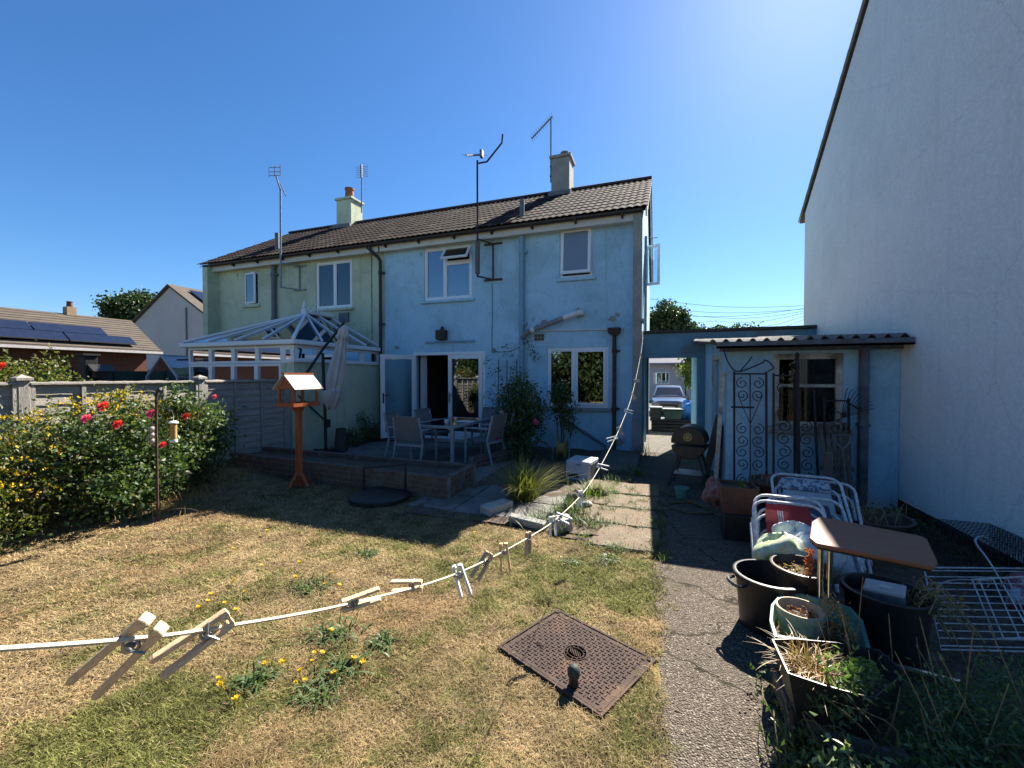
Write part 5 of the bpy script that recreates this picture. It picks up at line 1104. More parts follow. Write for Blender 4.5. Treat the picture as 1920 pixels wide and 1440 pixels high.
def flower(parent, c, r, m, seed, n=16, name='flower'):
    """rosette of cupped petals"""
    rg = random.Random(seed); b = MB(); c = Vector(c)
    for i in range(n):
        a = i * 2.399 + rg.uniform(-.2,.2); t = (i + .5) / n; el = R_(80 - 85 * t); d = Vector((math.cos(a)*math.cos(el), math.sin(a)*math.cos(el), math.sin(el))); s = Vector((-math.sin(a), math.cos(a), 0)); L = r * (.45 + .6 * t)
        p0 = c + d * L * .15; p1 = c + d * L * .7; p2 = c + d * L + Vector((0,0,.15*r))
        b.add([p0 - s*L*.1, p0 + s*L*.1, p1 + s*L*.42, p2 + s*L*.2, p2 - s*L*.2, p1 - s*L*.42], [(0,1,2,5), (5,2,3,4)])
    qt = Vector((.42,-.62,.66)).to_track_quat('Z', 'Y'); b.v = [tuple(c + qt @ (Vector(v_) - c)) for v_ in b.v]
    return b.build(name, m, parent)
# yellow flowering hypericum along the fence
hy = thing('hypericum_shrub', 'wide shrub covered in small yellow flowers at the left edge', 'shrub', (-6.1, 2.3, 0))
HB = [((-6.2,1.6,.55),(.55,.55,.55)), ((-6.15,2.2,.60),(.55,.55,.58)), ((-6.2,2.75,.75),(.5,.5,.55)), ((-6.35,3.25,.95),(.42,.45,.42)), ((-6.0,1.1,.45),(.5,.5,.5)), ((-5.75,1.9,.32),(.4,.5,.36)), ((-6.3,3.7,.85),(.35,.4,.35))]
leaf_cloud('foliage', hy, M['leafyel'], clumps(HB, 420, 42, .06, 61, shell=.8, zmin=.03), .040, 62, aspect=.5, upb=.5)
leaf_cloud('inner_foliage', hy, M['leafdark'], clumps(HB, 170, 40, .09, 63, shell=.4, zmin=.03), .05, 64, aspect=.5)
rg = np.random.default_rng(65); FP = []
for (x, y, z), (a, b2, h) in HB:
    for _ in range(100):
        d = rg.normal(size=3); d[2] = abs(d[2]) + .25; d /= np.linalg.norm(d); FP.append(np.array([x, y, z]) + d * np.array([a, b2, h]) * rg.uniform(.98, 1.12))
stuff(leaf_cloud('flower', hy, M['petaly'], np.repeat(np.array(FP), 5, 0) + rg.normal(size=(len(FP)*5, 3)) * .010, .020, 66, aspect=.8, upb=1.2))
twigs(hy, (-6.2, 2.3, 0), [b_[0] for b_ in HB], M['bark'], .012, seed=3)
# rose bushes in front of the fence
def rose(label, base, blobs, nc, seed, flowers, per=34, spread=.075, size=.055):
    t = thing('rose_bush', label, 'rose bush', base)
    leaf_cloud('foliage', t, M['leafdark'], clumps(blobs, nc, per, spread, seed, shell=.6, zmin=.03), size, seed + 1, aspect=.62, upb=.2)
    rr = random.Random(seed); tg = []
    for (c, a) in blobs:
        for _ in range(4): tg.append(Vector(c) + Vector((rr.uniform(-.7,.7)*a[0], rr.uniform(-.7,.7)*a[1], rr.uniform(.2,.95)*a[2])))
    twigs(t, base, tg, M['stem'], .011, seed=seed)
    for i, (p_, r, m) in enumerate(flowers): flower(t, p_, r, m, seed + 10 + i)
    return t
rose('large glossy rose bush with red blooms left of the feeder pole', (-5.75, 2.8, 0), [((-5.8,2.65,.60),(.42,.40,.48)), ((-5.85,3.0,.70),(.42,.42,.50)), ((-5.6,2.8,.35),(.42,.42,.36)), ((-5.95,3.3,.55),(.36,.36,.46)), ((-5.75,3.2,.32),(.36,.36,.32))], 270, 71,
     [(PX(195,762,-5.55), .062, M['petalr']), (PX(163,785,-5.5), .055, M['petalp']), (PX(222,796,-5.35), .055, M['petalr']), (PX(284,776,-5.45), .06, M['petalp']), (PX(306,834,-5.3), .042, M['petalr'])])
rose('pale green rose bush with one red bloom right of the feeder pole', (-6.1, 4.0, 0), [((-6.15,3.95,.85),(.36,.36,.45)), ((-6.3,4.25,.75),(.34,.32,.42)), ((-6.05,4.05,.40),(.36,.36,.36)), ((-6.2,3.8,1.1),(.28,.26,.26)), ((-5.95,3.75,.5),(.30,.30,.38))], 170, 81,
     [(PX(349,781,-5.85), .055, M['petalr']), (PX(403,744,-6.1), .04, M['petalp'])])
rose('dark climbing rose with pink blooms against the blue house wall', (-2.4, 7.4, 0), [((-2.5,7.5,1.12),(.36,.34,.48)), ((-2.7,7.6,.75),(.32,.34,.45)), ((-2.3,7.5,.75),(.30,.34,.45)), ((-2.5,7.3,.4),(.36,.34,.32))], 190, 91,
     [(PY(1004,791,7.0), .06, M['petalp']), (PY(940,775,7.1), .05, M['petalpale']), (PY(930,823,7.0), .05, M['petalp']), (PY(935,745,7.3), .045, M['petalpale'])], per=30, spread=.085, size=.06)
rose('slim rose shoots in front of the kitchen window', (-1.75, 7.9, 0), [((-1.78,8.0,.95),(.20,.2,.32)), ((-1.95,8.0,1.22),(.18,.18,.22)), ((-1.65,8.0,.75),(.18,.18,.22))], 46, 95, [], per=30, size=.055)
cl = thing('climber', 'thin leggy climber on canes beside the blue soil pipe', 'climber', (-3.1, 8.6, 0))
pts = [np.array([-3.35 + .35*math.sin(i*.9) + rnd.uniform(-.1,.1), 8.62, .9 + i*.055 + rnd.uniform(-.1,.1)]) for i in range(26) if i % 2 == 0]
leaf_cloud('foliage', cl, M['leafdark'], np.concatenate([p_ + np.random.default_rng(i).normal(size=(14, 3)) * .07 for i, p_ in enumerate(pts)] + [np.array([-2.65 + rnd.uniform(-.12,.12), 8.7, 2.2 + rnd.uniform(-.25,.2)]) + np.random.default_rng(200+i).normal(size=(10,3))*.05 for i in range(6)]), .055, 97)
for x in (-3.45, -3.25, -3.02): q = MB(); q.tube([(x, 8.72, 0), (x + .02, 8.72, 1.95)], .012, 6); q.build('cane', M['oldwood'], cl)
twigs(cl, (-3.2, 8.6, 0), [(-3.5,8.62,1.6), (-3.0,8.62,2.3), (-3.2,8.62,1.9), (-2.7,8.7,2.4)], M['stem'], .009)
# shrubs over the fence
for i, (lab, c, s) in enumerate([('leafy shrub rising over the fence at far left', (-8.0, 2.0, 1.35), (.5,.5,.55)), ('round rose shrub over the fence near the capped post', (-8.1, 3.15, 1.5), (.5,.45,.35))]):
    t = thing('shrub', lab, 'shrub', (c[0], c[1], 0)); leaf_cloud('foliage', t, M['leafyel'], clumps([(c, s), ((c[0], c[1], .7), (.5,.5,.7))], 130, 36, .07, 110 + i), .055, 120 + i); twigs(t, (c[0], c[1], 0), [c, (c[0]+.2, c[1]+.2, c[2])], M['bark'], .015)
    if i == 0: flower(t, PX(4, 687, -7.6), .06, M['petalr'], 5)
# sedge, weeds and grasses
def blades(name, parent, m, base, n, L, seed, spread=.05, droop=.6, wd=.008, lean=.9):
    rg = np.random.default_rng(seed); V = []; T = []
    for i in range(n):
        a = rg.random() * 6.283; l = L * rg.uniform(.55, 1.1); le = lean * rg.random() ** .7; o = np.array(base) + np.array([rg.normal()*spread, rg.normal()*spread, 0]); d = np.array([math.cos(a), math.sin(a), 0]); s = np.array([-math.sin(a), math.cos(a), 0]); k = len(V); m_ = 5
        for j in range(m_ + 1):
            t = j / m_; p_ = o + d * l * le * t * (1 + .3*t) + np.array([0, 0, l * (t - droop * le * t * t)]); w_ = wd * (1 - t) ** .6 + .0006
            V += [p_ - s * w_ / 2, p_ + s * w_ / 2]
        for j in range(m_): T += [(k+2*j, k+2*j+1, k+2*j+3, k+2*j+2)]
    return np_obj(name, np.array(V), np.array(T), m, parent)
t = thing('sedge_clump', 'arching yellow green sedge clump at the edge of the patio', 'plant', (-1.62, 4.95, 0)); blades('blade', t, M['sedge'], (-1.62, 4.95, .02), 420, .62, 130, spread=.07, droop=.55, wd=.010, lean=1.0)
stuff(t.children[0])
def weed(label, c, n, L, seed, m=None, grp=None, cat='weed', **k):
    t = thing('weed', label, cat, (c[0], c[1], 0), grp); stuff(blades('blade', t, m or M['weed'], (c[0], c[1], 0.0), n, L, seed, **k)); return t
for i, (px, L, n, lab) in enumerate([((1065,965), .28, 240, 'thick green grass tuft beneath the washing line by the slabs'), ((1112,930), .26, 180, 'bright green grass tuft beside the old concrete lumps'), ((1190,890), .22, 130, 'sunlit grass tuft at the house corner'), ((1100,985), .14, 120, 'low grass tuft on the worn slabs under the line'), ((1150,905), .16, 90, 'small leafy weed on the lit slab'), ((1010,985), .2, 120, 'straggly tuft behind the fallen edging'), ((1205,855), .35, 60, 'tall seeding grass against the pier')]):
    weed(lab, G(*px), n, L, 140 + i, spread=.10, wd=.009, m=M['leaflight'] if i in (1, 2) else M['weed'])
# flat rosettes in the lawn
for i, (px, r, lab) in enumerate([((580,1102), .16, 'flat dark rosette weed near the yellow flowers in the lawn'), ((630,1190), .17, 'broad rosette weed in mid lawn left of the cover'), ((720,1205), .11, 'small rosette weed right of the broad one'), ((645,1255), .15, 'rosette weed among the yellow flowers'), ((600,1300), .13, 'nearest rosette weed in the lawn'), ((1140,1050), .10, 'dark tuft weed near the path edge'), ((480,1275), .12, 'rosette weed left of the yellow flowers'), ((690,1040), .10, 'little rosette in the far lawn'), ((1070,1055), .09, 'rosette in the greener lawn by the slabs')]):
    c = G(*px); t = thing('rosette_weed', lab, 'weed', (c.x, c.y, 0)); stuff(blades('leaf', t, M['weed'], (c.x, c.y, .004), 80, r*.62, 160 + i, spread=r*.38, droop=.95, wd=.011, lean=1.5))
# yellow hawkbit flowers
FLW = [(410,1282),(420,1294),(500,1252),(531,1250),(591,1228),(602,1230),(588,1247),(566,1272),(574,1286),(560,1282),(630,1272),(616,1197),(680,1248),(392,1121),(374,1145),(420,1139),(387,1134),(440,1095),(462,1112),(490,1068),(557,1091),(608,1103),(622,1078),(632,1107),(562,1060),(436,1034),(500,1003),(892,1004),(660,1250),(385,1203),(443,1325),(440,1155)]
fm = MB()
for i in range(20):
    a = i * 2.399; d = Vector((math.cos(a), math.sin(a), .35 if i % 2 else .7)).normalized(); s = Vector((-math.sin(a), math.cos(a), 0)); p1 = d * .017
    fm.add([(0,0,.03), Vector((0,0,.03)) + p1 - s*.004, Vector((0,0,.03)) + p1*1.1, Vector((0,0,.03)) + p1 + s*.004], [(0,1,2,3)])
fm.lathe([(.006,.024),(.008,.03),(.005,.036),(0,.037)], 8); fm.tube([(0,0,-.02),(.003,.002,.028)], .0016, 4)
FM = fm.mesh('lawn_flower'); FM.materials.append(M['petaly'])
for i, px in enumerate(FLW):
    c = G(*px); o = bpy.data.objects.new('lawn_flower', FM); COL.link(o); o.location = (c.x, c.y, rnd.uniform(-.008,.012)); o.rotation_euler = (rnd.uniform(-.4,.4), rnd.uniform(-.4,.4), rnd.uniform(0,6)); k = rnd.uniform(.75, 1.15); o.scale = (k, k, k)
    tag(o, 'small yellow hawkbit flower growing in the dry lawn', 'flower', 'yellow flowers in the lawn')
# ---------------------------------------------------------------- lawn blades
def lawn_blades(n, seed):
    rg = np.random.default_rng(seed)
    d = 1.15 + 5.6 * rg.random(n) ** 1.55; a = YAW + R_(-42) * 0 + (rg.random(n) * 2 - 1) * R_(62)
    x = -np.sin(a) * d; y = np.cos(a) * d
    k_ = n // 9; x[:k_] = rg.uniform(-4.5, .1, k_); y[:k_] = rg.uniform(-1.2, 1.3, k_)
    ok = (x < .13 + .05 * np.sin(y * 9) + .03 * np.sin(y * 23)) & (x > -7.0) & (y < 5.35) & (y > -1.2)
    c, s = math.cos(R_(-25.6)), math.sin(R_(-25.6)); u = (x + .44) * c + (y - 2.30) * s; v = -(x + .44) * s + (y - 2.30) * c
    ok &= ~((abs(u) < .330 + .014 * np.sin(v * 40) + .012 * np.sin(v * 93)) & (abs(v) < .250 + .014 * np.sin(u * 37) + .012 * np.sin(u * 81)))
    sl = (x > -.98) & (x < -.02) & (y > 3.88); jt = (abs(((y - 3.82 + .02*np.sin(x*21)) % .60)) < .055) | (abs(x + .60) < .05) | (x > -.07); ok &= ~(sl & ~jt & (vnoise(x, y, .13, 33) < .78))
    ok &= ~((y > 4.05) & (x > -2.7) & (x < -.9) & (vnoise(x, y, .2, 34) < .45))
    ok &= ~((x > -.02) & (vnoise(x, y, .10, 35) + .25 * (rg.random(n) - .5) < .40 + 4 * x))
    x, y = x[ok], y[ok]; d = np.hypot(x, y); m_ = len(x)
    g = greenness(x, y); hgt = .8 * (.009 + .024 * rg.random(m_) ** 1.6 + .020 * g * rg.random(m_)) * (.9 + .1 * d / 2) * (.55 + .9 * vnoise(x, y, .09, 41)); wd = (.0015 + .0014 * rg.random(m_)) * np.maximum(1, d / 1.9)
    az = rg.random(m_) * 6.283; le = .2 + rg.random(m_) ** .6 * (2.6 - 1.2 * g); z = .012 * (vnoise(x, y, .5, 5) - .5) + .006 * (vnoise(x, y, .12, 6) - .5) - .006 + .009 * (x > -.06) + .12 * np.clip((-5.6 - x) / 1.2, 0, 1)
    dx, dy = np.cos(az), np.sin(az); P = np.stack([x, y, z], 1); S = np.stack([-dy, dx, np.zeros(m_)], 1) * wd[:, None] / 2
    tip = P + np.stack([dx * hgt * le, dy * hgt * le, hgt / np.sqrt(1 + .4 * le * le)], 1); mid = P * .45 + tip * .55 + np.stack([0*dx, 0*dx, hgt * .14 * le], 1)
    V = np.stack([P - S, P + S, mid + S * .8, mid - S * .8, tip], 1).reshape(-1, 3); i = np.arange(m_) * 5
    T = np.concatenate([np.stack([i, i+1, i+2], 1), np.stack([i, i+2, i+3], 1), np.stack([i+3, i+2, i+4], 1)])
    c = np.repeat(lawn_tint(x, y, seed + 1, .48), 5, 0)
    return V, T, c
V, T, c_ = lawn_blades(560000, 500)
o = stuff(np_obj('grass', V, T, attr_mat('grass blade', rough=.8, trans=.3), colors=c_)); tag(o, 'short parched lawn grass with greener patches', 'grass')
# thatch: longer pale straws lying on the turf
rg = np.random.default_rng(77); n_ = 11000; dd_ = 1.2 + 4.6 * rg.random(n_) ** 1.5; aa_ = YAW + (rg.random(n_) * 2 - 1) * R_(60); x_ = -np.sin(aa_) * dd_; y_ = np.cos(aa_) * dd_
ok_ = (x_ < .03) & (y_ > .9) & (y_ < 5.2) & (x_ > -6.6) & ~((x_ > -1.0) & (y_ > 3.85)); cc_, ss_ = math.cos(R_(-25.6)), math.sin(R_(-25.6)); uu_ = (x_ + .44) * cc_ + (y_ - 2.30) * ss_; vv_ = -(x_ + .44) * ss_ + (y_ - 2.30) * cc_; ok_ &= ~((abs(uu_) < .33) & (abs(vv_) < .25)); x_, y_ = x_[ok_], y_[ok_]; n_ = len(x_)
an_ = rg.random(n_) * 6.283; ln_ = .012 + .03 * rg.random(n_) ** 2; wd_ = .0009 * np.maximum(1, np.hypot(x_, y_) / 2); zz_ = .012 * (vnoise(x_, y_, .5, 5) - .5) + .010 + .012 * rg.random(n_) + .12 * np.clip((-5.6 - x_) / 1.2, 0, 1)
P_ = np.stack([x_, y_, zz_], 1); D_2 = np.stack([np.cos(an_) * ln_, np.sin(an_) * ln_, (rg.random(n_) - .4) * .02], 1); S_ = np.stack([-np.sin(an_) * wd_, np.cos(an_) * wd_, 0 * wd_], 1)
V = np.stack([P_ - S_, P_ + S_, P_ + D_2 + S_ * .5, P_ + D_2 - S_ * .5], 1).reshape(-1, 3); i_ = np.arange(n_) * 4
kk_ = rg.random((n_, 1)); tc_ = np.repeat(np.concatenate([np.array([.46,.36,.21]) * kk_ + np.array([.36,.24,.12]) * (1 - kk_), np.ones((n_, 1))], 1), 4, 0)
o = stuff(np_obj('straw_thatch', V, np.stack([i_, i_+1, i_+2, i_+3], 1), attr_mat('straw', rough=.9, trans=.2), colors=tc_)); tag(o, 'loose pale straw lying across the parched lawn', 'straw')
# grass in the slab joints, and pebbles and crumbs on path and slabs
def tuft_row(name, parent, spots, m, seed, L=.07, n=26):
    return stuff(blades(name, parent, m, (0, 0, 0), 1, .01, seed)) if not spots else [stuff(blades(name, parent, m, s, n, L, seed + i, spread=.035, wd=.005, lean=1.1)) for i, s in enumerate(spots)]
js = [(rnd.uniform(-.62,.0), y + rnd.gauss(0,.015), .01) for y in (3.83, 4.42, 5.02, 5.62) for _ in range(10)] + [(rnd.uniform(-.95,.0), rnd.uniform(3.9,6.2), .02) for _ in range(12)] + [(-.62 + rnd.gauss(0,.03), rnd.uniform(3.9,6.1), .01) for _ in range(9)] + [(-.01 + rnd.gauss(0,.02), rnd.uniform(3.7,6.2), .01) for _ in range(9)]
V_, T_ = [], []
tuft_row('joint_grass', steps, js[:42], M['weed'], 900); tuft_row('joint_grass', steps, js[42:], M['leaflight'], 960, L=.09)
ps_ = MB(); r5 = random.Random(55)
for i in range(420):
    u = r5.random()
    if u < .55: x, y = r5.uniform(-.02, .62), r5.uniform(1.2, 6.2)
    elif u < .8: x, y = r5.uniform(-1.0, .0), r5.uniform(3.9, 6.2)
    else: x, y = r5.uniform(-2.4, -.9), r5.uniform(4.1, 6.0)
    s = r5.choice((.003,.004,.005,.007,.011)); z = .008 + (.022 if x < -.02 and x > -1.0 else 0) + (.02 if x < -1 else 0); a = r5.uniform(0, 3)
    ps_.add([(x + s*math.cos(a+k*1.2566)*r5.uniform(.7,1.3), y + s*math.sin(a+k*1.2566)*r5.uniform(.7,1.3), z) for k in range(5)] + [(x, y, z + s*r5.uniform(.15,.4))], [(k, (k+1) % 5, 5) for k in range(5)])
rl_ = np.random.default_rng(91); stuff(leaf_cloud('leaf_litter', steps, M['leafdead'], np.stack([rl_.uniform(-1.0,.0,420), rl_.uniform(3.85,6.25,420), np.full(420,.034)], 1), .022, 92, aspect=.4, upb=-.1))
o = stuff(ps_.build('gravel', M['slab'])); tag(o, 'loose grit and crumbs on the path and slabs', 'gravel')
# pale dead grass fringe in front of the shrubs
t = thing('dead_grass', 'pale dead grass fringe at the foot of the rose bushes', 'grass', (-5.6, 4.0, 0)); t['kind'] = 'stuff'
for i in range(9): stuff(blades('blade', t, M['leafdead'], (-5.35 - .12*i + rnd.uniform(-.1,.1), 3.0 + .28*i, .0), 46, .26, 300 + i, spread=.16, wd=.006, lean=1.2))
# ================================================================== LAWN THINGS
# inspection cover
A25 = R_(-25.6); cxy = Vector((-.44, 2.30))
mh = thing('manhole_cover', 'rusty cast iron inspection cover with raised treads set in the lawn', 'cover', (cxy.x, cxy.y, 0))
mh.rotation_euler = (0, 0, A25); LOC[mh.name] = Vector()
b = MB(); b.box(-.335, .335, -.255, .255, -.03, .012); b.build('plate', M['cover'], mh, bevel=.004)
b = MB(); b.wall(-.352, .352, -.272, .272, [(-.338,.338,-.258,.258)], .016, -.03, lambda u, v, w: (u, v, w)); b.build('rim', M['cover'], mh)
tm = MB(); tm.add([(-.0115,-.0032,0),(.0115,-.0032,0),(.0115,.0032,0),(-.0115,.0032,0),(-.0095,-.002,.0042),(.0095,-.002,.0042),(.0095,.002,.0042),(-.0095,.002,.0042)], [(4,5,6,7),(0,1,5,4),(1,2,6,5),(2,3,7,6),(3,0,4,7)])
b = MB(); dk = MB(); n_ = 0
for i in range(-13, 14):
    for j in range(-10, 11):
        u, v = i * .0245, j * .0245
        if abs(u) > .315 or abs(v) > .238 or math.hypot(u + .0, v) < .068: continue
        r = 0 if (i + j) % 2 else math.pi / 2
        c, s = math.cos(r), math.sin(r); b.add([(u + x*c - y*s, v + x*s + y*c, .012 + z) for x, y, z in tm.v], tm.f)
stuff(b.build('tread', M['cover'], mh))
b = MB(); b.lathe([(.060,.0),(.062,.0045),(.066,.0045),(.068,0)], 40, (0,0,.0125)); b.lathe([(.038,.0),(.039,.004),(.042,.004),(.043,0)], 36, (0,0,.0125), sx=1.2); b.build('badge_ring', M['cover'], mh, smooth=True)
b = MB()
for i in range(14):
    a = i / 14 * 2*math.pi + .1
    if abs(math.sin(a)) < .98: b.obox((.052*math.cos(a), .052*math.sin(a), .0135), (.004, .009, .004), (0,0,a + .3*(i % 3)))
for i in range(-3, 4): b.obox((i*.011, .0, .0135), (.004, .05 - abs(i)*.006, .004), (0,0,.5))
stuff(b.build('badge_lettering', M['cover'], mh))
for sx, sy in ((.325,.245),(-.325,.245),(.325,-.245)):
    b = MB(); b.lathe([(.006,.006),(.008,.008),(.013,.008),(.016,0)], 16, (sx, sy, .011)); b.build('key_hole', M['cover'], mh, smooth=True)
b = MB()
for i in range(26): b.obox((-.19 + rnd.gauss(0,.02), -.09 + rnd.gauss(0,.008), .016), (.012, .004, .003), (0,0,rnd.uniform(0,3)))
stuff(b.build('dirt', M['coverdark'], mh))
kb = thing('round_ornament', 'dark green round topped knob standing on the inspection cover', 'ornament', (-.40, 2.05, .012))
b = MB(); b.lathe([(0,0),(.024,0),(.026,.012),(.022,.03),(.024,.045)], 18, (-.40, 2.05, .014)); b.build('stem', M['black'], kb, smooth=True)
b = MB(); b.lathe([(.027,.045),(.031,.055),(.0325,.068),(.031,.082),(.024,.097),(.012,.106),(0,.108)], 22, (-.40, 2.05, .014)); b.build('cap', M['knob'], kb, smooth=True)

# washing line and pegs
def LP(f): return Vector((-_sy*f + _cy*(-.495+.381*f), _cy*f + _sy*(-.495+.381*f), 0))
KZ = [(-.35,1.78),(-.1,1.62),(.15,1.465),(.306,1.376),(.382,1.335),(.446,1.305),(.64,1.225),(.97,1.115),(1.44,1.012),(1.86,.945),(2.5,.905),(3.3,.96),(4.3,1.09),(5.4,1.315),(6.6,1.76),(7.5,2.22),(8.02,2.60)]
def LZ(f):
    for (a, za), (b2, zb) in zip(KZ[:-1], KZ[1:]):
        if a <= f <= b2: t = (f - a) / (b2 - a); return za + (zb - za) * t
    return KZ[-1][1]
lp = [LP(f) + Vector((0,0,z)) for f, z in KZ]; lp[-1] = Vector((-.33, 8.58, 2.645))
o = MB().tube(smooth_pts(lp, 6), .0022, 8).build('washing_line', M['line'], smooth=True); tag(o, 'cream washing line sagging from the house corner across the lawn', 'washing line')
ps = thing('line_post', 'metal post holding the near end of the washing line', 'post', (lp[0].x, lp[0].y, 0)); MB().tube([(lp[0].x, lp[0].y, -.05), (lp[0].x, lp[0].y, 1.9)], .022, 10).build('pole', M['steel'], ps, smooth=True)
def peg(label, f, tilt, rz, L=.074, m=None, old=False, white=False, wide=.012, flip=False):
    p_ = LP(f) + Vector((0,0,LZ(f))); t = thing('clothes_peg', label, 'peg', (0,0,0), 'pegs on the washing line')
    m = M['whiteplastic'] if white else (M['pegold'] if old else M['peg'])
    for s in (-1, 1):
        b = MB(); pr = [(.0015,.24),(.0035,.20),(.0020,.165),(.0045,.12),(.0062,-.02),(.0080,-.72),(.0100,-.76),(.0130,-.755),(.0140,-.70),(.0118,.0),(.0115,.235),(.006,.25)]
        k = L / 1.0; poly = [(s * x * L / .074, -wide/2, z * L) for x, z in pr]; b.prism(poly, (0, wide, 0)); b.build('prong', m, t, bevel=.0008)
    b = MB(); b.tube(arc((0, 0, -.10*L), .0058*L/.074, 0, 2*math.pi, 12, (1,0,0), (0,0,1)), .0015, 6); b.tube([(-.012*L/.074, wide*.55, -.02*L), (0, wide*.55, -.10*L), (.012*L/.074, wide*.55, -.02*L)], .0013, 5); b.tube([(-.012*L/.074, -wide*.55, -.02*L), (0, -wide*.55, -.10*L), (.012*L/.074, -wide*.55, -.02*L)], .0013, 5)
    b.tube([(0, -wide*.6, -.10*L), (0, wide*.6, -.10*L)], .0036*L/.074, 8); b.build('spring', M['steel'], t, smooth=True)
    t.location = p_; t.rotation_euler = (tilt[0], tilt[1], rz)
    return t
ZC = R_(20)   # face the pegs roughly towards the viewer
peg('light wooden peg nearest the left edge of the photo', .382, (R_(12), R_(46), 0), ZC + R_(20), L=.086)
peg('wooden peg slanting beside the nearest one', .446, (R_(-20), R_(66), 0), ZC + R_(24), L=.070)
peg('flat lying wooden peg, third along the line from the left', .64, (R_(12), R_(-96), 0), ZC + R_(15), L=.058)
peg('long wooden peg lying level, fourth from the left', .80, (R_(10), R_(86), 0), ZC + R_(8), L=.062)
peg('white plastic peg nearest the camera', .97, (R_(4), R_(-16), 0), ZC, L=.080, white=True)
peg('grey tilted wooden peg right of the nearest white one', 1.115, (0, R_(34), 0), ZC + R_(20), L=.078, old=True)
peg('upright open wooden peg over the greener lawn', 1.235, (0, R_(-5), 0), ZC, L=.085)
peg('thin grey upright peg, fourth right of the nearest white one', 1.45, (0, R_(3), 0), ZC + R_(55), L=.080, old=True)
peg('white peg hanging by the old concrete block', 1.75, (0, R_(-4), 0), ZC + R_(20), L=.085, white=True)
peg('pale peg lying across the line above the concrete block', 1.86, (R_(20), R_(-60), 0), ZC, L=.09, white=True)
peg('white peg dangling above the broken slabs', 2.30, (0, R_(2), 0), ZC + R_(30), L=.09, white=True)
peg('pair of white peg arms lying level above the slabs', 2.95, (R_(20), R_(-72), 0), ZC, L=.10, white=True)
peg('pale peg level on the line in front of the brown downpipe foot', 3.75, (R_(15), R_(70), 0), ZC, L=.10, white=True)
peg('brown crossed peg high on the line by the downpipe foot', 4.05, (0, R_(-30), 0), ZC, L=.10, old=True)
peg('white level peg in front of the brown downpipe', 4.75, (R_(10), R_(-75), 0), ZC, L=.11, white=True)
peg('pale peg on the steep part of the line', 5.45, (0, R_(-35), 0), ZC, L=.10)
peg('white peg high on the steep line by the pier', 5.95, (0, R_(-80), 0), ZC, L=.09, white=True)
peg('topmost small peg on the line near the house corner', 6.95, (0, R_(-20), 0), ZC, L=.09, old=True)

# bird table
bt = thing('bird_table', 'orange stained wooden bird table with bleached roof on the lawn', 'bird table', (-4.85, 4.53, 0)); LOC[bt.name] = Vector()
b = MB(); b.box(-.035, .035, -.035, .035, .0, 1.16); b.build('post', M['bird'], bt, bevel=.004)
for i in range(4):
    a = i * math.pi / 2; b = MB(); b.bar((.03*math.cos(a), .03*math.sin(a), .20), (.17*math.cos(a), .17*math.sin(a), .01), .045, .025); b.build('foot_brace', M['bird'], bt, bevel=.003)
b = MB(); b.prism([(.036,-.012,1.04),(.12,-.012,1.154),(.036,-.012,1.154)], (0,.024,0)); b.build('bracket', M['bird'], bt); b = MB(); b.prism([(-.036,-.012,1.04),(-.036,-.012,1.154),(-.12,-.012,1.154)], (0,.024,0)); b.build('bracket', M['bird'], bt)
b = MB(); b.box(-.205, .205, -.155, .155, 1.162, 1.178); b.build('tray', M['roofboard'], bt)
b = MB(); b.box(-.225, .225, -.175, -.157, 1.155, 1.205); b.box(-.225, .225, .157, .175, 1.155, 1.205); b.box(-.225, -.207, -.156, .156, 1.155, 1.205); b.box(.207, .225, -.156, .156, 1.155, 1.205); b.build('tray_edge', M['bird'], bt)
for sx in (-1, 1):
    for sy in (-1, 1): b = MB(); b.box(sx*.19-.018, sx*.19+.018, sy*.14-.016, sy*.14+.016, 1.18, 1.42); b.build('upright', M['bird'], bt, bevel=.003)
for sx in (-1, 1):
    b = MB(); b.prism([(sx*.19-.008,-.17,1.40),(sx*.19-.008,.17,1.40),(sx*.19-.008,0,1.575)], (.016,0,0)); b.build('gable_board', M['bird'], bt)
rn = math.atan2(.20, .205)
for s in (-1, 1):
    for k in range(2):
        b = MB(); x0 = -.24 + k*.241; b.add([(x0,0,1.60),(x0+.239,0,1.60),(x0+.239,s*.215,1.39),(x0,s*.215,1.39),(x0,0,1.615),(x0+.239,0,1.615),(x0+.239,s*.225,1.397),(x0,s*.225,1.397)], [(0,3,2,1) if s < 0 else (0,1,2,3), (4,5,6,7) if s < 0 else (7,6,5,4), (0,1,5,4),(1,2,6,5),(2,3,7,6),(3,0,4,7)]); b.build('roof_board', M['roofboard'], bt)
b = MB(); b.box(-.245, .245, -.022, .022, 1.606, 1.626); b.build('ridge_strip', M['bird'], bt)
bt.rotation_euler = (0, 0, R_(-93))
# feeder pole with feeders
fp = thing('feeder_pole', 'thin rusty feeder pole standing in front of the roses', 'pole', (-5.12, 2.91, 0))
b = MB(); b.tube([(-5.12,2.91,-.05),(-5.12,2.91,.95),(-5.11,2.91,1.36)], .013, 8); b.build('pole', M['rust'], fp, smooth=True)
b = MB(); b.tube(smooth_pts([(-5.11,2.91,1.36),(-5.10,2.92,1.42),(-5.07,2.93,1.44)], 4), .016, 6); b.tube(smooth_pts([(-5.11,2.91,1.30),(-5.0,2.91,1.24),(-4.88,2.91,1.22),(-4.84,2.91,1.16)], 5), .006, 6); b.tube(smooth_pts([(-5.11,2.91,1.22),(-5.18,2.91,1.16),(-5.19,2.91,1.06)], 5), .006, 6); b.build('hook', M['iron'], fp, smooth=True)
fd_ = thing('seed_feeder', 'clear tube seed feeder with white cap hanging by the roses', 'bird feeder', (-4.84, 2.91, .88))
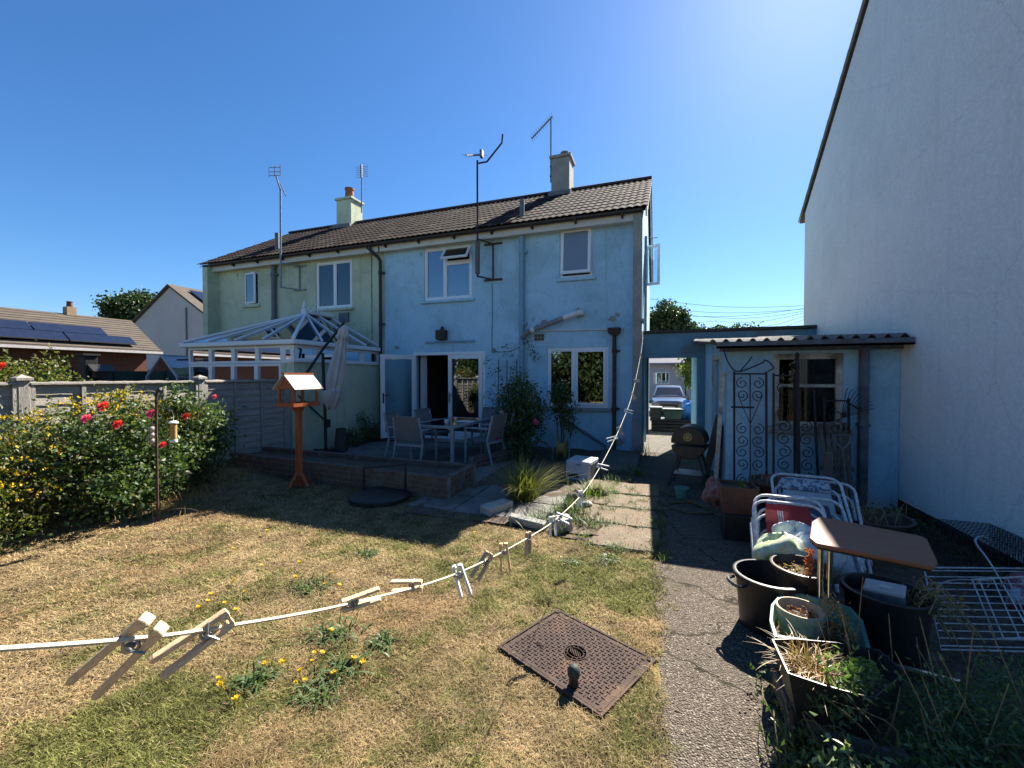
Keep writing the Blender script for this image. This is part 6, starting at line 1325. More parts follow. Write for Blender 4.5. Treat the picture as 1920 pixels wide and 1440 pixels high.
b = MB(); b.lathe([(.034,.0),(.036,.02),(.034,.03)], 16, (-4.84,2.91,.88)); b.build('base', M['whiteplastic'], fd_, smooth=True)
b = MB(); b.lathe([(.030,.03),(.030,.20)], 16, (-4.84,2.91,.88)); b.build('seed', M['seed'], fd_, smooth=True)
b = MB(); b.lathe([(.045,.20),(.045,.21),(.03,.225),(0,.23)], 16, (-4.84,2.91,.88)); b.tube([(-4.84,2.91,1.11),(-4.84,2.91,1.17)], .003, 5); b.build('cap', M['whiteplastic'], fd_, smooth=True)
ff = thing('fat_ball_feeder', 'wire feeder of pale suet balls on the feeder pole', 'bird feeder', (-5.19, 2.91, .84))
for i in range(3): lump((-5.19, 2.91, .87 + i*.065), (.034,.034,.032), 20+i, amp=.1).build('suet_ball', M['suet'], ff, smooth=True)
b = MB()
for i in range(6): a = i*math.pi/3; b.tube([(-5.19+.04*math.cos(a), 2.91+.04*math.sin(a), .835), (-5.19+.04*math.cos(a), 2.91+.04*math.sin(a), 1.03), (-5.19, 2.91, 1.07)], .002, 4)
b.build('cage', M['iron'], ff)
# black round base with hoop
bs = thing('round_stand', 'low black round base with a bent metal hoop on the shaded lawn', 'stand', (-3.38, 4.42, 0))
b = MB(); b.lathe([(0,.0),(.36,.0),(.385,.012),(.385,.05),(.37,.066),(.33,.07),(0,.072)], 40, (-3.38,4.42,.004)); b.build('disc', M['potblack'], bs, smooth=True)
b = MB(); b.tube([(-3.70,4.50,.06),(-3.70,4.50,.36),(-3.16,4.66,.42),(-3.16,4.66,.06)], .020, 8); b.build('hoop', M['black'], bs, smooth=True)

# ================================================================== PATIO THINGS
# low brick planter
lw0 = thing('brick_planter', 'long low double brick planter between lawn and patio', 'planter', (-4.7, 5.0, 0))
bm = MB(); bm.box(-.1045,.1045,-.05,.05,-.031,.031); bme = bm.mesh('brick'); bme.materials.append(M['brick'])
def brick_wall(x0, y0, x1, y1, courses, hz=.075):
    d = Vector((x1-x0, y1-y0, 0)); L = d.length; d.normalize(); ang = math.atan2(d.y, d.x); n = max(1, round(L / .225)); st = L / n
    for c in range(courses):
        for i in range(n + (c % 2)):
            s = (i + .5 - .5 * (c % 2)) * st
            sc_ = 1
            if c % 2 and i in (0, n): sc_ = .5; s = st*.25 if i == 0 else L - st*.25
            p_ = Vector((x0, y0, 0)) + d * s
            piece('brick', bme, lw0, (p_.x, p_.y, .036 + c * hz), (rnd.uniform(-.012,.012), rnd.uniform(-.012,.012), ang + rnd.uniform(-.012,.012)), (st / .225 * sc_, 1 + rnd.uniform(-.03,.05), 1))
    b = MB(); h = courses * hz - .012; nrm = Vector((-d.y, d.x, 0)) * .042; a_ = Vector((x0, y0, 0)); e_ = Vector((x1, y1, 0)); b.prism([a_-nrm, e_-nrm, e_+nrm, a_+nrm], (0,0,h)); b.build('mortar', M['mortar'], lw0)
brick_wall(-6.78, 4.98, -2.51, 4.66, 4); brick_wall(-6.78, 5.58, -2.51, 5.42, 4); brick_wall(-2.56, 4.72, -2.56, 5.37, 4)
b = MB(); b.add([(-6.78,5.03,.22),(-2.62,4.71,.22),(-2.62,5.37,.22),(-6.78,5.53,.22)], [(0,1,2,3)]); b.build('soil', M['soil'], lw0)
t = thing('brick_wall', 'short low brick wall end right of the patio table', 'wall', (-2.75, 6.7, 0)); lw0 = t
brick_wall(-2.98, 6.30, -2.62, 7.30, 3)
brick_wall(-2.62, 7.34, -2.30, 7.42, 3)
# table
tb = thing('patio_table', 'grey metal patio table with dark glass top outside the french doors', 'table', (-3.72, 7.05, 0)); LOC[tb.name] = Vector()
b = MB(); b.wall(-.45, .45, -.75, .75, [(-.40,.40,-.70,.70)], .72, .675, lambda u, v, w: (u, v, w)); b.build('frame', M['greymetal'], tb, bevel=.004)
b = MB(); b.box(-.398, .398, -.698, .698, .705, .717); b.build('glass_top', M['tableglass'], tb)
for sx in (-1, 1):
    for sy in (-1, 1): b = MB(); b.box(sx*.422-.026, sx*.422+.026, sy*.722-.026, sy*.722+.026, 0, .674); b.build('leg', M['greymetal'], tb, bevel=.004)
tb.rotation_euler = (0, 0, R_(-3))
ci_ = thing('cup', 'small white cup on the patio table', 'cup', (-3.62, 6.62, .722)); b = MB(); b.lathe([(.03,0),(.038,.02),(.04,.075),(.036,.075),(.033,.02),(0,.015)], 16, (-3.62,6.62,.722)); b.build('body', M['whiteplastic'], ci_, smooth=True)
pl = thing('place_mat', 'pale folded cloth lying on the patio table', 'cloth', (-3.42, 7.0, .722)); b = MB(); b.obox((-3.42,7.0,.729), (.32,.22,.012), (0,0,.2)); b.build('fold', M['whiteplastic'], pl, bevel=.004)
def patio_chair(label):
    t = thing('patio_chair', label, 'chair', (0,0,0), 'patio chairs')
    for s in (-1, 1):
        b = MB(); b.bar((s*.27,-.25,0), (s*.27,-.25,.62), .026, .04); b.build('leg', M['greymetal'], t, bevel=.004)
        b = MB(); b.bar((s*.27,.30,0), (s*.27,.20,.42), .026, .04); b.bar((s*.27,.20,.42), (s*.25,.30,.86), .026, .035); b.build('leg', M['greymetal'], t, bevel=.004)
        b = MB(); b.box(s*.27-.022, s*.27+.022, -.28, .22, .62, .645); b.build('armrest', M['greymetal'], t, bevel=.006)
    b = MB(); b.box(-.255, .255, -.26, -.225, .38, .415); b.box(-.255, .255, .19, .225, .35, .385); b.build('seat_rail', M['greymetal'], t)
    b = MB(); b.add([(-.25,-.25,.425),(.25,-.25,.425),(.25,.0,.405),(-.25,.0,.405),(.25,.21,.395),(-.25,.21,.395),(-.25,-.25,.415),(.25,-.25,.415),(.25,.21,.385),(-.25,.21,.385)], [(0,1,2,3),(3,2,4,5),(6,9,8,7),(0,6,7,1),(5,4,8,9)]); b.build('seat', M['mesh'], t)
    b = MB(); b.prism([(-.24,.205,.44),(.24,.205,.44),(.235,.30,.865),(-.235,.30,.865)], (0,.016,.0)); b.build('backrest', M['mesh'], t, bevel=.004)
    b = MB(); b.bar((-.25,.305,.865), (.25,.305,.865), .03, .022); b.build('top_rail', M['mesh'], t)
    return t
c0 = patio_chair('grey patio chair at the near end with its back to the lawn')
CH = [((-4.06, 6.30, .02), 180, None), ((-4.48, 6.62, .02), 100, 'grey patio chair at the left side of the table, nearer one'), ((-4.40, 7.50, .02), 84, 'grey patio chair at the left side of the table by the open door'), ((-3.00, 6.95, .02), -98, 'grey patio chair at the right side of the table, nearer one'), ((-2.92, 7.60, .02), -85, 'grey patio chair at the right side half behind the rose'), ((-3.42, 8.10, .02), 0, 'grey patio chair at the far end against the doors')]
for i, (l, a, lab) in enumerate(CH):
    o = c0 if i == 0 else copy_tree(c0); place(o, l, R_(a), lab)
# cantilever parasol
pa = thing('cantilever_parasol', 'closed grey cantilever parasol on a black mast by the conservatory wall', 'parasol', (-6.5, 6.75, 0))
b = MB(); b.tube([(-6.50,6.75,0),(-6.52,6.75,1.0),(-6.56,6.75,2.05)], .030, 10); b.build('mast', M['black'], pa, smooth=True)
Jt = PY(645,605,6.6); Jl = PY(558,725,6.3); Jc = PY(612,790,6.75)
b = MB(); b.tube([Jl, PY(605,655,6.72), Jt], .026, 10); b.build('boom', M['black'], pa, smooth=True)
b = MB(); b.tube([PY(552,735,6.3), PY(608,787,6.75)], .018, 8); b.build('strut', M['black'], pa, smooth=True)
b = MB(); b.obox(Jc + Vector((.02,0,-.04)), (.10,.09,.16)); b.tube([Jc + Vector((.05,-.05,0)), Jc + Vector((.10,-.09,-.02)), Jc + Vector((.10,-.09,-.14))], .010, 6); b.build('crank', M['black'], pa, bevel=.01)
b = MB(); b.box(-6.95, -6.05, 6.72, 6.79, .0, .05); b.box(-6.535, -6.465, 6.35, 7.15, .0, .05); b.build('base', M['black'], pa)
top = Jt + Vector((.01,0,-.05)); bot = PY(620,765,6.6); n = 26; rows = [(0,.02),(.05,.085),(.14,.105),(.15,.07),(.3,.10),(.5,.145),(.65,.16),(.74,.13),(.78,.115),(.79,.19),(.84,.185),(.92,.15),(1.0,.07)]
vs = []; fs = []
for j, (t_, r) in enumerate(rows):
    c = top.lerp(bot, t_)
    for i in range(n):
        a = 2*math.pi*i/n; k = r * (1 + (.22 if t_ > .16 else .12) * math.sin(a*8 + j*.25) + .06*math.sin(a*3+j)); zo = .05*math.sin(a*4) if t_ > .88 or .1 < t_ < .145 else 0
        vs.append(c + Vector((math.cos(a)*k, math.sin(a)*k, zo)))
for j in range(len(rows)-1):
    for i in range(n): fs.append((j*n+i, (j+1)*n+i, (j+1)*n+(i+1) % n, j*n+(i+1) % n))
b = MB(); b.add(vs, fs); b.build('canopy', M['parasol'], pa, smooth=True)
b = MB(); c = top.lerp(bot, .785); b.lathe([(.118,-.012),(.122,0),(.118,.012)], 26, c); b.build('tie_strap', M['parasol'], pa, smooth=True)
dp = thing('tapered_planter', 'tall dark tapered planter beside the parasol mast', 'planter', (-6.2, 6.85, 0)); b = MB(); b.lathe([(.13,0),(.135,.02),(.10,.48),(.105,.50),(.085,.50),(.08,.44),(0,.44)], 8, (-6.2,6.85,0)); b.build('pot', M['darkwood'], dp)
t = thing('low_shrub', 'low dark bushy plants along the foot of the conservatory wall', 'plant', (-6.4, 7.7, 0)); leaf_cloud('foliage', t, M['leafdark'], clumps([((-6.45,7.6,.18),(.28,.4,.2)), ((-6.5,8.2,.22),(.25,.35,.22)), ((-6.5,7.9,.5),(.15,.15,.25))], 90, 26, .06, 400, zmin=.02), .05, 401)
# appliance, blocks, rubble in the bed
mw = thing('appliance', 'pale grey old kitchen appliance dumped beside the worn slabs', 'appliance', (-1.12, 6.4, 0)); LOC[mw.name] = Vector()
b = MB(); b.add([(-.20,-.19,0),(.20,-.19,0),(.20,.19,0),(-.20,.19,0),(-.20,-.16,.30),(.20,-.16,.30),(.20,.19,.30),(-.20,.19,.30)], [(0,3,2,1),(4,5,6,7),(0,1,5,4),(1,2,6,5),(2,3,7,6),(3,0,4,7)]); b.build('casing', M['micro'], mw, bevel=.02, seg=2)
b = MB()
for i in range(7): b.box(-.16 + i*.028, -.144 + i*.028, -.196, -.188, .055, .11)
b.build('vent_slot', M['dark'], mw); b = MB(); b.box(-.02, .06, -.178, -.166, .245, .255); b.build('badge', M['greypipe'], mw); b = MB(); b.box(.2005, .206, -.12, .14, .04, .26); b.build('side_grille', M['greypipe'], mw)
mw.rotation_euler = (R_(4), 0, R_(-14))
def block(name, label, cat, c, size, rot, m, bevel=.012): 
    o = MB().obox((0,0,0), size, (0,0,0)).build(name, m, None, bevel=bevel); o.location = c; o.rotation_euler = rot; return tag(o, label, cat)
block('concrete_block', 'pale concrete block lying in shade left of the sedge', 'block', (-1.78, 4.46, .05), (.17,.40,.10), (0,.05,R_(-22)), M['rockwhite'])
block('edging_stone', 'fallen grey edging stone at the lawn edge', 'stone', (-1.30, 4.12, .045), (.42,.10,.09), (.15,.03,R_(-12)), M['bare'])
block('concrete_lump', 'whitish square concrete lump under the washing line', 'stone', (-.92, 4.14, .07), (.16,.15,.14), (.1,-.1,R_(30)), M['rockwhite'])
for i, (c, r, lab) in enumerate([(G(1078,930,.05), .11, 'dark broken brick lump in the weeds under the line'), (G(1100,945,.05), .07, 'small pale stone by the broken brick lump'), (G(1125,925,.04), .10, 'flat broken stone at the slab edge'), (G(1060,905,.03), .07, 'reddish brick shard beside the old appliance')]):
    o = lump((0,0,0), (r, r*.8, r*.6), 30+i, amp=.35).build('rubble', (M['brick'], M['rockwhite'], M['slab'], M['terra'])[i]); o.location = c; tag(o, lab, 'stone')
hs_ = thing('hose_reel', 'green framed hose reel under the kitchen window', 'hose reel', (-1.72, 7.6, 0))
for s in (-1, 1): b = MB(); b.tube(smooth_pts([(-1.72+s*.16,7.5,.02),(-1.72+s*.14,7.6,.40),(-1.72+s*.10,7.62,.50)], 4), .014, 6); b.build('frame', M['potgreen'], hs_, smooth=True)
b = MB(); b.lathe([(.16,-.07),(.17,-.06),(.10,-.05),(.10,.05),(.17,.06),(.16,.07)], 20, (-1.72,7.6,.22), axis=(1,0,0)); b.build('drum', M['seed'], hs_, smooth=True)
b = MB(); b.tube(smooth_pts([(-1.85,7.5,.1),(-2.0,7.4,.36),(-2.2,7.3,.30),(-2.25,7.2,.05)], 6), .012, 6); b.build('hose', M['stem'], hs_, smooth=True)
# ================================================================== SHED FRONT AND CLUTTER
# barrel barbecue
bq = thing('barbecue', 'black barrel barbecue on a splayed stand beside the shed', 'barbecue', (.42, 6.45, 0)); LOC[bq.name] = Vector()
b = MB(); n = 22
def drum(z0, z1, nm):
    b = MB(); b.lathe([(0,-.21),(.20,-.21),(.215,-.20),(.215,.20),(.20,.21),(0,.21)], 28, (0,0,0), axis=(0,-1,0)); return b
a0, a1 = R_(-8), R_(188); pl_ = [(.225*math.cos(t), .215*math.sin(t)) for t in [a0 + (a1-a0)*i/20 for i in range(21)]]
b = MB(); b.prism([(x,-.22,z+.66) for x, z in pl_], (0,.44,0)); b.build('lid', M['bbq'], bq, bevel=.01)
pl_ = [(.222*math.cos(t), .20*math.sin(t)) for t in [R_(-176) + R_(172)*i/20 for i in range(21)]]
b = MB(); b.prism([(x,-.22,z+.615) for x, z in pl_], (0,.44,0)); b.build('bowl', M['bbq'], bq, bevel=.01)
b = MB(); b.lathe([(0,0),(.060,0),(.060,.008),(.055,.012),(0,.012)], 24, (.0,-.221,.73), axis=(0,-1,0)); vd = b.build('vent_disc', M['brass'], bq)
b = MB()
for i in range(5): a = i*2*math.pi/5 + .3; b.lathe([(0,.0125),(.011,.0125),(.011,.0145),(0,.0145)], 10, (.034*math.cos(a), -.221, .73+.034*math.sin(a)), axis=(0,-1,0))
b.build('vent_hole', M['black'], vd)
for sx in (-1, 1):
    for sy in (-1, 1): b = MB(); b.tube([(sx*.12, sy*.16, .50), (sx*.26, sy*.20, .0)], .013, 6); b.build('leg', M['bbq'], bq, smooth=True)
b = MB(); b.box(-.2, .2, -.19, .19, .18, .195); b.build('shelf', M['bbq'], bq)
bq.rotation_euler = (0, 0, R_(-12))
# wrought iron gates leaning on the shed
IR = .0085
def scroll(b, c, r, sgn, vs, turns=1.35, up=1):
    """C scroll in the gate plane (x,z)"""
    pts = []
    for i in range(22):
        t = i / 21; a = math.pi/2*up - t * turns * 2*math.pi * sgn * up; rr = r * (1 - .78 * t); pts.append((c[0] + rr*math.cos(a), 0, c[1] + rr*math.sin(a)*1.0))
    b.tube(pts, IR*.7, 6)
def gate(label, w_, h_, style, crest=False):
    t = thing('iron_gate', label, 'gate', (0,0,0), 'iron gates against the shed')
    b = MB(); 
    for x in (0, w_): b.bar((x,0,0), (x,0,h_), .022, .022)
    b.bar((0,0,.06), (w_,0,.06), .02, .02); b.bar((0,0,h_-.03), (w_,0,h_-.03), .02, .02); b.build('frame', M['iron'], t)
    if style == 'wide':
        b = MB(); b.bar((w_/2,0,.06), (w_/2,0,h_-.03), .012, .012); b.build('bar', M['iron'], t)
        for z in (h_-.20, h_*.52, h_*.34, .20):
            for s in (-1, 1):
                b = MB(); scroll(b, (w_/2 + s*w_*.25, z + .05), w_*.20, s, 1); scroll(b, (w_/2 + s*w_*.25, z - .10), w_*.20, -s, 1, up=-1); b.build('scroll', M['iron'], t, smooth=True)
        b = MB(); b.tube(smooth_pts([(w_*.12,0,h_-.3),(w_*.45,0,h_*.62),(w_*.5,0,h_*.6),(w_*.55,0,h_*.62),(w_*.88,0,h_-.3)], 5), IR*.6, 5); b.build('heart', M['iron'], t)
        b = MB(); b.bar((-.04,-.02,h_*.72), (w_*.6,-.02,h_*.72), .016, .025); b.build('latch', M['iron'], t)
    else:
        n = int((h_ - .2) / .155)
        for i in range(n):
            b = MB(); scroll(b, (w_*.5, .17 + i*.155), w_*.36, 1 if i % 2 else -1, 1); b.build('scroll', M['iron'], t, smooth=True)
    if crest:
        b = MB(); b.tube(smooth_pts([(-.12,0,h_+.28),(-.06,0,h_+.10),(.05,0,h_+.0),(.3,0,h_+.10),(w_,0,h_+.14),(w_+.08,0,h_+.05),(w_+.02,0,h_-.0)], 6), IR, 6); b.tube(smooth_pts([(.06,0,h_+.0),(.16,0,h_+.12),(.20,0,h_+.19)], 5), IR*.8, 6); b.build('crest', M['iron'], t, smooth=True)
    return t
g = gate('left narrow leaf of the scrolled iron gates leaning on the shed', .36, 1.62, 'wide', True); g.location = (.90, 5.86, .02); g.rotation_euler = (R_(-3), 0, R_(2))
g = gate('middle scrolled iron gate panel leaning on the shed', .22, 1.60, 'narrow'); g.location = (1.33, 5.85, .02); g.rotation_euler = (R_(-3.5), 0, R_(-2))
g = gate('right scrolled iron gate panel overlapping the shed window', .20, 1.42, 'narrow'); g.location = (1.60, 5.83, .02); g.rotation_euler = (R_(-3.5), R_(-2), R_(2))
g = gate('short plain iron gate side in front of the shed window', .24, 1.30, 'none'); g.location = (1.86, 5.84, .02); g.rotation_euler = (R_(-4), 0, 0)
gp = thing('gate_post', 'thick square iron gate post among the gates', 'post', (1.58, 5.80, 0)); b = MB(); b.bar((1.575,5.78,.0), (1.575,5.92,1.80), .035, .035); b.build('post', M['iron'], gp); b = MB(); b.lathe([(.0,0),(.022,.01),(.028,.03),(.018,.055),(0,.075)], 10, (1.575,5.92,1.80)); b.build('finial', M['iron'], gp)
# pallet wood, spades and rake
pw = thing('pallet_section', 'weathered slatted timber panel leaning on the shed below the window', 'pallet', (1.98, 5.8, 0))
for i in range(5): b = MB(); x = 1.84 + i*.056; b.bar((x,5.70,.22), (x + .01*(i-3)*.3,5.95,1.02 + rnd.uniform(-.03,.03)), .045, .016, up=(0,1,0)); b.build('slat', M['oldwood'], pw)
b = MB(); b.bar((1.78,5.815,.50), (2.12,5.815,.50), .05, .022, up=(0,1,0)); b.build('rail', M['oldwood'], pw); b = MB(); b.bar((1.80,5.915,.92), (2.12,5.915,.92), .05, .02, up=(0,1,0)); b.build('rail', M['oldwood'], pw)
pk = thing('timber_post', 'bleached stub of timber post among the gates', 'post', (1.80, 5.55, 0)); b = MB(); b.bar((1.80,5.55,.0), (1.80,5.60,.72), .085, .06); b.build('post', M['oldwood'], pk, bevel=.008)
rk = thing('garden_rake', 'spring tine rake propped head up against the shed', 'rake', (1.92, 5.7, 0))
b = MB(); b.tube([(1.90,5.62,.02),(2.02,5.90,1.08)], .013, 8); b.build('shaft', M['oldwood'], rk, smooth=True)
for i in range(9): b = MB(); a = R_(20 + i*7.5); b.tube([(2.02,5.90,1.08), (2.02 + .30*math.cos(a), 5.91, 1.08 + .34*math.sin(a)), (2.02 + .33*math.cos(a), 5.88, 1.08 + .36*math.sin(a))], .004, 5); b.build('tine', M['iron'], rk)
b = MB(); b.bar((2.10,5.91,1.26), (2.22,5.91,1.17), .006, .02); b.build('brace', M['iron'], rk)
sp_ = thing('garden_spade', 'garden spade with D handle propped among the gates', 'spade', (1.98, 5.6, 0)); b = MB(); b.tube([(1.98,5.55,.02),(1.98,5.72,.74)], .015, 8); b.build('shaft', M['oldwood'], sp_, smooth=True)
b = MB(); b.tube([(1.98,5.72,.74),(1.91,5.735,.82),(1.91,5.745,.90),(2.05,5.745,.90),(2.05,5.735,.82),(1.98,5.72,.74)], .013, 8); b.build('handle', M['greypipe'], sp_, smooth=True)
bd = thing('leaning_board', 'dark narrow sheet leaning on the shed side wall', 'board', (.76, 6.5, 0)); b = MB(); b.prism([(.62,6.35,.02),(.62,6.95,.02),(.82,6.95,.98),(.82,6.35,.90)], (-.015,0,.005)); b.build('sheet', M['darkwood'], bd); 
pk2 = thing('timber_strip', 'pale long timber strip leaning on the shed side wall', 'timber', (.80, 6.15, 0)); b = MB(); b.bar((.72,6.22,.02), (.80,6.18,1.62), .05, .03); b.build('strip', M['oldpaint'], pk2)
# pots
def pot(name, label, c, r, h, m, taper=.8, rim=.02, fill=.75, soil=True, cat='pot', n=28, sx=1, sy=1):
    t = thing(name, label, cat, c); c = Vector(c)
    b = MB(); b.lathe([(0,.0),(r*taper,.0),(r*taper+.004,.01),(r*.97,h-rim*1.6),(r*1.05,h-rim*1.5),(r*1.06,h-.003),(r*1.03,h),(r*.96,h),(r*.93,h-rim),(r*(taper*.3+.62),h*fill),(r*.82,h*fill-.002)], n, c, sx=sx, sy=sy); b.v = b.v; b.build('body', m, t, smooth=True)
    if soil:
        q = MB(); k = 18; rr = r*.90*(taper+(1-taper)*fill); rg_ = random.Random(int(r*1e4)+int(c.x*100)); vs = [(c.x, c.y, c.z+h*fill+.02)] + [(c.x+rr*sx*math.cos(2*math.pi*i/k)*s, c.y+rr*sy*math.sin(2*math.pi*i/k)*s, c.z+h*fill+rg_.uniform(-.012,.02)) for s in (.5, 1.0) for i in range(k)]
        q.add(vs, [(0, 1+i, 1+(i+1) % k) for i in range(k)] + [(1+i, 1+k+i, 1+k+(i+1) % k, 1+(i+1) % k) for i in range(k)]); q.build('soil', M['soil'], t)
    return t
def litter(t, c, r, n, m, seed, size=.03, name='dead_leaf'): 
    rg = np.random.default_rng(seed); a = rg.random(n)*6.283; q = np.sqrt(rg.random(n))*r
    return stuff(leaf_cloud(name, t, m, np.stack([c[0]+q*np.cos(a), c[1]+q*np.sin(a), c[2]+rg.random(n)*.025], 1), size, seed, aspect=.4, upb=-.2))
p1 = pot('black_tub', 'tall black tub with side handles at the path edge', (.66,2.98,0), .195, .34, M['potblack'], taper=.82, cat='tub', fill=.5)
for s in (-1, 1):
    b = MB(); a = R_(205 if s < 0 else 20); d = Vector((math.cos(a), math.sin(a), 0)); c = Vector((.66,2.98,.30)) + d*.195; q = Vector((-d.y, d.x, 0)); b.tube(smooth_pts([c - q*.06, c - q*.05 + d*.05 - Vector((0,0,.01)), c + q*.05 + d*.05 - Vector((0,0,.01)), c + q*.06], 4), .010, 6); b.build('handle', M['potblack'], p1, smooth=True)
litter(p1, (.66,2.98,.185), .14, 60, M['leafdead'], 700)
p2 = pot('glazed_pot', 'brown round pot with dry red stems behind the black tub', (.845,3.02,.0), .165, .40, M['potbrown'], taper=.78, fill=.86); litter(p2, (.845,3.02,.35), .13, 90, M['leafdead'], 701)
leaf_cloud('dried_spike', p2, leaf_mat('dry red leaf', [(.30,.07,.03),(.42,.12,.06)]), np.array([[.87+rnd.gauss(0,.012), 2.98+rnd.gauss(0,.012), .36+i*.0024] for i in range(70)]), .03, 702)
p3 = pot('rubber_tub', 'large black tub holding plastic sacks', (.90,3.38,0), .235, .32, M['potblack'], taper=.85, fill=.6, cat='tub')
o = lump((.80,3.30,.36), (.17,.12,.12), 41, 30, 22, amp=.32, crease=.18).build('compost_sack', M['baggreen'], smooth=True); tag(o, 'lime and white compost sack slumped in the large tub', 'sack')
o = lump((1.03,3.36,.34), (.17,.14,.14), 44, 30, 22, amp=.3, crease=.18).build('plastic_sack', M['bagwhite'], smooth=True); tag(o, 'white plastic sack beside the compost sack', 'sack')
o = lump((.93,3.50,.40), (.14,.10,.10), 47, 30, 22, amp=.3, crease=.18).build('plastic_sack', M['bagwhite'], smooth=True); tag(o, 'crumpled grey plastic sack behind the other two', 'sack')
# brown square planter on a stand
sq = thing('square_planter', 'brown plastic square planter with a few shoots by the path', 'planter', (.72, 4.55, 0))
b = MB(); b.wall(-.16, .16, -.16, .16, [(-.145,.145,-.145,.145)], .52, .26, lambda u, v, w: (.72+u*(.8+.2*(w-.26)/.26), 4.55+v*(.8+.2*(w-.26)/.26), w)); b.box(.60, .84, 4.43, 4.67, .262, .275); b.build('body', M['terra'], sq)
b = MB(); b.box(.59, .85, 4.42, 4.68, .0, .25); b.build('stand', M['potblack'], sq, bevel=.01)
b = MB(); b.obox((.72,4.55,.47), (.26,.26,.02)); b.build('soil', M['soil'], sq)
stuff(leaf_cloud('shoot', sq, M['leaflight'], np.array([[.76+rnd.gauss(0,.03), 4.5+rnd.gauss(0,.03), .50+rnd.random()*.07] for i in range(26)]), .045, 710))
rc = lump((.58,5.05,.28), (.12,.10,.14), 52, 30, 22, amp=.3, crease=.18).build('red_cloth', mat('dark red cloth', (.22,.05,.05), (.35,.25,.22), rough=.95, scale=20), smooth=True); tag(rc, 'dark red patterned cloth heap by the square planter', 'cloth')
p4 = pot('plant_pot', 'small cream pot under the iron gates', (.98,5.35,0), .11, .34, M['potcream'], taper=.7)
p5 = pot('plant_pot', 'wide brown bowl of dead plants right of the white chairs', (1.86,4.75,0), .30, .28, M['potbrown'], taper=.8); stuff(blades('dead_stem', p5, M['drystem'], (1.86,4.75,.22), 90, .34, 720, spread=.12, wd=.006))
p6 = pot('plant_pot', 'terracotta bowl under the gates', (1.30,5.45,.25), .30, .14, M['terra'], taper=.75); b = MB(); b.box(1.12,1.5,5.32,5.6,0,.24); b.build('stand', M['darkwood'], p6); stuff(blades('dead_stem', p6, M['drystem'], (1.3,5.45,.36), 60, .22, 722, spread=.12, wd=.005))
# folded garden chairs
def tube_chair(label, canvas, w_=.52, h_=.78, bands=((.15,.75),), metal='chairwhite', n_frames=2, stripes=False):
    t = thing('folded_chair', label, 'chair', (0,0,0), 'folded garden chairs'); mm = M[metal]
    for k in range(n_frames):
        y = k*.055; hh = h_ - k*.10; r = .10; w2 = w_/2 - k*.025
        pts = [(-w2,y,0), (-w2,y,hh-r)] + [(-w2+r-r*math.cos(a), y, hh-r+r*math.sin(a)) for a in (R_(22),R_(45),R_(67),R_(90))] + [(w2-r+r*math.sin(a), y, hh-r+r*math.cos(a)) for a in (0,R_(22),R_(45),R_(67),R_(90))] + [(w2,y,0)]
        b = MB(); b.tube(pts, .0125, 8); b.build('frame', mm, t, smooth=True)
    for s in (-1, 1): b = MB(); b.bar((s*(w_/2+.02),.02,.10), (s*(w_/2+.02),.09,h_*.72), .012, .045); b.build('arm', mm, t, bevel=.004)
    for (z0, z1) in bands:
        b = MB(); n = 8; b.add([(x, .035 - .02*math.sin(math.pi*i/n), z0+(z1-z0)*i/n) for x in (-w_/2+.09, w_/2-.09) for i in range(n+1)] + [(x, .045 - .02*math.sin(math.pi*i/n), z0+(z1-z0)*i/n) for x in (-w_/2+.09, w_/2-.09) for i in range(n+1)], [(i, n+1+i, n+2+i, i+1) for i in range(n)] + [(3*(n+1)+i, 2*(n+1)+i, 2*(n+1)+i+1, 3*(n+1)+i+1) for i in range(n)]); cv_ = b.build('canvas', M[canvas], t, smooth=True)
        if stripes:
            for x in (-.07, -.055, -.04): b = MB(); b.add([(x+dx, .033 - .02*math.sin(math.pi*i/n), z0+(z1-z0)*i/n) for dx in (0,.006) for i in range(n+1)], [(i, n+1+i, n+2+i, i+1) for i in range(n)]); b.build('stripe', M['chairwhite'], cv_)
    return t
c = tube_chair('white framed lounger folded upright with patterned headrest', 'cream', .56, 1.02, ((.42,.84),)); c.location = (1.24, 3.98, .06); c.rotation_euler = (R_(-59), 0, R_(-8))
b = MB(); b.obox((0,.03,.92), (.40,.03,.15)); q = b.build('headrest', M['stripe'], c, bevel=.012)
c = tube_chair('second white lounger frame stacked behind the patterned one', 'cream', .60, .96, ((.3,.6),)); c.location = (1.30, 4.10, .0); c.rotation_euler = (R_(-56), 0, R_(-12))
c = tube_chair('folded chair with navy seat between white lounger and red chair', 'navy', .56, .74, ((.2,.7),)); c.location = (1.20, 3.86, .03); c.rotation_euler = (R_(-54), 0, R_(-4))
c = tube_chair('front folded chair with red striped canvas', 'red', .50, .66, ((.15,.60),), n_frames=3, stripes=True); c.location = (.97, 3.60, .02); c.rotation_euler = (R_(-42), 0, R_(-6))
c = tube_chair('second red canvas chair behind the striped one', 'red', .50, .70, ((.2,.64),)); c.location = (1.0, 3.70, .02); c.rotation_euler = (R_(-44), 0, R_(-6))
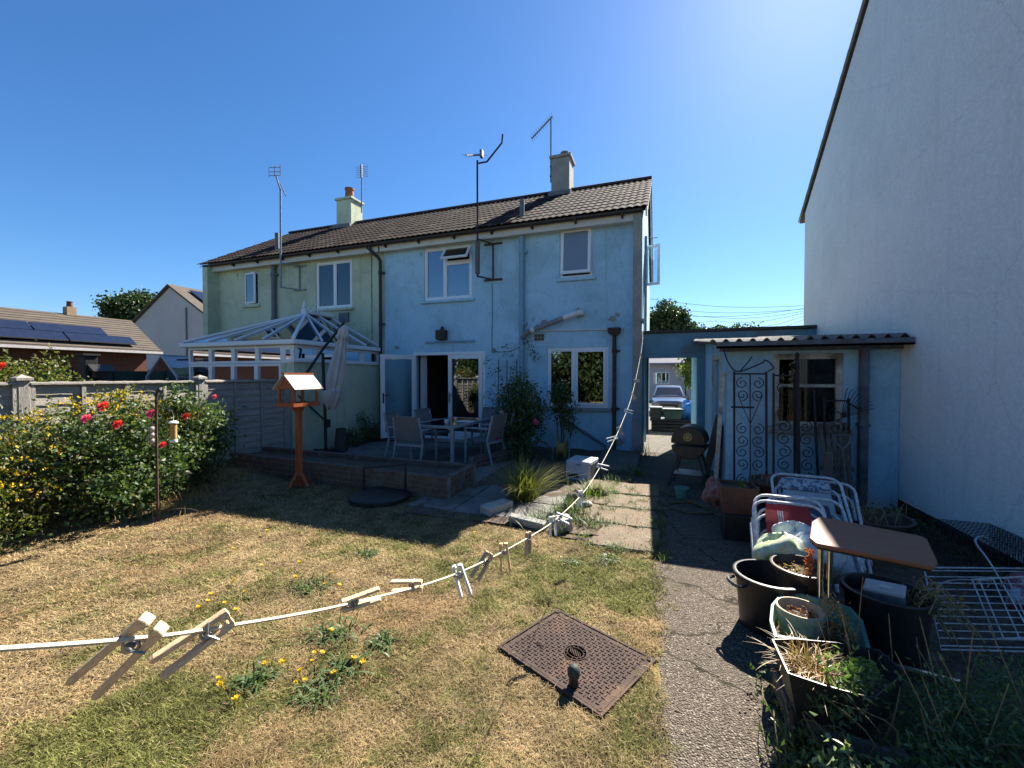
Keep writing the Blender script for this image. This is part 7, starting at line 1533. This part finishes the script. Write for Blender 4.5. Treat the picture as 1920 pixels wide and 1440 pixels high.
# over-bed table
ot = thing('overbed_table', 'brown topped overbed table with a chrome column among the pots', 'table', (1.1, 3.2, 0))
tp = [G(1522,978,.68), G(1536,968,.68), G(1725,1004,.68), G(1738,1010,.68), G(1758,1052,.68), G(1750,1062,.68), G(1530,1018,.68), G(1518,1008,.68)]
b = MB(); b.prism([p_ + Vector((0,0,-.022)) for p_ in tp][::-1], (0,0,.022)); b.build('top', M['teak'], ot, bevel=.005, seg=2)
b = MB(); b.prism([Vector((p_.x,p_.y,.657)) + (Vector((1.17,2.93,.657)) - Vector((p_.x,p_.y,.657)))*.03 for p_ in tp][::-1], (0,0,-.012)); b.build('edge_trim', M['black'], ot)
cb_ = G(1532,1012,.65)
for dx in (0, .045): b = MB(); b.tube([(cb_.x+.03+dx, cb_.y+.04, .03), (cb_.x+.03+dx, cb_.y+.04, .645)], .016, 10); b.build('column', M['chrome'], ot, smooth=True)
b = MB(); b.tube([(cb_.x-.02,cb_.y-.08,.02),(cb_.x+.05,cb_.y+.3,.02)], .016, 8); b.tube([(cb_.x+.03,cb_.y+.04,.02),(cb_.x+.60,cb_.y-.06,.02)], .016, 8); b.build('base', M['chrome'], ot, smooth=True)
# large black pot with grey junction box
p7 = pot('large_pot', 'wide black pot holding a grey electrical box', (1.25,2.98,0), .20, .34, M['potblack'], taper=.85, fill=.72)
jb = thing('junction_box', 'grey plastic electrical box lying in the wide black pot', 'box', (1.25,2.93,.25)); LOC[jb.name] = Vector()
b = MB(); b.box(-.085,.085,-.06,.06,0,.075); b.build('body', M['greypipe'], jb, bevel=.006); b = MB(); b.box(-.09,.09,-.065,.065,.076,.095); b.build('lid', M['micro'], jb, bevel=.006); b = MB(); b.box(-.02,.03,-.02,.01,.0955,.099); b.build('sticker', M['whiteplastic'], jb)
jb.rotation_euler = (R_(8), R_(-6), R_(-28)); jb.location = (1.24, 2.95, .275)
# green planter with cream pot
gp_ = thing('green_planter', 'faded green plastic tank planter full of dry growth', 'planter', (.80, 2.60, 0))
oc = [G(1443,1165,.30), G(1446,1135,.30), G(1466,1112,.30), G(1500,1112,.30), G(1595,1140,.30), G(1618,1165,.30), G(1634,1222,.30), G(1452,1195,.30)]
oc = [(p_.x, p_.y) for p_ in oc]; ccx = sum(p_[0] for p_ in oc)/8; ccy = sum(p_[1] for p_ in oc)/8; k = 8
def ring_(s, z): return [(ccx+(x-ccx)*s, ccy+(y-ccy)*s, z) for x, y in oc]
b = MB(); R_s = [(.82,.0),(.93,.275),(1.0,.28),(1.0,.305),(.93,.305),(.91,.27),(.84,.12)]; vs = [p_ for s, z in R_s for p_ in ring_(s, z)]
b.add(vs, [(j*k+i, j*k+(i+1) % k, (j+1)*k+(i+1) % k, (j+1)*k+i) for j in range(len(R_s)-1) for i in range(k)] + [tuple(range(k))]); b.build('tank', M['potgreen'], gp_)
b = MB(); b.add(ring_(.86,.20), [tuple(range(k))]); b.build('soil', M['soil'], gp_); litter(gp_, (ccx, ccy, .205), .17, 120, M['leafdead'], 730, .04)
p8 = pot('plant_pot', 'cream rimmed round pot set inside the green planter', (.705,2.545,.19), .105, .17, M['potcream'], taper=.8, fill=.72); litter(p8, (.705,2.545,.315), .075, 90, leaf_mat('brown bark chip', [(.16,.05,.03),(.25,.10,.06),(.10,.05,.03)]), 731, .022)
t = thing('dead_plant', 'dry brown seed heads drooping over the cream pot', 'plant', (.82, 2.5, .2)); stuff(leaf_cloud('seed_head', t, M['leafdead'], np.array([np.array([.80 + .09*s, 2.50 - .06*s, .44 - .16*s*s]) + np.random.default_rng(i).normal(size=3)*.020 for i, s in enumerate(np.linspace(0, 1.1, 300))]), .016, 740)); b = MB(); b.tube(smooth_pts([(.84,2.58,.2),(.80,2.52,.44),(.86,2.46,.40),(.90,2.43,.26)], 5), .003, 5); b.build('stem', M['drystem'], t)
# black trough on crate
tr = thing('black_trough', 'black angular trough of straw coloured dead plants on a crate', 'planter', (.66, 2.18, .22))
oc = [(q.x, q.y) for q in [G(x_, y_, .36) for x_, y_ in ((1447,1198),(1477,1262),(1545,1285),(1640,1310),(1700,1262),(1650,1218),(1570,1204),(1490,1197))]]; ccx = sum(p_[0] for p_ in oc)/8; ccy = sum(p_[1] for p_ in oc)/8
b = MB(); R_s = [(.80,.17),(.98,.355),(1.0,.36),(.965,.36),(.93,.32),(.85,.24)]; vs = [p_ for s, z in R_s for p_ in ring_(s, z)]; b.add(vs, [(j*k+i, j*k+(i+1) % k, (j+1)*k+(i+1) % k, (j+1)*k+i) for j in range(len(R_s)-1) for i in range(k)] + [tuple(range(k))]); b.build('tank', M['potblack'], tr)
b = MB(); b.add(ring_(.89,.285), [tuple(range(k))]); b.build('soil', M['soil'], tr)
stuff(blades('dead_stem', tr, M['leafdead'], (ccx-.07,ccy+.02,.28), 260, .15, 750, spread=.05, wd=.004, lean=1.4)); litter(tr, (ccx,ccy,.29), .10, 80, M['leafdead'], 751, .02)
ct = thing('wooden_crate', 'rough timber crate under the black trough', 'crate', (.7, 2.15, 0))
for i, (a, b2, w_, h_) in enumerate([((.56,2.03,.01),(.56,2.03,.165),.05,.04), ((.58,2.0,.13),(.88,1.93,.12),.022,.08), ((.58,1.985,.045),(.88,1.92,.04),.022,.10), ((.86,1.94,.01),(.86,1.94,.165),.05,.04), ((.55,2.32,.01),(.55,2.32,.165),.04,.04), ((.545,2.05,.10),(.54,2.32,.10),.02,.10)]): b = MB(); b.bar(a, b2, w_, h_); b.build('plank', M['oldwood'] if i % 2 else M['darkwood'], ct, bevel=.004)
# dark shrubs bottom right
def bush(label, blobs, nc, per, m, seed, size=.04, spread=.06, cat='shrub', name='shrub', upb=.4, aspect=.4):
    c = blobs[0][0]; t = thing(name, label, cat, (c[0], c[1], 0)); leaf_cloud('foliage', t, m, clumps(blobs, nc, per, spread, seed, shell=.5, zmin=.0), size, seed+1, aspect=aspect, upb=upb); twigs(t, (c[0], c[1], 0), [Vector(b_[0]) + Vector((rnd.uniform(-.1,.1), rnd.uniform(-.1,.1), b_[1][2]*.8)) for b_ in blobs for _ in range(3)], M['stem'], .006, seed=seed); return t
bush('dark feathery shrub filling the bottom right corner', [((1.12,2.05,.16),(.30,.28,.24)), ((1.4,2.2,.14),(.35,.35,.24)), ((1.0,1.75,.10),(.3,.3,.2)), ((1.5,1.85,.12),(.4,.35,.22)), ((1.2,1.5,.08),(.4,.3,.18))], 330, 34, M['leafgrey'], 760, size=.030, spread=.045, aspect=.35)
bush('sunlit leafy sprig beside the black trough', [((.70,2.0,.34),(.09,.08,.07)), ((.80,2.03,.35),(.09,.08,.07)), ((.66,1.96,.29),(.06,.06,.06))], 46, 12, M['leafgrey'], 770, size=.034, spread=.03, cat='plant', name='sprig')
bush('sunlit white edged plant at the bottom edge of the photo', [((.66,1.76,.12),(.11,.11,.11)), ((.58,1.66,.06),(.11,.1,.08)), ((.72,1.70,.10),(.10,.10,.10))], 60, 12, leaf_mat('white edged leaf', [(.12,.19,.07),(.24,.31,.16),(.45,.49,.34)], rough=.35, trans=.4), 780, size=.038, spread=.035, cat='plant', name='sprig')
bush('dark nettle like weeds at the foot of the crate', [((.52,1.85,.05),(.12,.14,.09)), ((.56,2.25,.05),(.10,.2,.08)), ((.50,1.6,.04),(.1,.12,.07))], 50, 14, M['weed'], 785, size=.03, spread=.04, cat='weed', name='weed')
bush('leafy sunlit weeds spilling over the path edge beside the crate', [((.60,2.02,.10),(.09,.12,.10)), ((.62,1.86,.09),(.10,.12,.10)), ((.60,1.50,.06),(.14,.14,.10)), ((.70,1.55,.10),(.12,.12,.12))], 70, 16, M['leafgrey'], 788, size=.036, spread=.04, cat='weed', name='weed')
st_ = thing('bare_stems', 'bare pale stems standing up out of the dark shrub', 'plant', (1.1, 2.2, 0)); b = MB(); r9 = random.Random(9)
for i in range(34):
    x, y = r9.uniform(.8, 1.6), r9.uniform(1.9, 2.55); h = r9.uniform(.3, .62); dx, dy = r9.uniform(-.22,.12), r9.uniform(-.1,.1); b.tube(smooth_pts([(x,y,0),(x+dx*.5,y+dy*.4,h*.55),(x+dx,y+dy,h)], 3), [.003]*3+[.002]*3+[.0015], 4)
stuff(b.build('stem', M['drystem'], st_))
# long dry stalks in the foreground right
# wire racks, cage and hook by the grey wall
wr = thing('wire_rack', 'collapsed white wire clothes airer lying by the grey wall', 'rack', (1.8, 3.3, 0))
O = Vector((1.50,2.98,.04)); ux = Vector((.74,.20,.02)); uy = Vector((.12,.42,.30))
b = MB(); b.tube([O, O+ux, O+ux+uy, O+uy], .006, 6, closed=True); b.build('outer_frame', M['wire'], wr, smooth=True)
for i in range(12): b = MB(); t_ = (i+.5)/12; b.tube([O+uy*t_, O+ux+uy*t_], .0035, 5); b.build('rod', M['wire'], wr)
wr2 = thing('wire_rack', 'wire basket rack tilted on top of the airer', 'rack', (2.0, 3.2, .2)); O = Vector((1.72,2.96,.16)); ux = Vector((.62,.10,.10)); uy = Vector((.05,.28,.20))
b = MB(); b.tube([O, O+ux, O+ux+uy, O+uy], .006, 6, closed=True); b.build('outer_frame', M['wire'], wr2, smooth=True)
for i in range(9): b = MB(); t_ = (i+.5)/9; b.tube([O+ux*t_, O+ux*t_+uy, O+ux*t_+uy+Vector((.01,.06,-.08))], .0035, 5); b.build('rod', M['wire'], wr2)
for i, pts in enumerate((((1.55,3.25,.10),(1.72,3.40,.26),(1.95,3.42,.30)), ((1.50,3.15,.08),(1.58,3.30,.24),(1.75,3.30,.12)), ((1.85,2.85,.20),(2.05,3.10,.34),(2.35,3.20,.22)))):
    b = MB(); b.tube(smooth_pts(pts, 5), .004, 5); b.build('bent_rod', M['wire'], wr2, smooth=True)
cg = thing('wire_cage', 'dark wire pet cage against the grey wall', 'cage', (2.45, 4.1, 0))
def grid(t, O, ux, uy, nu, nv, m, r=.0025, nm='wire_panel'):
    b = MB()
    for i in range(nu+1): b.tube([O+ux*(i/nu), O+ux*(i/nu)+uy], r, 4)
    for j in range(nv+1): b.tube([O+uy*(j/nv), O+ux+uy*(j/nv)], r, 4)
    return b.build(nm, m, t)
O = Vector((2.22,3.85,.02)); grid(cg, O, Vector((.40,0,0)), Vector((0,0,.32)), 16, 3, M['iron']); grid(cg, O, Vector((0,.75,0)), Vector((0,0,.32)), 28, 3, M['iron']); grid(cg, O+Vector((0,0,.32)), Vector((.40,0,0)), Vector((0,.75,0)), 14, 18, M['iron']); grid(cg, O+Vector((.40,0,0)), Vector((0,.75,0)), Vector((0,0,.32)), 28, 3, M['iron'])
o = lump((2.40,3.80,.10), (.16,.12,.12), 61, amp=.2).build('compost_bag', mat('printed plastic bag', (.5,.5,.5), (.35,.08,.10), rough=.4, scale=7, sharp=(.48,.52)), smooth=True); tag(o, 'printed plastic bag in front of the wire cage', 'bag')
hk_ = thing('shepherd_hook', 'pale bent metal hook standing by the wire cage', 'hook', (2.05, 3.6, 0)); b = MB(); b.tube(smooth_pts([(2.20,3.55,.0),(2.12,3.70,.30),(2.08,3.78,.42),(2.12,3.80,.46),(2.17,3.80,.43)], 5), .007, 6); b.build('rod', M['chrome'], hk_, smooth=True)
t = thing('dead_plant', 'brown withered climber hanging over the wide black pot', 'plant', (1.42, 3.0, .3)); b = MB(); r9 = random.Random(12)
for i in range(14):
    p0 = Vector((1.42+r9.uniform(-.05,.05), 2.98+r9.uniform(-.05,.05), .28)); b.tube(smooth_pts([p0, p0+Vector((r9.uniform(-.05,.12), r9.uniform(-.1,.05), r9.uniform(.05,.18))), p0+Vector((r9.uniform(-.05,.2), r9.uniform(-.22,-.02), r9.uniform(-.12,.08)))], 4), .0035, 4)
stuff(b.build('stem', M['drystem'], t)); stuff(leaf_cloud('withered_leaf', t, M['leafdead'], np.array([[1.45+r9.gauss(0,.06), 2.93+r9.gauss(0,.06), .32+r9.gauss(0,.06)] for _ in range(120)]), .025, 790))
wp = thing('wall_plants', 'low dark weeds along the foot of the grey wall', 'weed', (2.5, 5.2, 0)); leaf_cloud('foliage', wp, M['weed'], np.array([[2.5+r9.gauss(0,.08), r9.uniform(3.4,6.0), abs(r9.gauss(0,.06))] for _ in range(700)]), .04, 795)
hp = MB(); hp.tube(smooth_pts([(.05,5.9,.02),(.35,5.6,.02),(.62,5.25,.02),(.30,5.1,.02),(.1,5.35,.02),(.4,5.5,.02),(.68,5.0,.02)], 6), .011, 6); tag(hp.build('garden_hose', M['stem'], smooth=True), 'loose dull hose lying on the shaded path by the barbecue', 'hose')
b = MB(); b.lathe([(.07,0),(.09,.14),(.095,.14),(.085,.145),(.075,.12),(0,.12)], 16, (.28,5.75,0)); o = b.build('plant_pot', M['potgreen'], smooth=True); tag(o, 'small green pot on the path below the barbecue', 'pot')
